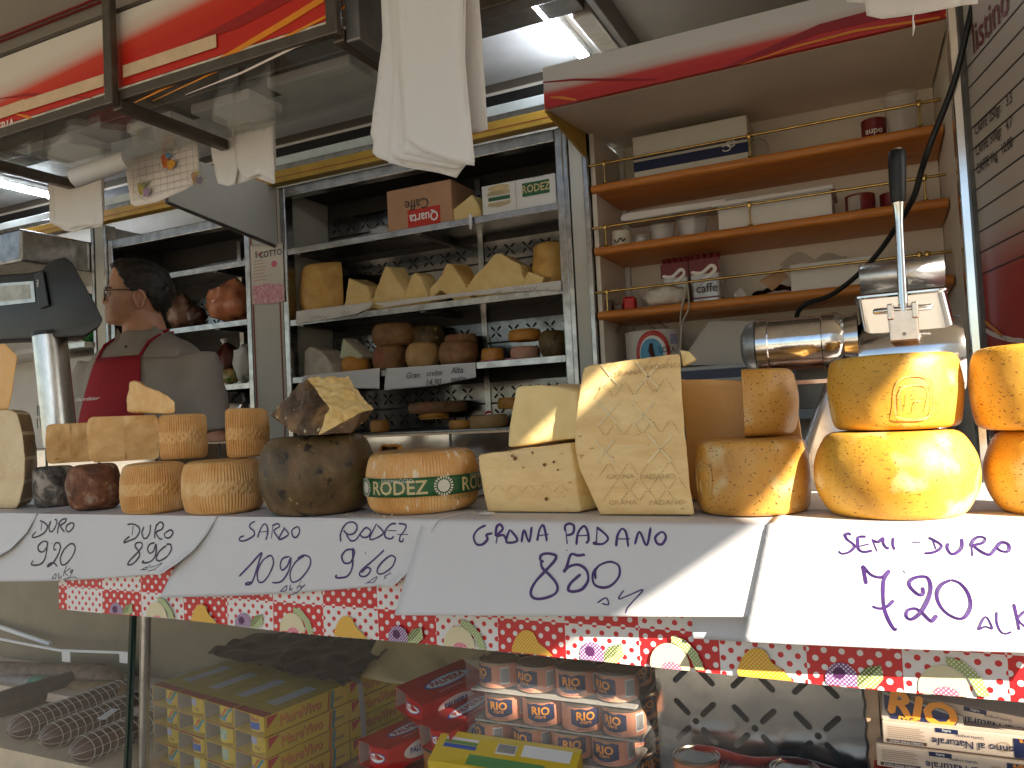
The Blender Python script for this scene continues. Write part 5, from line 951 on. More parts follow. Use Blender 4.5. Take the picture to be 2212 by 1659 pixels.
# ---- flat cream boxes at the right end
kb = thing('kraft_tray', 'upright kraft cardboard tray wall with blue edge beside the cream tuna boxes', 'cardboard', (-.04, .1, .75)); A = P(1868, 1520, y=.05)
MB().box(A.x, A.x+.016, .05, .16, .75, 1.15).build('wall', kraft, kb); MB().box(A.x-.0012, A.x-.0002, .055, .16, .75, 1.08).build('blue_face', bluep, kb); b = MB(); b.grid(lambda u, v: V(A.x-.002+.003*v+.001*math.sin(u*90), .0485, .76+.38*u), 60, 1); b.build('fluted_edge', ink, kb, solid=.0006)
def cream_box(x0, z0, tilt, yf, label, red=False, h=.0262):
    t = thing('flat_tuna_box', label, 'box', (x0, yf, z0)); b = MB(); b.box(0, .29, 0, .085, 0, h)
    Mx = Matrix.Rotation(tilt, 3, 'Y'); o = V(x0, yf, z0); b.v = [o+Mx @ v for v in b.v]; b.build('box_body', redp if red else cream_c, t, bevel=.0012)
    def F(x, z): return o+Mx @ V(x, -.0006, z)
    def fq(name, x0_, x1_, z0_, z1_, m, e=0): b = MB(); b.add([F(a, c)+V(0, -e, 0) for a, c in ((x0_, z0_), (x1_, z0_), (x1_, z1_), (x0_, z1_))], [(0, 1, 2, 3)]); b.build(name, m, t, weld=False)
    ux, uz = Mx @ V(-1, 0, 0), Mx @ V(0, 0, -1)
    if red: text('GRATIS', orangeT, t, F(.055, .016)+V(0, -.0005, 0), ux, uz, .014, 'label_text', bold=.03); text('al prezzo di 3', whitet, t, F(.022, .016)+V(0, -.0005, 0), ux, uz, .007, 'label_text'); return t
    text('Tonno al Naturale', navy, t, F(.100, .010)+V(0, -.0004, 0), ux, uz, .0125, 'label_text', bold=.01); text('Qualita pregiata', navy, t, F(.094, .019)+V(0, -.0004, 0), ux, uz, .0045, 'label_text')
    fq('navy_label', .138, .20, .001, h-.003, navy); text('RIO', orangeT, t, F(.165, .010)+V(0, -.0008, 0), ux, uz, .019, 'label_text', bold=.04); text('mare', orangeT, t, F(.152, .0205)+V(0, -.0008, 0), ux, uz, .008, 'label_text', bold=.02)
    fq('brown_strip', .004, .048, .002, .006, mat('brown_strip_print', (.10, .05, .03), .5, 0)); text('TONNO PINNE GIALLE', whitet, t, F(.026, .004)+V(0, -.0006, 0), ux, uz, .0036, 'label_text')
    for i in range(6): fq('text_row', .006, .046-.004*(i % 2), .0085+i*.0024, .0092+i*.0024, mat('fine_print', (.38, .25, .16), .6, 0))
    fq('weight_tag', .058, .082, h-.006, h-.0006, navy); text('4x80g', whitet, t, F(.07, h-.003)+V(0, -.0006, 0), ux, uz, .004, 'label_text')
    b = MB()
    for i in range(26): a = 2*math.pi*i/26; b.add([F(.128+math.cos(a+q)*r_, .012+math.sin(a+q)*r_*.8)+V(0, -.0003, 0) for q, r_ in ((0, .0055), (.12, .0055), (.12, .0075), (0, .0075))], [(0, 1, 2, 3)])
    tag(b.build('wreath_print', mat('gold_wreath', (.38, .22, .08), .5), t, weld=False), kind='stuff'); return t
A = P(1908, 1604, y=.03); cream_box(A.x, A.z, 0, .03, 'cream flat tuna box in the middle of the pile, upside down lettering')
B = P(1899, 1655, y=.03); cream_box(B.x-.002, A.z-.0285, 0, .028, 'cream flat tuna box lying right on the red GRATIS box')
cream_box(B.x-.006, A.z-.057, 0, .026, 'red flat box with GRATIS lettering under the cream tuna boxes', True)
A2 = P(1962, 1512, y=.045); cream_box(A2.x, A2.z-.024, R(6.5), .058, 'cream flat tuna box tilted on top of the pile')
t = thing('tuna_carton_flap', 'grey card flap with large navy and orange label behind the tilted cream box', 'carton', P(1985, 1560, y=.06)); q = Q((1905, 1492), (2080, 1548), (2085, 1600), (1905, 1575), y=.042); b = MB(); b.prism(q, (0, .003, 0)); b.build('card', greyc, t)
q = Q((1909, 1500), (2072, 1551), (2058, 1582), (1960, 1572), (1925, 1552), (1911, 1530), y=.0412); b = MB(); b.prism(q, (0, .0003, 0)); b.build('navy_label', navy, t)
u_ = (P(2060, 1560, y=.0405)-P(1915, 1518, y=.0405)).normalized(); vv = V(0, -1, 0).cross(u_)*-1
text('RIO', orangeT, t, P(1992, 1536, y=.0406), u_, V(-u_.z, 0, u_.x), .040, 'label_text', 1.15, bold=.045); text('mare', orangeT, t, P(1975, 1560, y=.0406), u_, V(-u_.z, 0, u_.x), .016, 'label_text', 1.1, bold=.02)
MB().box(-.015, .45, .03, .16, .721, A.z-.062).build('carton', kraft, bevel=.003); tag(C.objects[-1], 'plain kraft carton under the red GRATIS box', 'carton')
# ---- cured meats at the left
netm = mat('white_net', (.62, .58, .52), .7, .1); meat = mat('dark_cured_meat', (.075, .032, .024), .4, .4, 30, .4, 60)
FZ = P(60, 1590, y=.06).z-.02
MB().box(-2.6, -1.40, .03, .41, .722, FZ).build('meat_tray', mat('cream_tray_paper', (.62, .50, .34), .6, .15, 20, .4, 30)); tag(C.objects[-1], 'raised cream paper tray under the netted salamis', 'tray')
def salami(label, p0, p1, r, net=True, m=None, name='netted_salami', n=30):
    p0, p1 = Vector(p0), Vector(p1); t = thing(name, label, 'salami', p0); pts = [p0.lerp(p1, i/n) for i in range(n+1)]; rs = [r*min(1, math.sqrt(max(.02, 1-(1-min(1, i/4.))**2)))*min(1, math.sqrt(max(.02, 1-(1-min(1, (n-i)/4.))**2)))*(1+.05*noise.noise(V(i*.3, r*50, p0.x))) for i in range(n+1)]
    b = MB(); b.tube(pts, rs, 20); b.build('sausage', m or meat, t, smooth=60)
    if net:
        d = (p1-p0).normalized(); u = d.orthogonal().normalized(); w_ = d.cross(u); b = MB(); L = (p1-p0).length; k = int(L/.016)
        for i in range(1, k):
            f = i/k; rr = rs[int(f*n)]*1.03; c = p0.lerp(p1, f); b.tube([c+(u*math.cos(a)+w_*math.sin(a))*rr+d*.003*math.sin(a*2) for a in (2*math.pi*j/18 for j in range(19))], .0008, 4)
        for j in range(10):
            a = 2*math.pi*j/10; b.tube([pts[i]+(u*math.cos(a)+w_*math.sin(a))*rs[i]*1.03 for i in range(n+1)], .0005, 4)
        tag(b.build('net', netm, t, smooth=60), kind='stuff')
    return t
for (a, c, yb_, lab, r_) in (((16, 1583), .33, 'netted cured salami with a dark label, along the tray edge', 'netted salami with a dark label beside the long dark one', .029), ((84, 1600), .30, '', 'netted salami in clear wrap with pale blue label, middle of three', .027), ((150, 1632), .26, '', 'short netted salami by the glass joint, lying lowest in the tray', .028)):
    p0 = P(*a, z=FZ+r_); salami(lab, p0, V(p0.x+.02, p0.y+.30, FZ+r_), r_)
p0 = P(-30, 1530, z=FZ+.03); salami('long dark smoked salami without net behind the netted ones', p0, V(p0.x+.05, p0.y+.3, FZ+.03), .030, False, mat('smoked_skin', (.03, .022, .018), .45, .5, 40, .6, 90))
lab_ = P(220, 1545, y=.17); MB().obox(lab_+V(0, 0, .004), V(.028, .004, 0), V(-.003, .02, .004), V(0, 0, .0006)).build('price_label', whitet); tag(C.objects[-1], 'pale blue price label lying on the middle netted salami', 'label')
SZ = P(120, 1500, y=.24).z
t = thing('meat_shelf', 'cream shelf board with curved white label rail above the netted salamis', 'shelf', (-2.0, .3, SZ-.02)); MB().box(-2.6, -1.42, .24, .412, SZ-.022, SZ).build('board', cream_c, t, bevel=.002)
b = MB(); b.tube([P(-40, 1372, y=.36), P(60, 1392, y=.35), P(130, 1405, y=.34), P(275, 1410, y=.34)], .004, 8); b.build('label_rail', whitet, t, smooth=60); b = MB(); b.tube([P(-40, 1340, y=.40), P(70, 1378, y=.38), P(110, 1392, y=.37)], .007, 8); b.build('label_rail', whitet, t, smooth=60)
for (px_, py_) in ((143, 1418), (268, 1420)): c_ = P(px_, py_, y=.335); MB().obox(c_, V(.016, 0, 0), V(0, .001, 0), V(0, 0, .014)).build('label_holder', whitet, t)
salami('brown wrinkled salami lying behind the green banded one', P(-40, 1452, y=.34), P(262, 1466, y=.34), .032, False, mat('wrinkled_skin', (.16, .10, .055), .6, .5, 40, 1, 50), 'salami')
gs = salami('grey salami with green band and white floury end on the shelf', P(-40, 1478, y=.285), P(143, 1487, y=.285), .027, False, mat('grey_skin', (.30, .27, .27), .6, .35, 50, .6, 80), 'salami')
a, c = P(75, 1484, y=.285), P(100, 1485, y=.285); b = MB(); b.tube([a, c], .0285, 20, cap=False); b.build('green_band', mat('green_band_foil', (.03, .22, .12), .35, .2), gs, smooth=60)
salami('amber packed salami with a clear casing next to the glass joint', P(150, 1492, y=.30), P(275, 1500, y=.30), .028, False, mat('amber_skin', (.22, .13, .04), .3, .4, 40, .3, 80), 'salami')
# ================================================================ grater, scale, salesman
gr = thing('cheese_grater', 'polished electric cheese grater with black lever handle behind the yellow wheels', 'grater', (0, .46, CZ)); GY = .46
def gp(px, py, y=GY): return P(px, py, y=y)
rm = .0475; mz = gp(1725, 742).z; xm0, xm1 = gp(1600, 742).x, gp(1850, 742).x
Mx = Matrix.Rotation(R(90), 3, 'Y')
b = MB(); b.lathe([(0, xm0+.004), (rm*.55, xm0+.003), (rm*.86, xm0+.012), (rm, xm0+.028), (rm, xm0+.030)], 40, (0, GY, mz), Mx); b.build('end_cap', mat('cast_grey', (.30, .31, .31), .4, .15, 40, .1, 200, metal=.8), gr, smooth=50)
b = MB(); b.lathe([(rm, xm0+.031), (rm*1.06, xm0+.033), (rm*1.06, xm0+.052), (rm, xm0+.054)], 40, (0, GY, mz), Mx); b.build('motor_band', chrome, gr, smooth=40)
b = MB(); b.lathe([(rm, xm0+.054), (rm, xm1-.055)], 40, (0, GY, mz), Mx); b.build('motor_housing', mat('mirror_steel', (.72, .73, .74), .10, .12, 50, .12, 90, metal=1), gr, smooth=60)
b = MB(); b.lathe([(rm, xm1-.055), (rm*1.06, xm1-.053), (rm*1.06, xm1-.030), (rm*.9, xm1-.018), (rm*1.0, xm1+.004)], 40, (0, GY, mz), Mx); b.build('gear_ring', chrome, gr, smooth=40)
rb_ = .066; bx0, bx1 = xm1+.004, gp(2078, 742).x; bz = gp(1960, 770).z
b = MB(); b.lathe([(0, bx0), (rb_*.9, bx0), (rb_, bx0+.008), (rb_, bx1-.012), (rb_*.93, bx1), (0, bx1)], 44, (0, GY, bz), Mx); b.build('drum', chrome, gr, smooth=40)
hz0, hz1 = gp(1950, 715).z, gp(1950, 640).z; hx0, hx1 = gp(1862, 690).x, gp(2058, 690).x; rx0, rx1 = gp(1848, 650).x, gp(2046, 650).x
def rrect(x0, x1, y0, y1, z, r=.015, n=5):
    out = []
    for (cx, cy, a0) in ((x1-r, y1-r, 0), (x0+r, y1-r, 90), (x0+r, y0+r, 180), (x1-r, y0+r, 270)):
        for i in range(n): a = R(a0+90*i/(n-1)); out.append(V(cx+r*math.cos(a), cy+r*math.sin(a), z))
    return out
b = MB(); b.loft([rrect(hx0, hx1, GY-.05, GY+.05, bz), rrect(hx0, hx1, GY-.052, GY+.05, hz0), rrect(rx0+.003, rx1-.003, GY-.058, GY+.055, hz1-.006), rrect(rx0, rx1, GY-.062, GY+.058, hz1-.003), rrect(rx0, rx1, GY-.062, GY+.058, hz1), rrect(rx0+.004, rx1-.004, GY-.056, GY+.054, hz1), rrect(hx0+.006, hx1-.006, GY-.045, GY+.045, hz0)], cap=False); b.build('hopper', chrome, gr, smooth=40)
py0, py1 = gp(1950, 622).z, gp(1950, 560).z; qx0, qx1 = gp(1856, 590).x, gp(2040, 590).x; rr_p = (py1-py0)*.62
b = MB(); pr = [V(0, GY+rr_p*.5-rr_p*math.sin(a)*1.1, py0+rr_p*(1-math.cos(a))*.80) for a in (R(-10+i*14) for i in range(14))]; n = len(pr)
b.add([V(x, p.y, p.z) for x in (qx0, qx1) for p in pr], [(i, i+1, n+i+1, n+i) for i in range(n-1)]); b.build('presser', mat('cast_aluminium', (.66, .66, .65), .30, .12, 90, .3, 500, metal=1), gr, smooth=60, solid=.004)
Lb, Lt = gp(1951, 668, GY-.075), gp(1939, 325, GY-.075); ly = GY-.075
rod = lambda px, py: gp(px, py, ly)
b = MB(); b.tube([rod(1952, 672), rod(1950, 640), rod(1946, 560), rod(1942, 480), rod(1941, 452), rod(1940, 438)], [.0075, .0072, .0068, .0065, .008, .0095], 16); rodo = b.build('lever_rod', chrome, gr, smooth=60)
b = MB(); b.tube([rod(1940, 438), rod(1940, 432), rod(1939, 400), rod(1938, 350), rod(1938, 330), rod(1938, 325)], [.0095, .0115, .0130, .0138, .0136, .011], 20); b.build('lever_grip', black_pl, rodo, smooth=50)
b = MB(); c_ = rod(1938, 323); b.lathe([(.008, -.002), (.0075, .001), (0, .002)], 12, c_); b.build('grip_cap', chrome, rodo, smooth=50)
copper = mat('hinge_steel', (.62, .50, .42), .22, .15, 40, metal=1)
q0 = rod(1951, 690); MB().box(q0.x-.022, q0.x+.022, ly-.006, GY-.058, gp(1950, 738, ly).z, gp(1950, 668, ly).z).build('hinge_block', copper, gr, bevel=.003)
for sx in (-1, 1): MB().box(q0.x+sx*.018-.005, q0.x+sx*.018+.005, ly-.010, GY-.06, gp(1950, 690, ly).z, gp(1950, 655, ly).z).build('hinge_lug', copper, gr, bevel=.002)
b = MB(); zz = gp(1950, 668, ly).z; b.tube([V(q0.x-.044, ly-.002, zz), V(q0.x-.042, ly-.002, zz), V(q0.x+.042, ly-.002, zz), V(q0.x+.044, ly-.002, zz)], [.003, .005, .005, .003], 10); b.build('hinge_bolt', chrome, gr, smooth=50)
b = MB(); b.lathe([(0, -.001), (.003, -.001), (.003, .001), (0, .001)], 10, V(q0.x, ly-.007, gp(1950, 722, ly).z), Matrix.Rotation(R(90), 3, 'X')); b.build('screw', dark_steel, gr)
b = MB(); b.loft([rrect(-.16, .11, .40, .56, CZ+.001, .02), rrect(-.15, .10, .41, .55, CZ+.05, .02), rrect(-.10, .07, .42, .52, bz-.05, .02), rrect(-.09, .07, .42, .50, bz-.02, .02)]); b.build('base', mat('cast_base', (.50, .51, .52), .25, .1, 60, .15, 300, metal=.9), gr, smooth=40)
b = MB(); b.loft([rrect(-.215, -.02, .41, .55, mz-.075, .02), rrect(-.215, -.02, .41, .55, mz-.068, .02)]); b.build('drip_plate', mat('tray_reflection_tint', (.62, .40, .30), .2, .1, metal=1), gr, smooth=40)  # coppery colour stands in for reflections in a clear tray
# ---- scale
scl = thing('shop_scale', 'black shop scale display on a steel pole beside the salesman', 'scale', P(130, 915, y=.5)); SY = .50
a, c = P(107, 724, y=SY), P(136, 1010, y=SY); b = MB(); b.tube([a, c], .047, 28); b.build('pole', steel, scl, smooth=50)
b = MB(); b.tube([a+V(0, 0, -.004), a+V(-.001, 0, .008)], .049, 28); b.build('pole_cap', black_pl, scl, smooth=50)
for (px_, py_, m_) in ((103, 885, mat('teal_sticker', (.02, .22, .22), .5, .05)), (108, 912, mat('green_sticker', (.03, .22, .04), .5, .05))):
    p = P(px_, py_, y=SY-.03); b = MB(); b.grid(lambda u, v, p=p: (lambda ang: V(P(120, py_, y=SY).x+math.sin(ang)*.0485, SY-math.cos(ang)*.0485, p.z-.016+.030*v))(-.95+.62*u), 8, 2); b.build('sticker', m_, scl, smooth=60)
ol = [(-70, 596), (60, 588), (88, 583), (112, 560), (140, 553), (158, 568), (178, 605), (205, 652), (224, 690), (214, 708), (186, 726), (120, 729), (-70, 738)]
b = MB(); vs_ = V(P(100, 640, y=SY).x, SY+1.05, 0).normalized(); b.prism([P(x, y, y=SY-.02) for x, y in ol], [vs_*.13-V(P(x, y, y=SY).x-P(90, y, y=SY).x, 0, 0)*.12 for x, y in ol]); b.build('display_housing', black_pl, scl, bevel=.008, seg=3, smooth=50)
q = [P(x, y, y=SY-.0215) for x, y in ((-70, 617), (72, 607), (76, 652), (-70, 668))]; b = MB(); b.prism(q, (0, .001, 0)); b.build('display_window', mat('display_window', (.55, .56, .52), .15, .3, 12, metal=.3), scl)
q = [P(x, y, y=SY-.0225) for x, y in ((-70, 624), (62, 614), (66, 645), (-70, 658))]; b = MB(); b.prism(q, (0, .0008, 0)); b.build('display_glass', mat('display_lcd', (.42, .40, .32), .12, .3, 20), scl)
q = [P(x, y, y=SY-.027) for x, y in ((72, 590), (92, 584), (105, 660), (84, 668))]; b = MB(); b.prism(q, (0, .006, 0)); b.build('housing_ring', black_pl, scl, bevel=.003)
text('MIN', whitet, scl, P(81, 612, y=SY-.0275), (0, 0, -1), (1, 0, 0), .012, 'small_text')
bs = P(140, 1005, y=.5); MB().box(-2.55, -1.75, .44, .70, 1.201, 1.30).build('scale_base', dark_steel, scl, bevel=.01); MB().box(-2.1, -1.95, .432, .4385, 1.33, 1.44).build('rating_plate', black_pl, scl)
b = MB(); b.box(-2.02, -1.985, .4300, .4318, 1.385, 1.42); b.build('rating_label', whitet, scl)
# ---- salesman
Pm = P(295, 640, y=.95); hv = V(Pm.x-CAM.x, Pm.y-CAM.y, 0).normalized(); il = V(-hv.y, hv.x, 0)
def HP(X, Y):                                         # zoom pixel -> (forward, height) in the plane of the profile
    px, py = X/2.011*.54, (750+Y/2.011)*.54; d = ray(px, py); t_ = (Pm-CAM).dot(hv)/d.dot(hv); p = CAM+d*t_; return (p-Pm).dot(il), p.z
MAN0 = V(Pm.x, Pm.y, .40)
man = thing('person', 'man in grey shirt and red apron with glasses looking aside behind the counter', 'person', MAN0)
skin = mat('skin', (.62, .33, .21), .5, .10, 25, .15, 180); skin.node_tree.nodes['Principled BSDF'].inputs['Subsurface Weight'].default_value = 0
def hp3(f, z, s=0): return V(Pm.x, Pm.y, 0)+il*f+(-hv)*s+V(0, 0, z)
secs = [(596, 985, 1130, .028), (606, 950, 1190, .045), (625, 925, 1240, .058), (660, 902, 1300, .069), (720, 886, 1346, .077), (780, 876, 1368, .080), (820, 866, 1374, .080), (850, 868, 1374, .079), (880, 872, 1368, .078), (910, 874, 1358, .077), (940, 870, 1345, .075), (960, 862, 1330, .072), (985, 854, 1312, .069), (1005, 856, 1290, .067), (1025, 854, 1265, .064), (1050, 858, 1235, .060), (1075, 862, 1205, .054), (1092, 878, 1180, .046), (1104, 905, 1160, .036)]
def head_ring(Y, f, b_, w_, grow=0, n=36):
    f0, z = HP(f, Y); f1, _ = HP(b_, Y); c = (f0+f1)/2; h = abs(f0-f1)/2+grow; w_ += grow; out = []
    for i in range(n):
        a = 2*math.pi*i/n; ca2, sa2 = math.cos(a), math.sin(a); e = .82 if ca2 > 0 else .95
        out.append(hp3(c+h*math.copysign(abs(ca2)**e, ca2), z, w_*math.copysign(abs(sa2)**.86, sa2)))
    return out
B = MB(); B.loft([head_ring(*s) for s in secs])
NP = lambda X, Y, s=0: hp3(*HP(X, Y), s)
B.tube([NP(884, 838), NP(866, 865), NP(856, 890), NP(848, 910), NP(846, 922), NP(862, 938)], [.008, .009, .0105, .012, .0125, .009], 12)
for sd in (-1, 1): B.tube([NP(872, 905, sd*.008), NP(862, 924, sd*.012), NP(880, 940, sd*.012)], [.006, .009, .005], 8)
for (Y, x, w_, r_) in ((984, 856, .020, .0075), (1018, 858, .018, .0075)):
    f, z = HP(x, Y); B.tube([hp3(f-.012, z, -w_-.006), hp3(f-.002, z, -w_*.5), hp3(f, z, 0), hp3(f-.002, z, w_*.5), hp3(f-.012, z, w_+.006)], [.003, r_, r_, r_, .003], 10)
f, z = HP(852, 832); B.tube([hp3(f-.028, z-.004, -.05), hp3(f-.010, z, -.026), hp3(f-.008, z-.002, 0), hp3(f-.010, z, .026), hp3(f-.028, z-.004, .05)], [.005, .009, .008, .009, .005], 10)
f, z = HP(875, 1080); B.tube([hp3(f-.008, z+.006, -.02), hp3(f-.004, z+.006, 0), hp3(f-.008, z+.006, .02)], [.012, .017, .012], 12)
tf = (il*.62-hv*.78).normalized(); ts = V(0, 0, 1).cross(tf)   # chest direction and his left
nk0 = hp3(HP(1130, 1040)[0], HP(1130, 1000)[1]); zc = HP(1100, 1180)[1]
tc0 = P(318, 780, y=.95); tc0 = V(Pm.x, Pm.y, 0)+il*((tc0-Pm).dot(il))
B.tube([nk0, nk0*.5+V(tc0.x, tc0.y, zc)*.5+V(0, 0, .0), V(tc0.x, tc0.y, zc-.04)], [.066, .070, .085], 24)
def tring(z, hw, hd, off=0, n=40, grow=0):
    c = V(tc0.x, tc0.y, 0)+tf*off; return [c+tf*((hd+grow)*math.copysign(abs(math.cos(a))**.9, math.cos(a)))+ts*((hw+grow)*math.copysign(abs(math.sin(a))**.85, math.sin(a)))+V(0, 0, z) for a in (2*math.pi*i/n for i in range(n))]
TS = [(zc-.005, .07, .07, -.01), (zc-.03, .13, .085, -.01), (zc-.065, .185, .105, -.005), (zc-.12, .205, .125, 0), (zc-.20, .21, .14, .01), (zc-.30, .212, .155, .02), (zc-.40, .215, .17, .03), (zc-.50, .215, .172, .03), (zc-.62, .205, .155, .015), (zc-.72, .195, .14, 0)]
B.loft([tring(*s) for s in TS])
def arm(sd, elb, wri):
    sh = V(tc0.x, tc0.y, zc-.105)+ts*(sd*.205); return sh, elb, wri
shL, elL, wrL = arm(1, V(tc0.x, tc0.y, 0)+ts*.275+tf*.02+V(0, 0, zc-.42), V(tc0.x, tc0.y, 0)+ts*.20+tf*.27+V(0, 0, zc-.50))
shR, elR, wrR = arm(-1, V(tc0.x, tc0.y, 0)-ts*.27+tf*.03+V(0, 0, zc-.41), V(tc0.x, tc0.y, 0)-ts*.15+tf*.28+V(0, 0, zc-.50))
for sh, el, wr in ((shL, elL, wrL), (shR, elR, wrR)):
    B.tube([sh, sh.lerp(el, .3), sh.lerp(el, .7), el, el.lerp(wr, .3), el.lerp(wr, .8), wr], [.062, .060, .053, .047, .046, .034, .030], 16)
    d = (wr-el).normalized(); sdv = V(0, 0, 1).cross(d).normalized(); B.tube([wr, wr+d*.05, wr+d*.095], [.030, .040, .034], 12)
    for k, (o_, l_) in enumerate(((-.027, .062), (-.009, .072), (.009, .068), (.026, .052))):
        p = wr+d*.085+sdv*o_; B.tube([p, p+d*l_*.5+V(0, 0, -.004), p+d*l_*.8+V(0, 0, -.018), p+d*l_*.95+V(0, 0, -.03)], [.0098, .0092, .0085, .007], 8)
    th = 1 if sh is shR else -1; p = wr+d*.03+sdv*(-.034*th); B.tube([p, p-sdv*.022*th+d*.025, p-sdv*.028*th+d*.05-V(0, 0, .01)], [.012, .0105, .008], 8)
zp = zc-.70
for sd in (-1, 1):
    hp_ = V(tc0.x, tc0.y, zp+.03)+ts*(sd*.10); B.tube([hp_, V(hp_.x, hp_.y, zp-.35), V(hp_.x, hp_.y, .47)], [.10, .075, .05], 16); ft = V(hp_.x, hp_.y, .44); B.tube([ft-tf*.06, ft+tf*.06, ft+tf*.18], [.042, .045, .03], 12)
def remesh(mb, name, m, vox, parent, sm=0):
    o = mb.build(name, m, None, weld=False, origin=MAN0); md = o.modifiers.new('r', 'REMESH'); md.mode = 'VOXEL'; md.voxel_size = vox
    if sm: md2 = o.modifiers.new('s', 'SMOOTH'); md2.iterations = sm; md2.factor = .5
    dg = bpy.context.evaluated_depsgraph_get(); dg.update(); me = bpy.data.meshes.new_from_object(o.evaluated_get(dg)); o.modifiers.clear(); o.data = me
    if not me.materials: me.materials.append(m)
    me.polygons.foreach_set('use_smooth', [True]*len(me.polygons)); o.parent = parent; o.location = (0, 0, 0); return o
remesh(B, 'body', skin, .006, man, 1)
# shirt
S = MB(); S.loft([tring(*s, grow=.012) for s in TS])
for sh, el in ((shL, elL), (shR, elR)): S.tube([sh+V(0, 0, .01), sh.lerp(el, .35), sh.lerp(el, .72), sh.lerp(el, .86)], [.074, .080, .076, .080], 20)
S.tube([V(tc0.x, tc0.y, zc-.05), V(tc0.x, tc0.y, zc+.012)+tf*.0], [.11, .078], 28)
shirtm = mat('grey_shirt_cotton', (.30, .27, .235), .85, .10, 8, .35, 26); so_ = remesh(S, 'shirt', shirtm, .011, man, 3)
for v in so_.data.vertices:
    p = v.co; v.co += v.normal*(.005*noise.noise(V(p.x*7, p.y*7, p.z*13))+.003*noise.noise(V(p.x*22, p.y*22, p.z*30)))
# collar
col = MB()
for sd in (-1, 1): col.prism([V(tc0.x, tc0.y, 0)+tf*.082+ts*sd*.004+V(0, 0, zc-.055), V(tc0.x, tc0.y, 0)+tf*.05+ts*sd*.078+V(0, 0, zc+.022), V(tc0.x, tc0.y, 0)+tf*.02+ts*sd*.098+V(0, 0, zc-.012), V(tc0.x, tc0.y, 0)+tf*.10+ts*sd*.062+V(0, 0, zc-.078)], tf*.006)
for i, sd in enumerate((-1, 1)): pass
cobj = col.build('collar', shirtm, man, bevel=.002)
# apron, straps, badge
redm = mat('red_apron_cloth', (.30, .010, .018), .8, .08, 10, .3, 60)
def chest(s, z, grow=.022):                          # point on the torso front
    zs = [t_[0] for t_ in TS]; k = next((i for i in range(len(zs)-1) if zs[i+1] <= z), len(zs)-2); f_ = (zs[k]-z)/(zs[k]-zs[k+1]); hw = TS[k][1]*(1-f_)+TS[k+1][1]*f_+grow; hd = TS[k][2]*(1-f_)+TS[k+1][2]*f_+grow; of = TS[k][3]*(1-f_)+TS[k+1][3]*f_
    q_ = max(-.999, min(.999, s/hw)); return V(tc0.x, tc0.y, z)+tf*(of+hd*math.sqrt(1-abs(q_)**2.3))+ts*s
za = P(260, 775, y=.9).z
b = MB(); b.grid(lambda u, v: chest((-.5+u)*(.19+.15*min(1, v*1.6))-.02, za-.62*v)+tf*.004*math.sin(u*9+v*5)*v, 26, 26); b.build('apron', redm, man, smooth=60, solid=.003)
for sd in (-1, 1): b = MB(); b.tube([chest(sd*.09-.02, za-.006), chest(sd*.095-.012, za+.05, .024), chest(sd*.095-.005, za+.10, .026), V(tc0.x, tc0.y, zc-.005)+ts*sd*.085+tf*.03, V(tc0.x, tc0.y, zc+.005)+ts*sd*.075-tf*.05], .0052, 8); b.build('apron_strap', redm, man, smooth=60)
bd = chest(-.10, P(210, 865, y=.9).z); text('alla tradizione', whitet, man, bd+tf*.01, ts, (0, 0, 1), .018, 'badge_text')
for zz in (za+.045, za-.02): pass
b = MB(); p = chest(.005, za+.035, .020); b.lathe([(0, 0), (.005, 0), (.005, .002), (0, .003)], 12, p+tf*.001, tf.to_track_quat('Z', 'Y').to_matrix()); b.build('shirt_button', black_pl, man)
pk = chest(.135, za-.015, .018); b = MB(); b.grid(lambda u, v: chest(.085+.10*u, za+.02-.03*v, .021), 6, 3); b.build('pocket_flap', shirtm, man, solid=.003)
# hair, ear, glasses
hairm = mat('dark_hair', (.018, .014, .012), .5, .5, 90, .9, 160, stretch=(1, 1, .3)); _hs = [(590, 990, 1120, .02)]+secs[:14]; _hs = [tuple(a_+(c_-a_)*k/4 for a_, c_ in zip(p_, q_)) for p_, q_ in zip(_hs, _hs[1:]) for k in range(4)]+[_hs[-1]]; rings = [head_ring(*s, grow=.010, n=96) for s in _hs]
lim = lambda Y: [(590, 880), (640, 905), (665, 925), (720, 965), (780, 990), (815, 1005), (860, 1060), (861, 1150), (900, 1185), (960, 1210), (1010, 1255), (1060, 1300)]
def limx(Y):
    l_ = lim(Y)
    for (a_, x_), (c_, y_) in zip(l_, l_[1:]):
        if a_ <= Y <= c_: return x_+(y_-x_)*(Y-a_)/(c_-a_)
    return 2000
b = MB(); Ys = [s[0] for s in _hs]; n = 96; vs = [p for r_ in rings for p in r_]; Xf = {}
x0f = HP(900, 700)[0]; x1f = HP(1300, 700)[0]
def toX(p): f = (p-V(Pm.x, Pm.y, p.z)).dot(il); return 900+400*(f-x0f)/(x1f-x0f)
vs = [p+(p-V(Pm.x, Pm.y, Pm.z)).normalized()*(.006*noise.noise(p*40)+.004*noise.noise(p*110)) for p in vs]; fs = []
for j in range(len(rings)-1):
    for i in range(n):
        k = (i+1) % n; X_ = (toX(rings[j][i])+toX(rings[j+1][k]))/2
        if X_ > limx((Ys[j]+Ys[j+1])/2)+14*noise.noise(rings[j][i]*70): fs.append((j*n+i, j*n+k, (j+1)*n+k, (j+1)*n+i))
fs.append(tuple(range(n-1, -1, -1))); b.add(vs, fs); ho = b.build('hair', hairm, man, smooth=60, solid=.008)
bm = bmesh.new(); bm.from_mesh(ho.data); bmesh.ops.delete(bm, geom=[v for v in bm.verts if not v.link_faces], context='VERTS'); bm.to_mesh(ho.data); bm.free()
fe, ze = HP(1122, 925); ec = hp3(fe, ze, .082); b = MB()
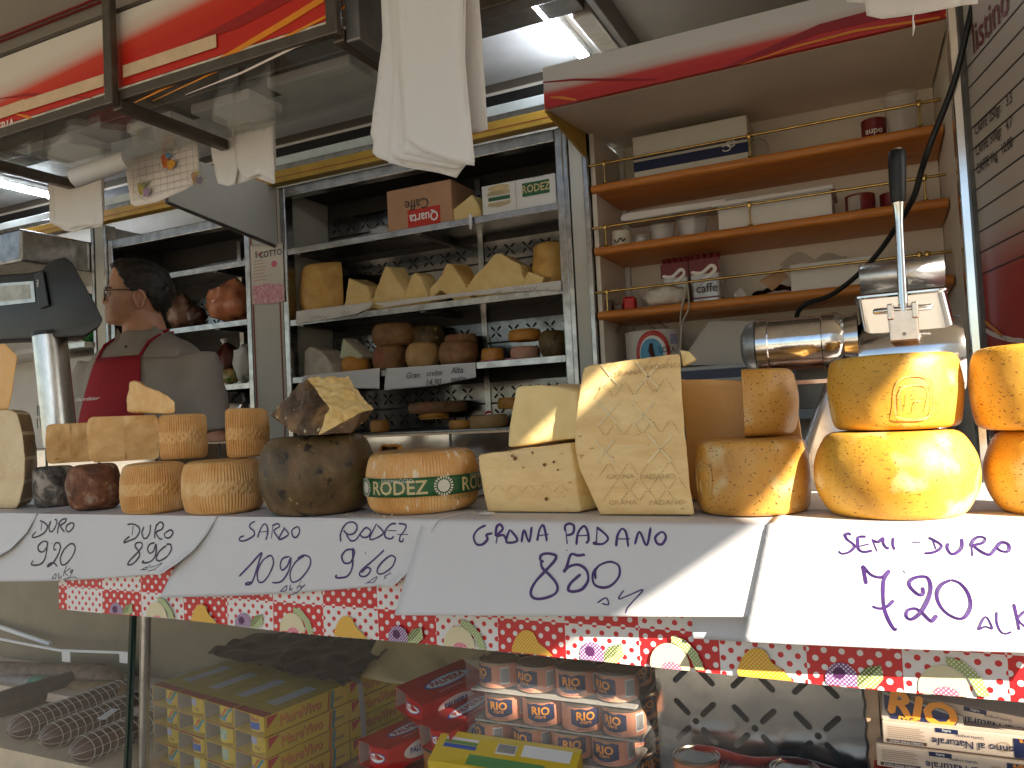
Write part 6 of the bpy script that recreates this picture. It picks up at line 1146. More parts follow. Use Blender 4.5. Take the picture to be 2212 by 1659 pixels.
for (sx, sz, th_) in ((1, 1, .0055),): b.tube([ec+il*(math.cos(a)*.018*(1 if math.sin(a) > -.2 else .7))+V(0, 0, math.sin(a)*.031)+(-hv)*(.006+.004*math.cos(a)*-1) for a in (2*math.pi*i/20 for i in range(21))], th_, 8)
b.lathe([(0, 0), (.013, .002), (.016, .006)], 14, ec, Matrix((il, V(0, 0, 1.7), -hv)).transposed()); b.build('ear', skin, man, smooth=60)
dkf = mat('dark_metal_frame', (.03, .03, .03), .3, 0, metal=.7); b = MB(); fa, za_ = HP(1100, 850); fl, zl_2 = HP(862, 868)
b.tube([hp3(fa, za_, .086), hp3((fa+fl)/2, za_+.000, .083), hp3(fl+.008, zl_2+.006, .066)], .0016, 6)
for sd in (-1, 1):
    c_ = hp3(fl+.010, zl_2-.006, sd*.034); b.tube([c_+(-hv)*(math.cos(a)*.026)+V(0, 0, math.sin(a)*.019)+il*(-.004*abs(math.cos(a))) for a in (2*math.pi*i/20 for i in range(21))], .0014, 6)
glo = b.build('glasses', dkf, man, smooth=60)
for sd in (-1, 1):
    c_ = hp3(fl+.010, zl_2-.006, sd*.034); b = MB(); b.add([c_+(-hv)*(math.cos(a)*.025)+V(0, 0, math.sin(a)*.018) for a in (2*math.pi*i/20 for i in range(20))], [tuple(range(20))]); b.build('lens', glassm, glo)
    f, z = HP(872, 826); b = MB(); b.tube([hp3(f+.008, z, sd*.014), hp3(f+.007, z+.004, sd*.032), hp3(f-.010, z, sd*.052)], [.003, .0045, .002], 6); b.build('eyebrow', hairm, man, smooth=60)
    f, z = HP(880, 868); b = MB(); b.lathe([(0, -.009), (.006, -.006), (.009, 0), (.006, .006), (0, .009)], 10, hp3(f-.002, z, sd*.033)); b.build('eye', mat('eye_white', (.5, .42, .38), .3, 0), man, smooth=60); eyo = C.objects[-1]
    b = MB(); b.lathe([(0, -.004), (.004, 0), (0, .004)], 8, hp3(f+.006, z, sd*.033)); b.build('iris', black_pl, eyo, smooth=60)
tr = MB()
for sd in (-1, 1):
    tr.tube([V(tc0.x, tc0.y, zp+.06)+ts*(sd*.10), V(tc0.x, tc0.y, zp-.3)+ts*(sd*.10), V(tc0.x, tc0.y, .48)+ts*(sd*.10)], [.115, .09, .07], 18)
tr.build('trousers', mat('dark_trousers', (.03, .03, .035), .8, .1), man, smooth=60)
# ================================================================ goods on the shelves
def box_item(name, label, cat, xl, xr, yt, yb, yf, dep, m, z0=None, text_=(), bevel=.003, parts=()):
    a, c = P(xl, yb, y=yf), P(xr, yb, y=yf); zb = z0 if z0 is not None else min(a.z, c.z); zt = zat((xl+xr)/2, yt, P((xl+xr)/2, yb, y=yf)); t = thing(name, label, cat, ((a.x+c.x)/2, yf+dep/2, zb))
    MB().box(a.x, c.x, yf, yf+dep, zb, zt).build('body', m, t, bevel=bevel); return t, a.x, c.x, zb, zt
def face(t, name, x0, x1, z0, z1, y, m): MB().box(x0, x1, y-.0012, y-.0002, z0, z1).build(name, m, t)
# cabinet, top shelf
t, x0, x1, zb, zt = box_item('coffee_carton', 'kraft carton with upside down red and white coffee brand on the cabinet shelf', 'carton', 838, 978, 400, 482, 1.60, .20, mat('salmon_kraft', (.50, .28, .16), .7, .08, 14, .1, 120), ZA)
w_ = x1-x0; face(t, 'red_panel', x0+.32*w_, x0+.82*w_, zb+.012, zb+.085, 1.60, mat('poster_red', (.55, .03, .015), .5, .05)); text('Quarta', whitet, t, (x0+.57*w_, 1.598, zb+.048), (-1, 0, 0), (0, 0, -1), .054, 'brand_text', .85, bold=.02); text('Caffe', ink, t, (x0+.47*w_, 1.598, zb+.105), (-1, 0, 0), (0, 0, -1), .06, 'brand_text', .9)
slab('cheese_wedge', 'shrink-wrapped cheese wedge between the coffee carton and the white green-labelled box', [(972, 460), (978, 438), (1018, 406), (1034, 430), (1040, 455), (1010, 466)], (.02, .10, .0), [c_wed, c_wed], yf=1.61, z0=ZA, jit=.001)
t, x0, x1, zb, zt = box_item('cheese_box', 'white cardboard box with green label and printed cheese on the cabinet shelf', 'box', 1042, 1203, 388, 450, 1.58, .22, mat('white_box_card', (.70, .68, .63), .6, .04), ZA); w_ = x1-x0
face(t, 'green_label', x0+.56*w_, x0+.92*w_, zb+.05, zb+.10, 1.58, greenb); text('RODEZ', goldm, t, (x0+.74*w_, 1.578, zb+.075), (1, 0, 0), (0, 0, 1), .04, 'brand_text', .85, bold=.02); text('4 FORME', ink, t, (x0+.74*w_, 1.578, zb+.118), (1, 0, 0), (0, 0, 1), .016, 'brand_text')
b = MB(); cxx, cz_ = x0+.24*w_, zb+.065
for k in range(22): xx = cxx-.045+.09*k/21; b.box(xx-.0012, xx+.0012, 1.5775, 1.5788, cz_-.035+.006*abs(k-10.5)/10, cz_-.016); b.box(xx-.0012, xx+.0012, 1.5775, 1.5788, cz_+.010, cz_+.03-.006*abs(k-10.5)/10)
tag(b.build('printed_cheese_ribs', goldm, t), kind='stuff'); face(t, 'printed_band', cxx-.045, cxx+.045, cz_-.010, cz_+.004, 1.58, greenb)
b = MB(); b.add([V(cxx+.046*math.cos(a), 1.5785, cz_+.036+.012*math.sin(a)) for a in (2*math.pi*i/20 for i in range(20))], [tuple(range(20))]); b.build('printed_cheese_top', goldm, t, weld=False); MB().box(x0+.47*w_, x0+.475*w_, 1.5785, 1.5795, zb, zt).build('box_seam', greyc, t)
def film_lump(name, label, cat, c, rx, ry, rz, m=None, sd=0, n=20):
    b = MB(); b.lathe([(math.sin(math.pi*i/10), -math.cos(math.pi*i/10)) for i in range(11)], n, (0, 0, 0), None, fn=lambda p, a, r, z: V(p.x*rx, p.y*ry, p.z*rz)*(1+.35*noise.noise(p*2.2+V(sd, sd, 0)))); b.v = [v+Vector(c) for v in b.v]
    mn = min(v.z for v in b.v); b.v = [V(v.x, v.y, v.z-mn+c[2]-rz*0) for v in b.v]; return tag(b.build(name, m or filmm, smooth=70), label, cat)
p = P(822, 488, y=1.64); film_lump('plastic_bag', 'crumpled clear plastic bag beside the kraft coffee carton', 'bag', (p.x, 1.66, ZA+.001), .06, .05, .028, film_mat('milky_film', .4, .2, 40), 3)
p = P(1018, 470, y=1.553); film_lump('plastic_scrap', 'small white plastic scrap hanging on the cabinet shelf edge', 'plastic scrap', (p.x, 1.545, ZA-.05), .008, .006, .03, paperm, 5)
# cabinet, second shelf: wedges
Y2 = 1.60
c_ = V(P(705, 660, y=1.66).x, 1.72, ZB); b = MB(); hh = zat(700, 567, V(c_.x, 1.6, 0))-ZB; wheel_mesh(b, c_, P(752, 640, y=1.66).x-c_.x+.03, hh, a0=R(150), a1=R(322), sd=8.1, n=50, top=.93, rd=.12); ho = tag(b.build('cheese_half', [c_wedr, c_wed], smooth=40, origin=c_), 'tall orange rinded half wheel with green stamp at the shelf end', 'cheese')
for (label, ol, dep) in (('leaning pale cheese wedge next to the tall rinded half wheel', [(730, 656), (742, 636), (752, 574), (790, 590), (797, 606), (798, 648)], (.03, .09, 0)),
    ('pointed pale wedge with a steep jagged edge', [(792, 646), (796, 628), (806, 622), (815, 596), (824, 572), (832, 556), (838, 557), (880, 622), (878, 640), (840, 650)], (.04, .06, 0)),
    ('smaller pointed pale wedge between two larger pointed wedges', [(862, 640), (872, 615), (888, 572), (896, 566), (906, 575), (928, 632), (900, 641)], (.03, .07, 0)),
    ('pale wedge with a notch of brown rind at its foot', [(926, 636), (928, 610), (945, 590), (965, 554), (975, 556), (1002, 600), (1015, 632), (985, 638), (950, 612)], (.04, .07, 0)),
    ('broad fan shaped pale wedge, largest on the cheese shelf', [(1003, 612), (1025, 580), (1050, 556), (1068, 534), (1080, 532), (1105, 548), (1120, 555), (1130, 585), (1136, 592), (1126, 612), (1080, 626), (1030, 626)], (.01, .10, 0)),
    ('little pale offcut leaning on the brown wheel', [(1125, 610), (1130, 590), (1140, 566), (1158, 578), (1175, 577), (1166, 600), (1160, 609)], (.01, .04, 0))):
    slab('cheese_wedge', label, ol, dep, [c_wed, c_wed if 'notch' not in label else c_wedr], yf=Y2 if 'offcut' not in label else 1.575, z0=ZB, jit=.003, bevel=.003)
text('ZIM', mat('green_ink', (.03, .12, .03), .5), ho, P(672, 655, y=1.59), (1, 0, 0), (0, 0, 1), .04, 'rind_stamp', bold=.02)
wheel('tall brown aged wheel leaning in the cabinet corner', 1150, 1236, 518, 608, c_wedr, z0=ZB, yf=1.63, sd=3.7, top=.9)
# third shelf
wheel('reddish brown mouldy wheel topmost of its stack in the cabinet', 803, 905, 695, 745, c_brn2, yf=1.64, z0=ZC+.106, top=.9, rd=.25, sd=1.9)
wheel('dark brown wheel under the reddish mouldy wheel', 804, 884, 743, 797, c_brn2, yf=1.62, z0=ZC, top=.88, rd=.25, sd=2.6)
wheel('light tan round cheese between two brown wheels in the cabinet', 877, 952, 738, 794, c_tan, yf=1.61, z0=ZC, top=.86, rd=.3, sd=4.6)
wheel('big knobbly brown wheel behind the handwritten shelf note', 948, 1036, 733, 789, c_brn2, yf=1.60, z0=ZC, top=.85, rd=.3, sd=6.3)
wheel('flat brown wheel peeping over the knobbly one', 960, 1034, 719, 760, c_brn2, yf=1.72, z0=ZC+.06, sd=6.9)
wheel('very dark wheel standing in the shadow behind the tan cheese', 884, 962, 700, 760, c_dark, yf=1.72, z0=ZC+.04, sd=5.9)
wheel('small flat orange cheese beside the brown wheel and white mouldy half', 738, 803, 767, 801, c_orng, yf=1.62, z0=ZC, sd=3.9, top=.9, rd=.3)
wheel('small mustard cheese next to the pink paper', 1040, 1092, 750, 785, c_orng, yf=1.63, z0=ZC, sd=3.2)
wheel('orange brown wheel on top of the pinkish wheel', 1100, 1170, 709, 748, c_orng, yf=1.62, z0=ZC+.075, sd=2.8)
wheel('pinkish flat wheel below the orange brown wheel', 1102, 1168, 747, 780, cheese('pink_rind', [(.3, (.42, .20, .14)), (.7, (.60, .38, .28))], 14), yf=1.62, z0=ZC, sd=2.0)
wheel('dark grey green wheel in the cabinet corner beside the orange brown one', 1166, 1228, 712, 772, c_dark, yf=1.60, z0=ZC, sd=1.4, top=.85, rd=.3)
moldy = cheese('white_bloomy', [(.3, (.42, .36, .30)), (.6, (.60, .55, .48)), (.8, (.70, .66, .6))], 20, .7, .6, 60)
slab('cheese_half', 'white mouldy half wheel in plastic at the shelf end', [(656, 802), (657, 748), (668, 736), (692, 745), (712, 770), (722, 798)], (.03, .10, 0), [moldy, moldy], yf=1.60, z0=ZC, jit=.002)
slab('cheese_wedge', 'greenish white wrapped wedge on the small flat orange cheese', [(733, 768), (740, 724), (768, 748), (783, 762), (778, 768)], (.02, .07, 0), [cheese('greenish_wrap', [(.3, (.42, .44, .30)), (.7, (.58, .58, .42))], 8, .25), moldy], yf=1.62, z0=ZC+.062, jit=.001)
b = MB(); p = P(1075, 784, y=1.575); b.grid(lambda u, v: V(p.x-.07+.14*u, 1.565+.06*v, ZC+.002)+V(0, 0, .012*abs(noise.noise(V(u*5, v*3, 2)))), 14, 8); tag(b.build('pink_paper', mat('pink_paper', (.60, .22, .24), .7, .25, 60), smooth=50), 'crumpled pink paper on the shelf under the pinkish wheel', 'paper')
# lowest shelf
for (a, lab) in (((800, 842, 908, 928, c_orng), 'small orange cheese low in the cabinet beside the dark chunk'), ((884, 1012, 866, 908, c_brn2), 'wide dark red wheel low in the cabinet'), ((905, 972, 905, 930, c_orng), 'flat amber cheese under the wide dark red wheel'), ((970, 1020, 908, 930, c_orng), 'small amber cheese next to the flat amber one'), ((1014, 1098, 895, 928, c_tan), 'pale flat wheel with a red pepper on top'), ((1076, 1130, 858, 898, c_orng), 'yellow orange round cheese above the pale flat wheel')):
    dk = 'wide' in lab or 'above' in lab; wheel(lab, a[0], a[1], a[2], a[3], a[4], yf=1.62+(.06 if dk else 0), z0=ZD+(.07 if dk else 0), sd=random.random()*9)
b = MB(); p = P(1048, 893, y=1.66); b.tube([p, p+V(.014, 0, .006), p+V(.03, 0, .002)], [.003, .006, .002], 8); tag(b.build('red_pepper', mat('pepper_red', (.5, .02, .01), .25, .1), smooth=60), 'tiny red pepper lying on the pale flat wheel', 'pepper')
# paper strips on the cabinet shelves
def px_sheet(name, label, ol, y, m, amp=.004, cat='paper', solid=.0005, step=.02, yfun=None, lab=True, parent=None, seed=0):
    b = MB(); b.add([P(x, yy, y=y) for x, yy in ol], [tuple(range(len(ol)))]); me = bpy.data.meshes.new(name); me.from_pydata(b.v, [], b.f); bm = bmesh.new(); bm.from_mesh(me); bmesh.ops.triangulate(bm, faces=bm.faces)
    for _ in range(5):
        es = [e for e in bm.edges if e.calc_length() > step]
        if not es: break
        bmesh.ops.subdivide_edges(bm, edges=es, cuts=1); bmesh.ops.triangulate(bm, faces=[f for f in bm.faces if len(f.verts) > 3])
    org = sum(b.v, V(0, 0, 0))/len(b.v)
    for v in bm.verts: v.co.y += amp*(noise.noise(V(v.co.x*16+seed, 0, v.co.z*5))+.4*noise.noise(v.co*45+V(seed, 0, 0)))+(yfun(v.co) if yfun else 0); v.co -= org
    bm.to_mesh(me); bm.free(); me.materials.append(m); me.polygons.foreach_set('use_smooth', [True]*len(me.polygons)); o = link(name, me, parent, org); md = o.modifiers.new('t', 'SOLIDIFY'); md.thickness = solid; md.offset = 0
    return tag(o, label, cat) if lab else o
s1 = px_sheet('shelf_paper', 'white paper strip with faint writing hanging below the tall rinded half wheel', [(640, 672), (805, 652), (802, 664), (770, 678), (720, 688), (638, 701)], 1.548, paperm)
s2 = px_sheet('shelf_paper', 'long white paper strip with faint writing below the pale wedges', [(808, 655), (1212, 606), (1213, 628), (1150, 628), (1000, 640), (830, 664)], 1.547, paperm)
s3 = px_sheet('shelf_paper', 'blank white paper strip below the white mouldy half wheel', [(653, 812), (820, 795), (820, 840), (735, 838), (652, 838)], 1.548, paperm)
s4 = px_sheet('shelf_paper', 'white paper note with large handwriting under the brown wheels', [(835, 796), (1026, 783), (1028, 815), (940, 833), (830, 843)], 1.547, paperm)
def scribble(par, lines, y, m=blackm, wd=.0028):
    for ln in lines:
        b = MB(); ribbon(b, [P(a, c, y=y) for a, c in ln], wd, k=4); b.build('pen_stroke', m, par, weld=False)
def word(x, y, w, h, n, sl=-.06): return [(x+w*i/n, y+sl*w*i/n+(h/2 if i % 2 else -h/2)*random.uniform(.5, 1)) for i in range(n+1)]
for (tx_, px_, py_, sz_) in (('Gran', 892, 811, .034), ('scelto', 938, 806, .032), ('Alta', 988, 800, .036), ('14,90', 936, 826, .036), ('qualita', 990, 818, .028)): text(tx_, blackm, s4, P(px_, py_, y=1.5385), (1, 0, .0), (.25, 0, 1), sz_, 'handwriting', .9)
scribble(s1, [word(668, 686, 40, 6, 8), word(735, 676, 22, 8, 5)], 1.540, mat('faded_ink', (.25, .2, .2), .6, .1), .0018); scribble(s2, [word(1065, 632, 20, 8, 5), word(1110, 624, 50, 6, 10)], 1.540, MATS['faded_ink'], .0018)
# poster
po = px_sheet('poster', 'paper poster with I LOVE COTTO lettering and pink ham slices', [(541, 530), (610, 524), (616, 652), (546, 658)], 1.546, mat('poster_paper', (.62, .57, .50), .5, .03), .001)
p = P(574, 549, y=1.5435); text('I', ink, po, P(553, 551, y=1.543), (1, 0, 0), (0, 0, 1), .040, 'poster_text', bold=.01); text('COTTO', ink, po, P(584, 548, y=1.543), (1, 0, 0), (0, 0, 1), .038, 'poster_text', .95, bold=.01)
b = MB(); hc = P(560.5, 550, y=1.543); b.add([hc+V(.010*math.sin(a)**3, 0, .0009*(13*math.cos(a)-5*math.cos(2*a)-2*math.cos(3*a))*.7) for a in (2*math.pi*i/24 for i in range(24))], [tuple(range(24))]); b.build('heart_print', mat('pink_print', (.6, .12, .2), .5, .1), po, weld=False)
pinkm = cheese('ham_print', [(.3, (.50, .13, .20)), (.5, (.66, .32, .38)), (.7, (.75, .6, .6))], 60, .5, 0)
q = Q((545, 618), (580, 612), (612, 614), (615, 650), (580, 657), (547, 655), y=1.5432); b = MB(); b.add(q, [tuple(range(6))]); b.build('ham_picture', pinkm, po, weld=False)
b = MB(); c_ = P(592, 570, y=1.5432); b.add([c_+V(.016*math.cos(a), 0, .014*math.sin(a)) for a in (2*math.pi*i/16 for i in range(16))], [tuple(range(16))]); b.build('pink_spot', MATS['pink_print'], po, weld=False)
for k in range(7): a = P(548, 565+k*7, y=1.543); MB().box(a.x, a.x+.05+.03*random.random(), 1.5425, 1.5431, a.z-.0012, a.z+.0012).build('text_row', MATS['fine_print'], po)
# cured meats in the other cabinet
hamm = cheese('cooked_ham_skin', [(.3, (.42, .13, .06)), (.6, (.55, .22, .11)), (.8, (.62, .33, .18))], 8, .3, .3, 40)
p = P(485, 690, y=1.64); film_lump('cooked_ham', 'big orange brown cooked ham on the meat cabinet shelf', 'ham', (p.x+.02, 1.68, ZL[1]+.001), .135, .10, .095, hamm, 1, 40)
p = P(395, 692, y=1.64); film_lump('wrapped_sausage', 'brown sausages wrapped in shiny plastic next to the cooked ham', 'sausage', (p.x-.03, 1.66, ZL[1]+.001), .07, .06, .085, mat('wrapped_brown', (.16, .09, .06), .15, .6, 14, .5, 30), 4, 30)
p = P(425, 692, y=1.64); film_lump('wrapped_sausage', 'small dark wrapped sausage between the shiny sausages and the ham', 'sausage', (p.x, 1.64, ZL[1]+.001), .04, .05, .05, mat('wrapped_dark', (.09, .05, .04), .2, .6, 14, .5, 30), 7, 30)
p = P(486, 824, y=1.62); t = film_lump('cured_ham', 'dark red cured ham with a white knot standing on the shelf', 'ham', (p.x, 1.64, ZL[2]+.001), .052, .05, .088, mat('cured_red', (.10, .022, .016), .3, .5, 20, .4, 40), 9, 30)
b = MB(); kp = V(p.x-.015, 1.64, ZL[2]+.165); b.tube([kp, kp+V(.002, 0, .03), kp+V(-.002, 0, .05)], [.022, .010, .018], 12); b.build('knot', white_lam, t, smooth=60)
p = P(505, 826, y=1.60); film_lump('vegetable_pack', 'small pack with green and orange vegetables beside the cured ham', 'pack', (p.x-.02, 1.60, ZL[2]+.001), .05, .03, .035, cheese('veg_pack', [(.35, (.04, .15, .03)), (.5, (.45, .30, .12)), (.65, (.5, .12, .02))], 16, .25, .3), 2, 24)
p = P(520, 850, y=1.57); film_lump('white_plastic_bag', 'crumpled white plastic bag hanging by the cabinet post', 'bag', (p.x, 1.60, ZL[2]+.001), .05, .04, .085, mat('white_plastic', (.62, .62, .60), .4, .1, 20, .6, 25), 6, 26)
p = P(505, 930, y=1.60); film_lump('foil_mortadella', 'shiny foil wrapped mortadella low in the meat cabinet', 'mortadella', (p.x+.02, 1.66, ZL[3]+.001), .115, .09, .09, mat('foil', (.55, .53, .52), .2, .5, 9, .5, 20, metal=.9), 8, 36)
p = P(180, 640, y=1.60); film_lump('crisp_bag', 'shiny green crisp bag on the steel shelf behind the scale', 'bag', (p.x, 1.64, 1.956), .085, .05, .125, cheese('green_foil', [(.35, (.01, .10, .03)), (.55, (.03, .28, .03)), (.75, (.35, .5, .05))], 10, .2, .4), 5, 30)
p = P(165, 860, y=1.6); film_lump('bowl_bag', 'clear bag with a dark lump on the white worktop', 'bag', (p.x, 1.6, 1.341), .09, .08, .05, film_mat('blue_film', .35, .2, 30), 3); p = P(168, 835, y=1.55); film_lump('dark_lump', 'small dark lump inside the clear bag on the worktop', 'lump', (p.x, 1.57, 1.42), .03, .03, .025, black_pl, 2)
# pine shelf, top
ZT = ZS1+.0005
t, x0, x1, zb, zt = box_item('white_box', 'long white cardboard box with navy stripes on the highest pine shelf', 'box', 1368, 1618, 272, 344, 1.60, .16, mat('ivory_card', (.58, .55, .48), .6, .04), ZT); w_ = x1-x0; H_ = zt-zb
face(t, 'navy_stripe', x0, x1, zb+.20*H_, zb+.42*H_, 1.60, navy); face(t, 'navy_stripe', x0, x1, zb+.48*H_, zb+.52*H_, 1.60, navy)
b = MB()
for sz in (-1, 1): b.tube([V(x0+.84*w_+sz*.008+.014*math.cos(a), 1.5975, zb+.40*H_+sz*.006+.010*math.sin(a)) for a in (R(-150+300*i/12+(180 if sz > 0 else 0)) for i in range(13))], .002, 6)
b.build('printed_emblem', whitet, t)
redcan = mat('dark_red_can', (.16, .012, .014), .35, .12, 20)
def shelf_can(label, xl, xr, z0, hgt, m, txt=None, yf=1.60, label_m=None):
    c, r, _ = fit_wheel(xl, xr, 0, 500, z0, yf, 1.0); F = P((xl+xr)/2, 400, y=yf); c = V(F.x, yf+r, z0); b = MB(); b.lathe([(0, 0), (r, 0), (r*1.02, .002), (r, .005), (r, hgt-.005), (r*1.02, hgt-.002), (r*.97, hgt), (0, hgt-.002)], 32, c); o = tag(b.build('can', m, smooth=40, origin=c), label, 'can')
    aC = math.atan2(CAM.y-c.y, CAM.x-c.x); f = lambda p: c+V(math.cos(aC+p.x/r)*(r+.0012), math.sin(aC+p.x/r)*(r+.0012), p.z)
    if label_m: b = MB(); b.add([f(V(-r*.9+r*.9*i/8, 0, z)) for z in (.01, hgt-.008) for i in range(9)], [(i, i+1, i+10, i+9) for i in range(8)]); b.build('label', label_m, o, weld=False)
    if txt: text(txt, whitet, o, (0, 0, hgt*.4), (1, 0, 0), (0, 0, 1), hgt*.42, 'label_text', .9, f, bold=.01)
    return o
shelf_can('dark red can with white lettering on the highest pine shelf', 1868, 1924, ZT, .068, redcan, 'aupo')
tubm = film_mat('frosted_plastic', .14, .15, 8)
def tub(label, px_, z0, r, h, m, yf=1.62, taper=.8, cat='tub', name='plastic_tub'):
    F = P(px_, 400, y=yf); c = V(F.x, yf, z0); b = MB(); b.lathe([(0, 0), (r*taper, 0), (r*.97, h*.92), (r*1.05, h*.93), (r*1.05, h), (r*.95, h), (r*(taper-.04), .003), (0, .003)], 28, c); return tag(b.build(name, m, smooth=40, origin=c), label, cat)
tub('frosted plastic container at the end of the highest pine shelf', 1957, ZT, .048, .125, tubm)
film_lump('plastic_bag', 'thin clear plastic bag beside the white striped box', 'bag', (P(1635, 330, y=1.65).x, 1.68, ZT), .035, .05, .045, filmm, 2)
# pine shelf, middle
ZT = ZS2+.0005
foam = mat('white_foam', (.72, .70, .66), .7, .03, 12, .2, 300); foamd = mat('grey_white_foam', (.55, .53, .50), .7, .03, 12, .2, 300)
def slant_box(name, label, cat, pts, dep, y, m, bevel=.006, z0=None):
    fr = Q(*pts, y=y)
    b = MB(); b.prism(fr, (0, dep, 0)); return tag(b.build(name, m, bevel=bevel, smooth=40), label, cat)
for (pts, lab, yy, m_) in (([(1340, 478), (1340, 466), (1350, 460), (1566, 428), (1568, 442), (1480, 456), (1360, 477)], 'white foam lid lying slanted over the clear tubs', 1.60, foam), ([(1382, 466), (1384, 455), (1595, 422), (1598, 432), (1480, 448)], 'thin white foam lid under the slanted one, farther back', 1.66, foamd)): slant_box('foam_board', lab, 'foam lid', pts, .13, yy, m_)
t, x0, x1, zb, zt = box_item('foam_tray', 'long white foam tray with rim on the middle pine shelf', 'foam tray', 1552, 1800, 428, 482, 1.59, .2, foam, ZT); MB().box(x0-.02, x1+.01, 1.585, 1.80, zt+.001, zt+.016).build('rim', foam, t, bevel=.005)
shelf_can('dark red can with pale label on the middle pine shelf', 1822, 1888, ZT, .062, redcan, None, 1.60, greyc); shelf_can('dark red can half behind the grater lever', 1898, 1952, ZT, .060, redcan, None, 1.64)
tub('small white tub with dark drawing at the shelf end', 1336, ZT, .034, .05, mat('tub_white', (.62, .58, .5), .4, .1), 1.60, .95); b = MB()
b = MB(); p = P(1338, 518, y=1.565); ribbon(b, [p+V(-.02, 0, .004), p+V(-.01, 0, -.008), p+V(.004, 0, .006), p+V(.012, 0, -.006), p+V(.022, 0, .004)], .005); b.build('drawing', ink, C.objects['plastic_tub.001'], weld=False)
for (px_, r_, h_, lab) in ((1378, .028, .035, 'small clear tub next to the drawn white tub'), (1425, .045, .06, 'ribbed clear tub, first of two under the foam lid'), (1490, .055, .065, 'wider clear tub, second of two under the foam lid')): tub(lab, px_, ZT, r_, h_, tubm, 1.64)
# pine shelf, lowest
ZT = ZS3+.0005
for (xl, xr, yt, lab, m_) in ((1298, 1322, 648, 'small brown packet at the end of the lowest pine shelf', (.10, .05, .03)), (1326, 1345, 655, 'second small brown packet beside the brass rail post', (.13, .08, .05))): box_item('brown_packet', lab, 'packet', xl, xr, yt, 688, 1.60, .05, mat('brown_pack_%d' % xl, m_, .3, .4, 30), ZT, bevel=.006)
t, *_ = box_item('red_packet', 'red packet with a crimped top next to the white rice bag', 'packet', 1346, 1372, 640, 684, 1.61, .04, redp, ZT, bevel=.008)
def coffee_bag(label, xl, xr, yt, yf):
    t, x0, x1, zb, zt = box_item('coffee_bag', label, 'coffee bag', xl, xr, yt+10, 655, yf, .08, mat('silver_bag', (.45, .44, .44), .25, .2, 8, .2, 20, metal=.4), ZT, bevel=.010); h = zt-zb
    face(t, 'red_top', x0-.001, x1+.001, zb+.66*h, zb+.98*h, yf-.001, redcan); face(t, 'red_foot', x0, x1, zb+.02, zb+.16*h, yf-.001, redcan)
    b = MB(); b.grid(lambda u, v: V(x0+(x1-x0)*u, yf+.03+.008*v*math.sin(u*28), zt-.002+.022*v), 30, 2); b.build('crimped_top', redcan, t, solid=.002)
    b = MB(); w_ = x1-x0; ribbon(b, [V(x0+.05*w_, yf-.004, zb+.72*h), V(x0+.4*w_, yf-.004, zb+.68*h), V(x0+.75*w_, yf-.004, zb+.82*h), V(x0+.85*w_, yf-.004, zb+.70*h), V(x0+.4*w_, yf-.004, zb+.5*h), V(x0+.25*w_, yf-.004, zb+.42*h)], .012); b.build('printed_swirl', whitet, t, weld=False)
    text('caffe', ink, t, (x0+.55*w_, yf-.003, zb+.34*h), (1, 0, 0), (0, 0, 1), .045, 'brand_text', .9); return t
coffee_bag('red and silver coffee bag, smaller of the pair behind the rail', 1432, 1490, 556, 1.68); coffee_bag('red and silver coffee bag, larger of the pair behind the rail', 1494, 1558, 547, 1.66)
p = P(1435, 660, y=1.60); film_lump('rice_bag', 'white rice bag in clear plastic on the lowest pine shelf', 'bag', (p.x, 1.63, ZT), .075, .06, .038, mat('rice_white', (.66, .63, .58), .35, .1, 40, .4, 30), 3, 30)
b = MB(); q = [P(1690, 580, y=1.62), P(1702, 600, y=1.60), P(1668, 628, y=1.58), P(1640, 608, y=1.60)]; b.prism(q, (0, .006, .004)); tag(b.build('cardboard_scrap', kraft), 'torn kraft cardboard scrap leaning on the foam box', 'cardboard')
b = MB(); q = [P(1585, 640, y=1.60), P(1600, 628, y=1.62), P(1612, 642, y=1.60), P(1590, 646, y=1.59)]; b.prism(q, (0, .004, .01)); tag(b.build('paper_scrap', paperm), 'small white paper scrap on the lowest pine shelf', 'paper')
b = MB(); b.grid(lambda u, v: V(P(1622, 640, y=1.60).x+.16*u, 1.60+.12*v, ZT+.004+.05*u*(1-u)*2+.01*noise.noise(V(u*6, v*6, 0))), 16, 8); tag(b.build('black_bag', black_pl, smooth=60), 'flat black plastic bag under the kraft scrap', 'bag')
t, x0, x1, zb, zt = box_item('foam_box', 'white foam box wrapped in clear plastic on the lowest pine shelf', 'foam box', 1708, 1908, 560, 612, 1.59, .2, foam, ZT, bevel=.005)
b = MB(); b.grid(lambda u, v: V(x0-.03+(x1-x0)*.75*u, 1.60+.15*v, zt+.008+.045*math.sin(math.pi*min(1, u*1.1))*abs(math.sin(u*4+1))*(1-.3*v)), 24, 10); b.build('plastic_cover', film_mat('dusty_film', .25, .25, 30), t, smooth=70)
st = thing('string', 'pale string tied to the brass rail and hanging down', 'string', P(1480, 620, y=1.543)); strm = mat('string', (.45, .40, .34), .8, .1)
for pl in ([(1482, 612), (1476, 640), (1470, 690), (1472, 730), (1466, 768)], [(1484, 612), (1488, 640), (1487, 668), (1474, 700), (1468, 768)], [(1480, 614), (1478, 645), (1473, 665)]): b = MB(); b.tube(smooth_pts([P(a, c, y=1.541) for a, c in pl], 4), .003, 6); b.build('strand', strm, st, smooth=60)
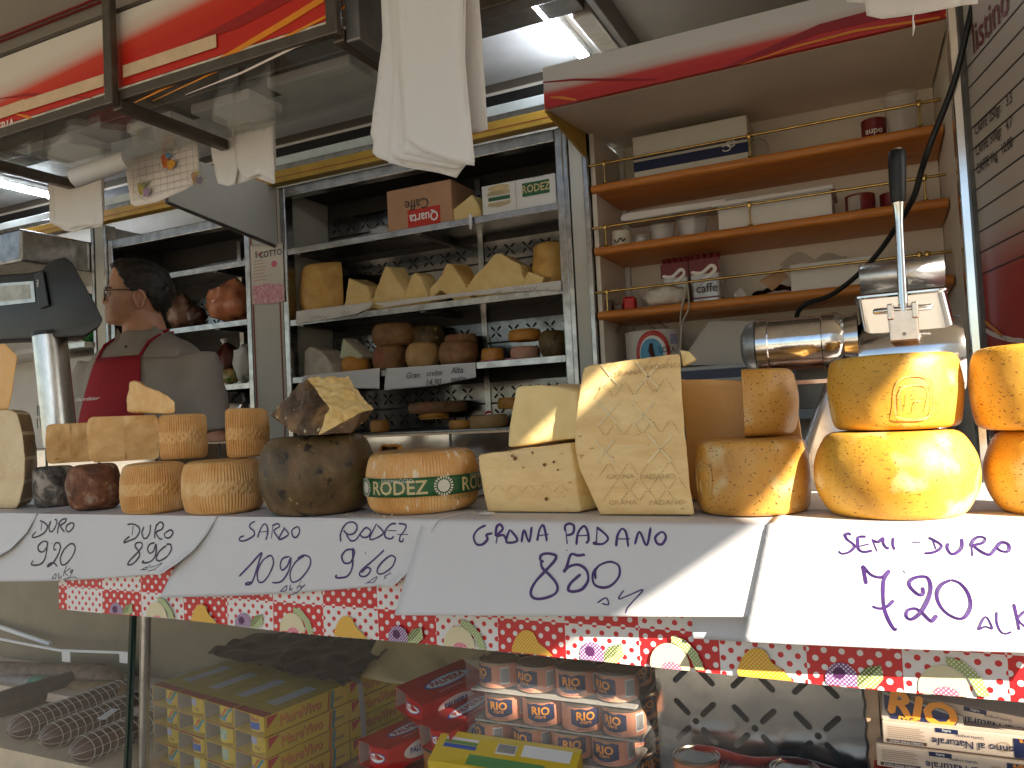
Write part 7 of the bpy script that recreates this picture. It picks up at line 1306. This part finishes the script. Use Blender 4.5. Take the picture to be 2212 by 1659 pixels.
# below the shelves
lola = shelf_can('big white tin with blue and red picture under the pine shelves', 1314, 1440, 1.471, .30, mat('tin_white', (.66, .64, .6), .35, .05), None, 1.62); c = ORG[lola.name]; r = .5*(P(1440, 760, y=1.70).x-P(1314, 760, y=1.70).x)
def lf(a, z, o=.003): 
    c2 = lola.location; rr = max(v.co.x for v in lola.data.vertices); aC = math.atan2(CAM.y-c2.y, CAM.x-c2.x); return V(c2.x+math.cos(aC+a)*(rr+o), c2.y+math.sin(aC+a)*(rr+o), z)
zl = P(1375, 760, y=1.62).z; zt_ = 1.471+.30
for (ac, rad, m_, o_) in ((-.05, .62, mat('tin_red', (.5, .04, .03), .35, .1), .0015), (-.05, .48, whitet, .002), (-.10, .40, mat('tin_blue', (.05, .30, .52), .35, .1), .0026)): b = MB(); b.add([lf(ac+rad*math.cos(a)*.95, zt_-.085+rad*.13*math.sin(a), o_) for a in (2*math.pi*i/26 for i in range(26))], [tuple(range(26))]); b.build('printed_disc', m_, lola, weld=False)
b = MB(); b.tube([lf(-.10, zt_-.05, .004), lf(-.12, zt_-.075, .004), lf(-.06, zt_-.10, .004), lf(-.12, zt_-.13, .004)], [.006, .010, .009, .004], 6); b.build('dancer_print', mat('dark_figure', (.06, .02, .02), .5, 0), lola)
text('LOLA', ink, lola, (0, 0, 0), (1, 0, 0), (0, 0, 1), .03, 'brand_text', .9, lambda p: lf(.42+p.x/.11, zt_-.075+p.z, .003)); b = MB(); b.add([lf(a, z, .0022) for z in (zt_-.02, zt_-.055) for a in (.55, .65, .75, .85)], [(0, 1, 5, 4), (1, 2, 6, 5), (2, 3, 7, 6)]); b.build('barcode_patch', mat('lilac_patch', (.35, .33, .5), .5, 0), lola, weld=False)
b = MB(); c2 = P(1378, 722, y=1.70); b.lathe([(.095, 0), (.075, .02), (.055, .06), (.03, .10), (.012, .135), (.004, .15)], 26, (c2.x, 1.71, 1.772), fn=lambda p, a, r, z: V(p.x*(1+.25*math.sin(a*5+z*30)), p.y*(1+.2*math.cos(a*4)), z)); tag(b.build('gathered_bag', filmm, smooth=70), 'gathered clear plastic bag standing on the big white tin', 'bag')
slant_box('white_carton', 'white slanted machine cover behind the string', 'cover', [(1478, 770), (1530, 692), (1900, 690), (1900, 790), (1478, 790)], .12, 1.68, mat('pale_cover', (.56, .52, .46), .5, .05))
t, x0, x1, zb, zt = box_item('striped_carton', 'white carton with navy bands on the ledge behind the tall grana wedge', 'carton', 1455, 1720, 786, 850, 1.62, .05, mat('blue_grey_card', (.45, .47, .48), .5, .05), 1.471)
H_ = zt-zb; face(t, 'navy_band', x0, x1, zb+.72*H_, zb+.92*H_, 1.62, navy); face(t, 'navy_band', x0, x1, zb+.48*H_, zb+.66*H_, 1.62, navy)
cbm = black_pl; b = MB(); pts = [P(a, c, y=y_) for a, c, y_ in ((2106, -10, .80), (2090, 60, .80), (2060, 180, .82), (2010, 310, .84), (1990, 370, .88), (1972, 430, .92), (1930, 500, 1.0), (1890, 555, 1.05), (1840, 605, 1.1), (1790, 640, 1.15), (1745, 655, 1.2), (1725, 672, 1.22), (1718, 700, 1.25))]; b.tube(smooth_pts(pts, 5), .0065, 10); tag(b.build('power_cable', cbm, smooth=60), 'black power cable running down from the ceiling to the grater', 'cable')
# ================================================================ hanging bags and papers
t = NT('white_bag_plastic'); setp(t.b, .24, sss=0); t.b.inputs['Base Color'].default_value = (.90, .88, .86, 1); t.b.inputs['Transmission Weight'].default_value = 0
t.bump(t.noise(14, 4, .6, (3, 1, .5), .8), .42, .008); t.bump(t.noise(60, 3, .6, (1, 1, 3)), .4); bagm = t.m
mixn = t.n('MixShader'); tl = t.n('BsdfTranslucent'); tl.inputs[0].default_value = (.85, .80, .74, 1); mixn.inputs[0].default_value = .35; t.l(t.b.outputs[0], mixn.inputs[1]); t.l(tl.outputs[0], mixn.inputs[2]); t.l(mixn.outputs[0], t.t.nodes['Material Output'].inputs[0])
def bag_stack(label, layers, y0, group=None, hang=None):
    cx = sum(p[0] for p in layers[0])/len(layers[0]); o = P(cx, 100, y=y0); t = thing('bag_stack', label, 'bags', (o.x, y0, o.z))
    for i, ol in enumerate(layers): px_sheet('bag_sheet', None, ol, y0-i*.007, bagm, .0028, None, .0010, .018, None, False, t, i*3.3)
    return t
B1 = [[(975, -60), (1030, -60), (1040, 60), (1046, 170), (1052, 278), (1036, 284), (1018, 286), (985, 200)],
      [(822, -60), (870, -60), (862, 120), (868, 300), (872, 345), (846, 352), (815, 340), (804, 330), (806, 305), (800, 288), (812, 200), (828, 80)],
      [(835, -60), (1000, -60), (1003, 140), (1012, 260), (1016, 345), (1000, 362), (985, 384), (950, 374), (880, 362), (840, 352), (838, 330), (850, 150)],
      [(842, -60), (1001, -60), (1004, 130), (1014, 250), (1016, 330), (1018, 352), (970, 342), (880, 326), (872, 310), (856, 150)],
      [(838, -60), (1000, -60), (1003, 140), (1013, 255), (1015, 340), (996, 366), (930, 356), (862, 344), (846, 338), (852, 150)],
      [(840, -60), (1000, -60), (1003, 140), (1013, 250), (1019, 346), (1000, 358), (930, 344), (872, 330), (860, 150)],
      [(848, -60), (998, -60), (1002, 120), (1014, 240), (1025, 358), (1008, 356), (965, 345), (905, 322), (874, 296), (866, 200), (858, 80)]]
bs = bag_stack('large stack of white plastic bags hanging in the middle of the stall', B1, -.06); b = MB(); b.tube([P(1005, -70, y=-.095), P(1003, 130, y=-.10), P(1024, 350, y=-.10)], .001, 5); b.build('side_fold', bagm, bs)
MB().box(P(815, 10, y=-.06).x, P(1040, 10, y=-.06).x, -.10, -.05, P(930, -75, y=-.06).z, 2.604).build('clip_bar', brown_bar, bs)
bag_stack('white carrier bag stack hanging at the glass shelf beside the printed paper', [[(500, 268), (594, 262), (596, 340), (592, 398), (555, 385), (520, 395), (505, 400)], [(455, 300), (505, 295), (515, 350), (508, 400), (490, 402), (470, 396), (458, 340)], [(505, 285), (590, 268), (590, 330), (594, 396), (560, 376), (530, 386), (512, 362)]], .278)
bag_stack('white carrier bag stack hanging above the scale', [[(103, 385), (224, 370), (226, 440), (222, 490), (190, 490), (160, 502), (140, 498), (108, 480)], [(110, 390), (220, 378), (222, 485), (170, 488), (150, 495), (116, 486)]], .278)
bag_stack('white paper bag stack with a torn thread over the pine shelf fascia', [[(1812, -30), (2118, -30), (2112, 8), (2060, 14), (1960, 10), (1880, 8), (1830, 5)], [(1866, -30), (2070, -30), (2075, 12), (1990, 30), (1905, 40), (1872, 33), (1868, 10)]], .34)
b = MB(); b.tube([P(1975, 20, y=.33), P(1972, 40, y=.33), P(1974, 58, y=.33), P(1972, 77, y=.33)], [.002, .001, .002, .0005], 6); tag(b.build('torn_thread', bagm, smooth=60), 'torn white plastic thread hanging from the paper bags over the fascia', 'thread')
# printed wrapping paper roll edge
pp = px_sheet('printed_paper', 'white checked wrapping paper with coloured fish print hanging from the glass shelf', [(270, 352), (282, 342), (350, 325), (428, 306), (430, 340), (428, 390), (400, 410), (340, 436), (292, 446), (282, 440), (276, 400)], .278, mat('checked_paper', (.72, .66, .61), .6, .04), .003)
gl_ = mat('grid_line_print', (.25, .22, .22), .6, 0)
for k in range(11): x = 284+k*14.5; b = MB(); ribbon(b, [P(x, 345-k*3.6, y=.2705), P(x+4, 390-k*3.2, y=.2705), P(x+6, 436-k*3.6, y=.2705)], .0011, k=2); b.build('grid_line', gl_, pp, weld=False)
for k in range(6): y = 356+k*15; b = MB(); ribbon(b, [P(276+k*2, y, y=.2704), P(350, y-18, y=.2704), P(427, y-36, y=.2704)], .0011, k=2); b.build('grid_line', gl_, pp, weld=False)
for (cx, cy, s, cols) in ((362, 350, 1, ((.5, .12, .03), (.6, .3, .04), (.1, .25, .4))), (310, 410, .9, ((.35, .28, .06), (.3, .2, .3), (.2, .25, .15))), (425, 385, .8, ((.35, .2, .1), (.2, .15, .2), (.4, .3, .1)))):
    for k, (dx, dy, rx, rz) in enumerate(((-6, -2, 7, 18), (6, 6, 8, 12), (0, -14, 5, 6))):
        c_ = P(cx+dx*s, cy+dy*s, y=.2695-k*.0003); e = c_.y; b = MB(); b.add([c_+V(.0016*rx*s*math.cos(a)*(1+.3*math.sin(3*a+k)), 0, .0012*rz*s*math.sin(a)*(1+.25*math.cos(2*a))) for a in (2*math.pi*i/14 for i in range(14))], [tuple(range(14))]); b.build('printed_figure', mat('figure_%d_%d' % (cx, k), cols[k], .6, .3, 90), pp, weld=False)
    b = MB(); ribbon(b, [P(cx-26*s, cy-2*s, y=.2692), P(cx-4*s, cy-24*s, y=.2692), P(cx+26*s, cy, y=.2692), P(cx+4*s, cy+26*s, y=.2692), P(cx-24*s, cy+4*s, y=.2692)], .0014, k=1); b.build('printed_diamond', MATS['figure_%d_%d' % (cx, 2)], pp, weld=False)
b = MB(); c0, c1 = P(160, 385, y=.16), P(275, 345, y=.20); b.tube([c0, c1], .022, 14); tag(b.build('paper_roll', paperm, smooth=60), 'white paper roll lying on the glass shelf behind the printed paper', 'paper roll')
for (px_, py_, lab, sx) in ((520, 250, 'white packet lying on the glass shelf above the hanging carrier bags', .08), (380, 295, 'white packet lying on the glass shelf beside the bracket', .07), (150, 330, 'white packet lying on the glass shelf above the scale', .08), (700, 185, 'printed paper packet lying flat on the glass shelf near the end box', .10)):
    p = P(px_, py_, z=GZ+.009); p.y = min(max(p.y, .07), .19); MB().box(p.x-sx, p.x+sx, p.y-.05, p.y+.05, GZ+.009, GZ+.03).build('paper_packet', paperm, bevel=.004); tag(C.objects[-1], lab, 'packet')
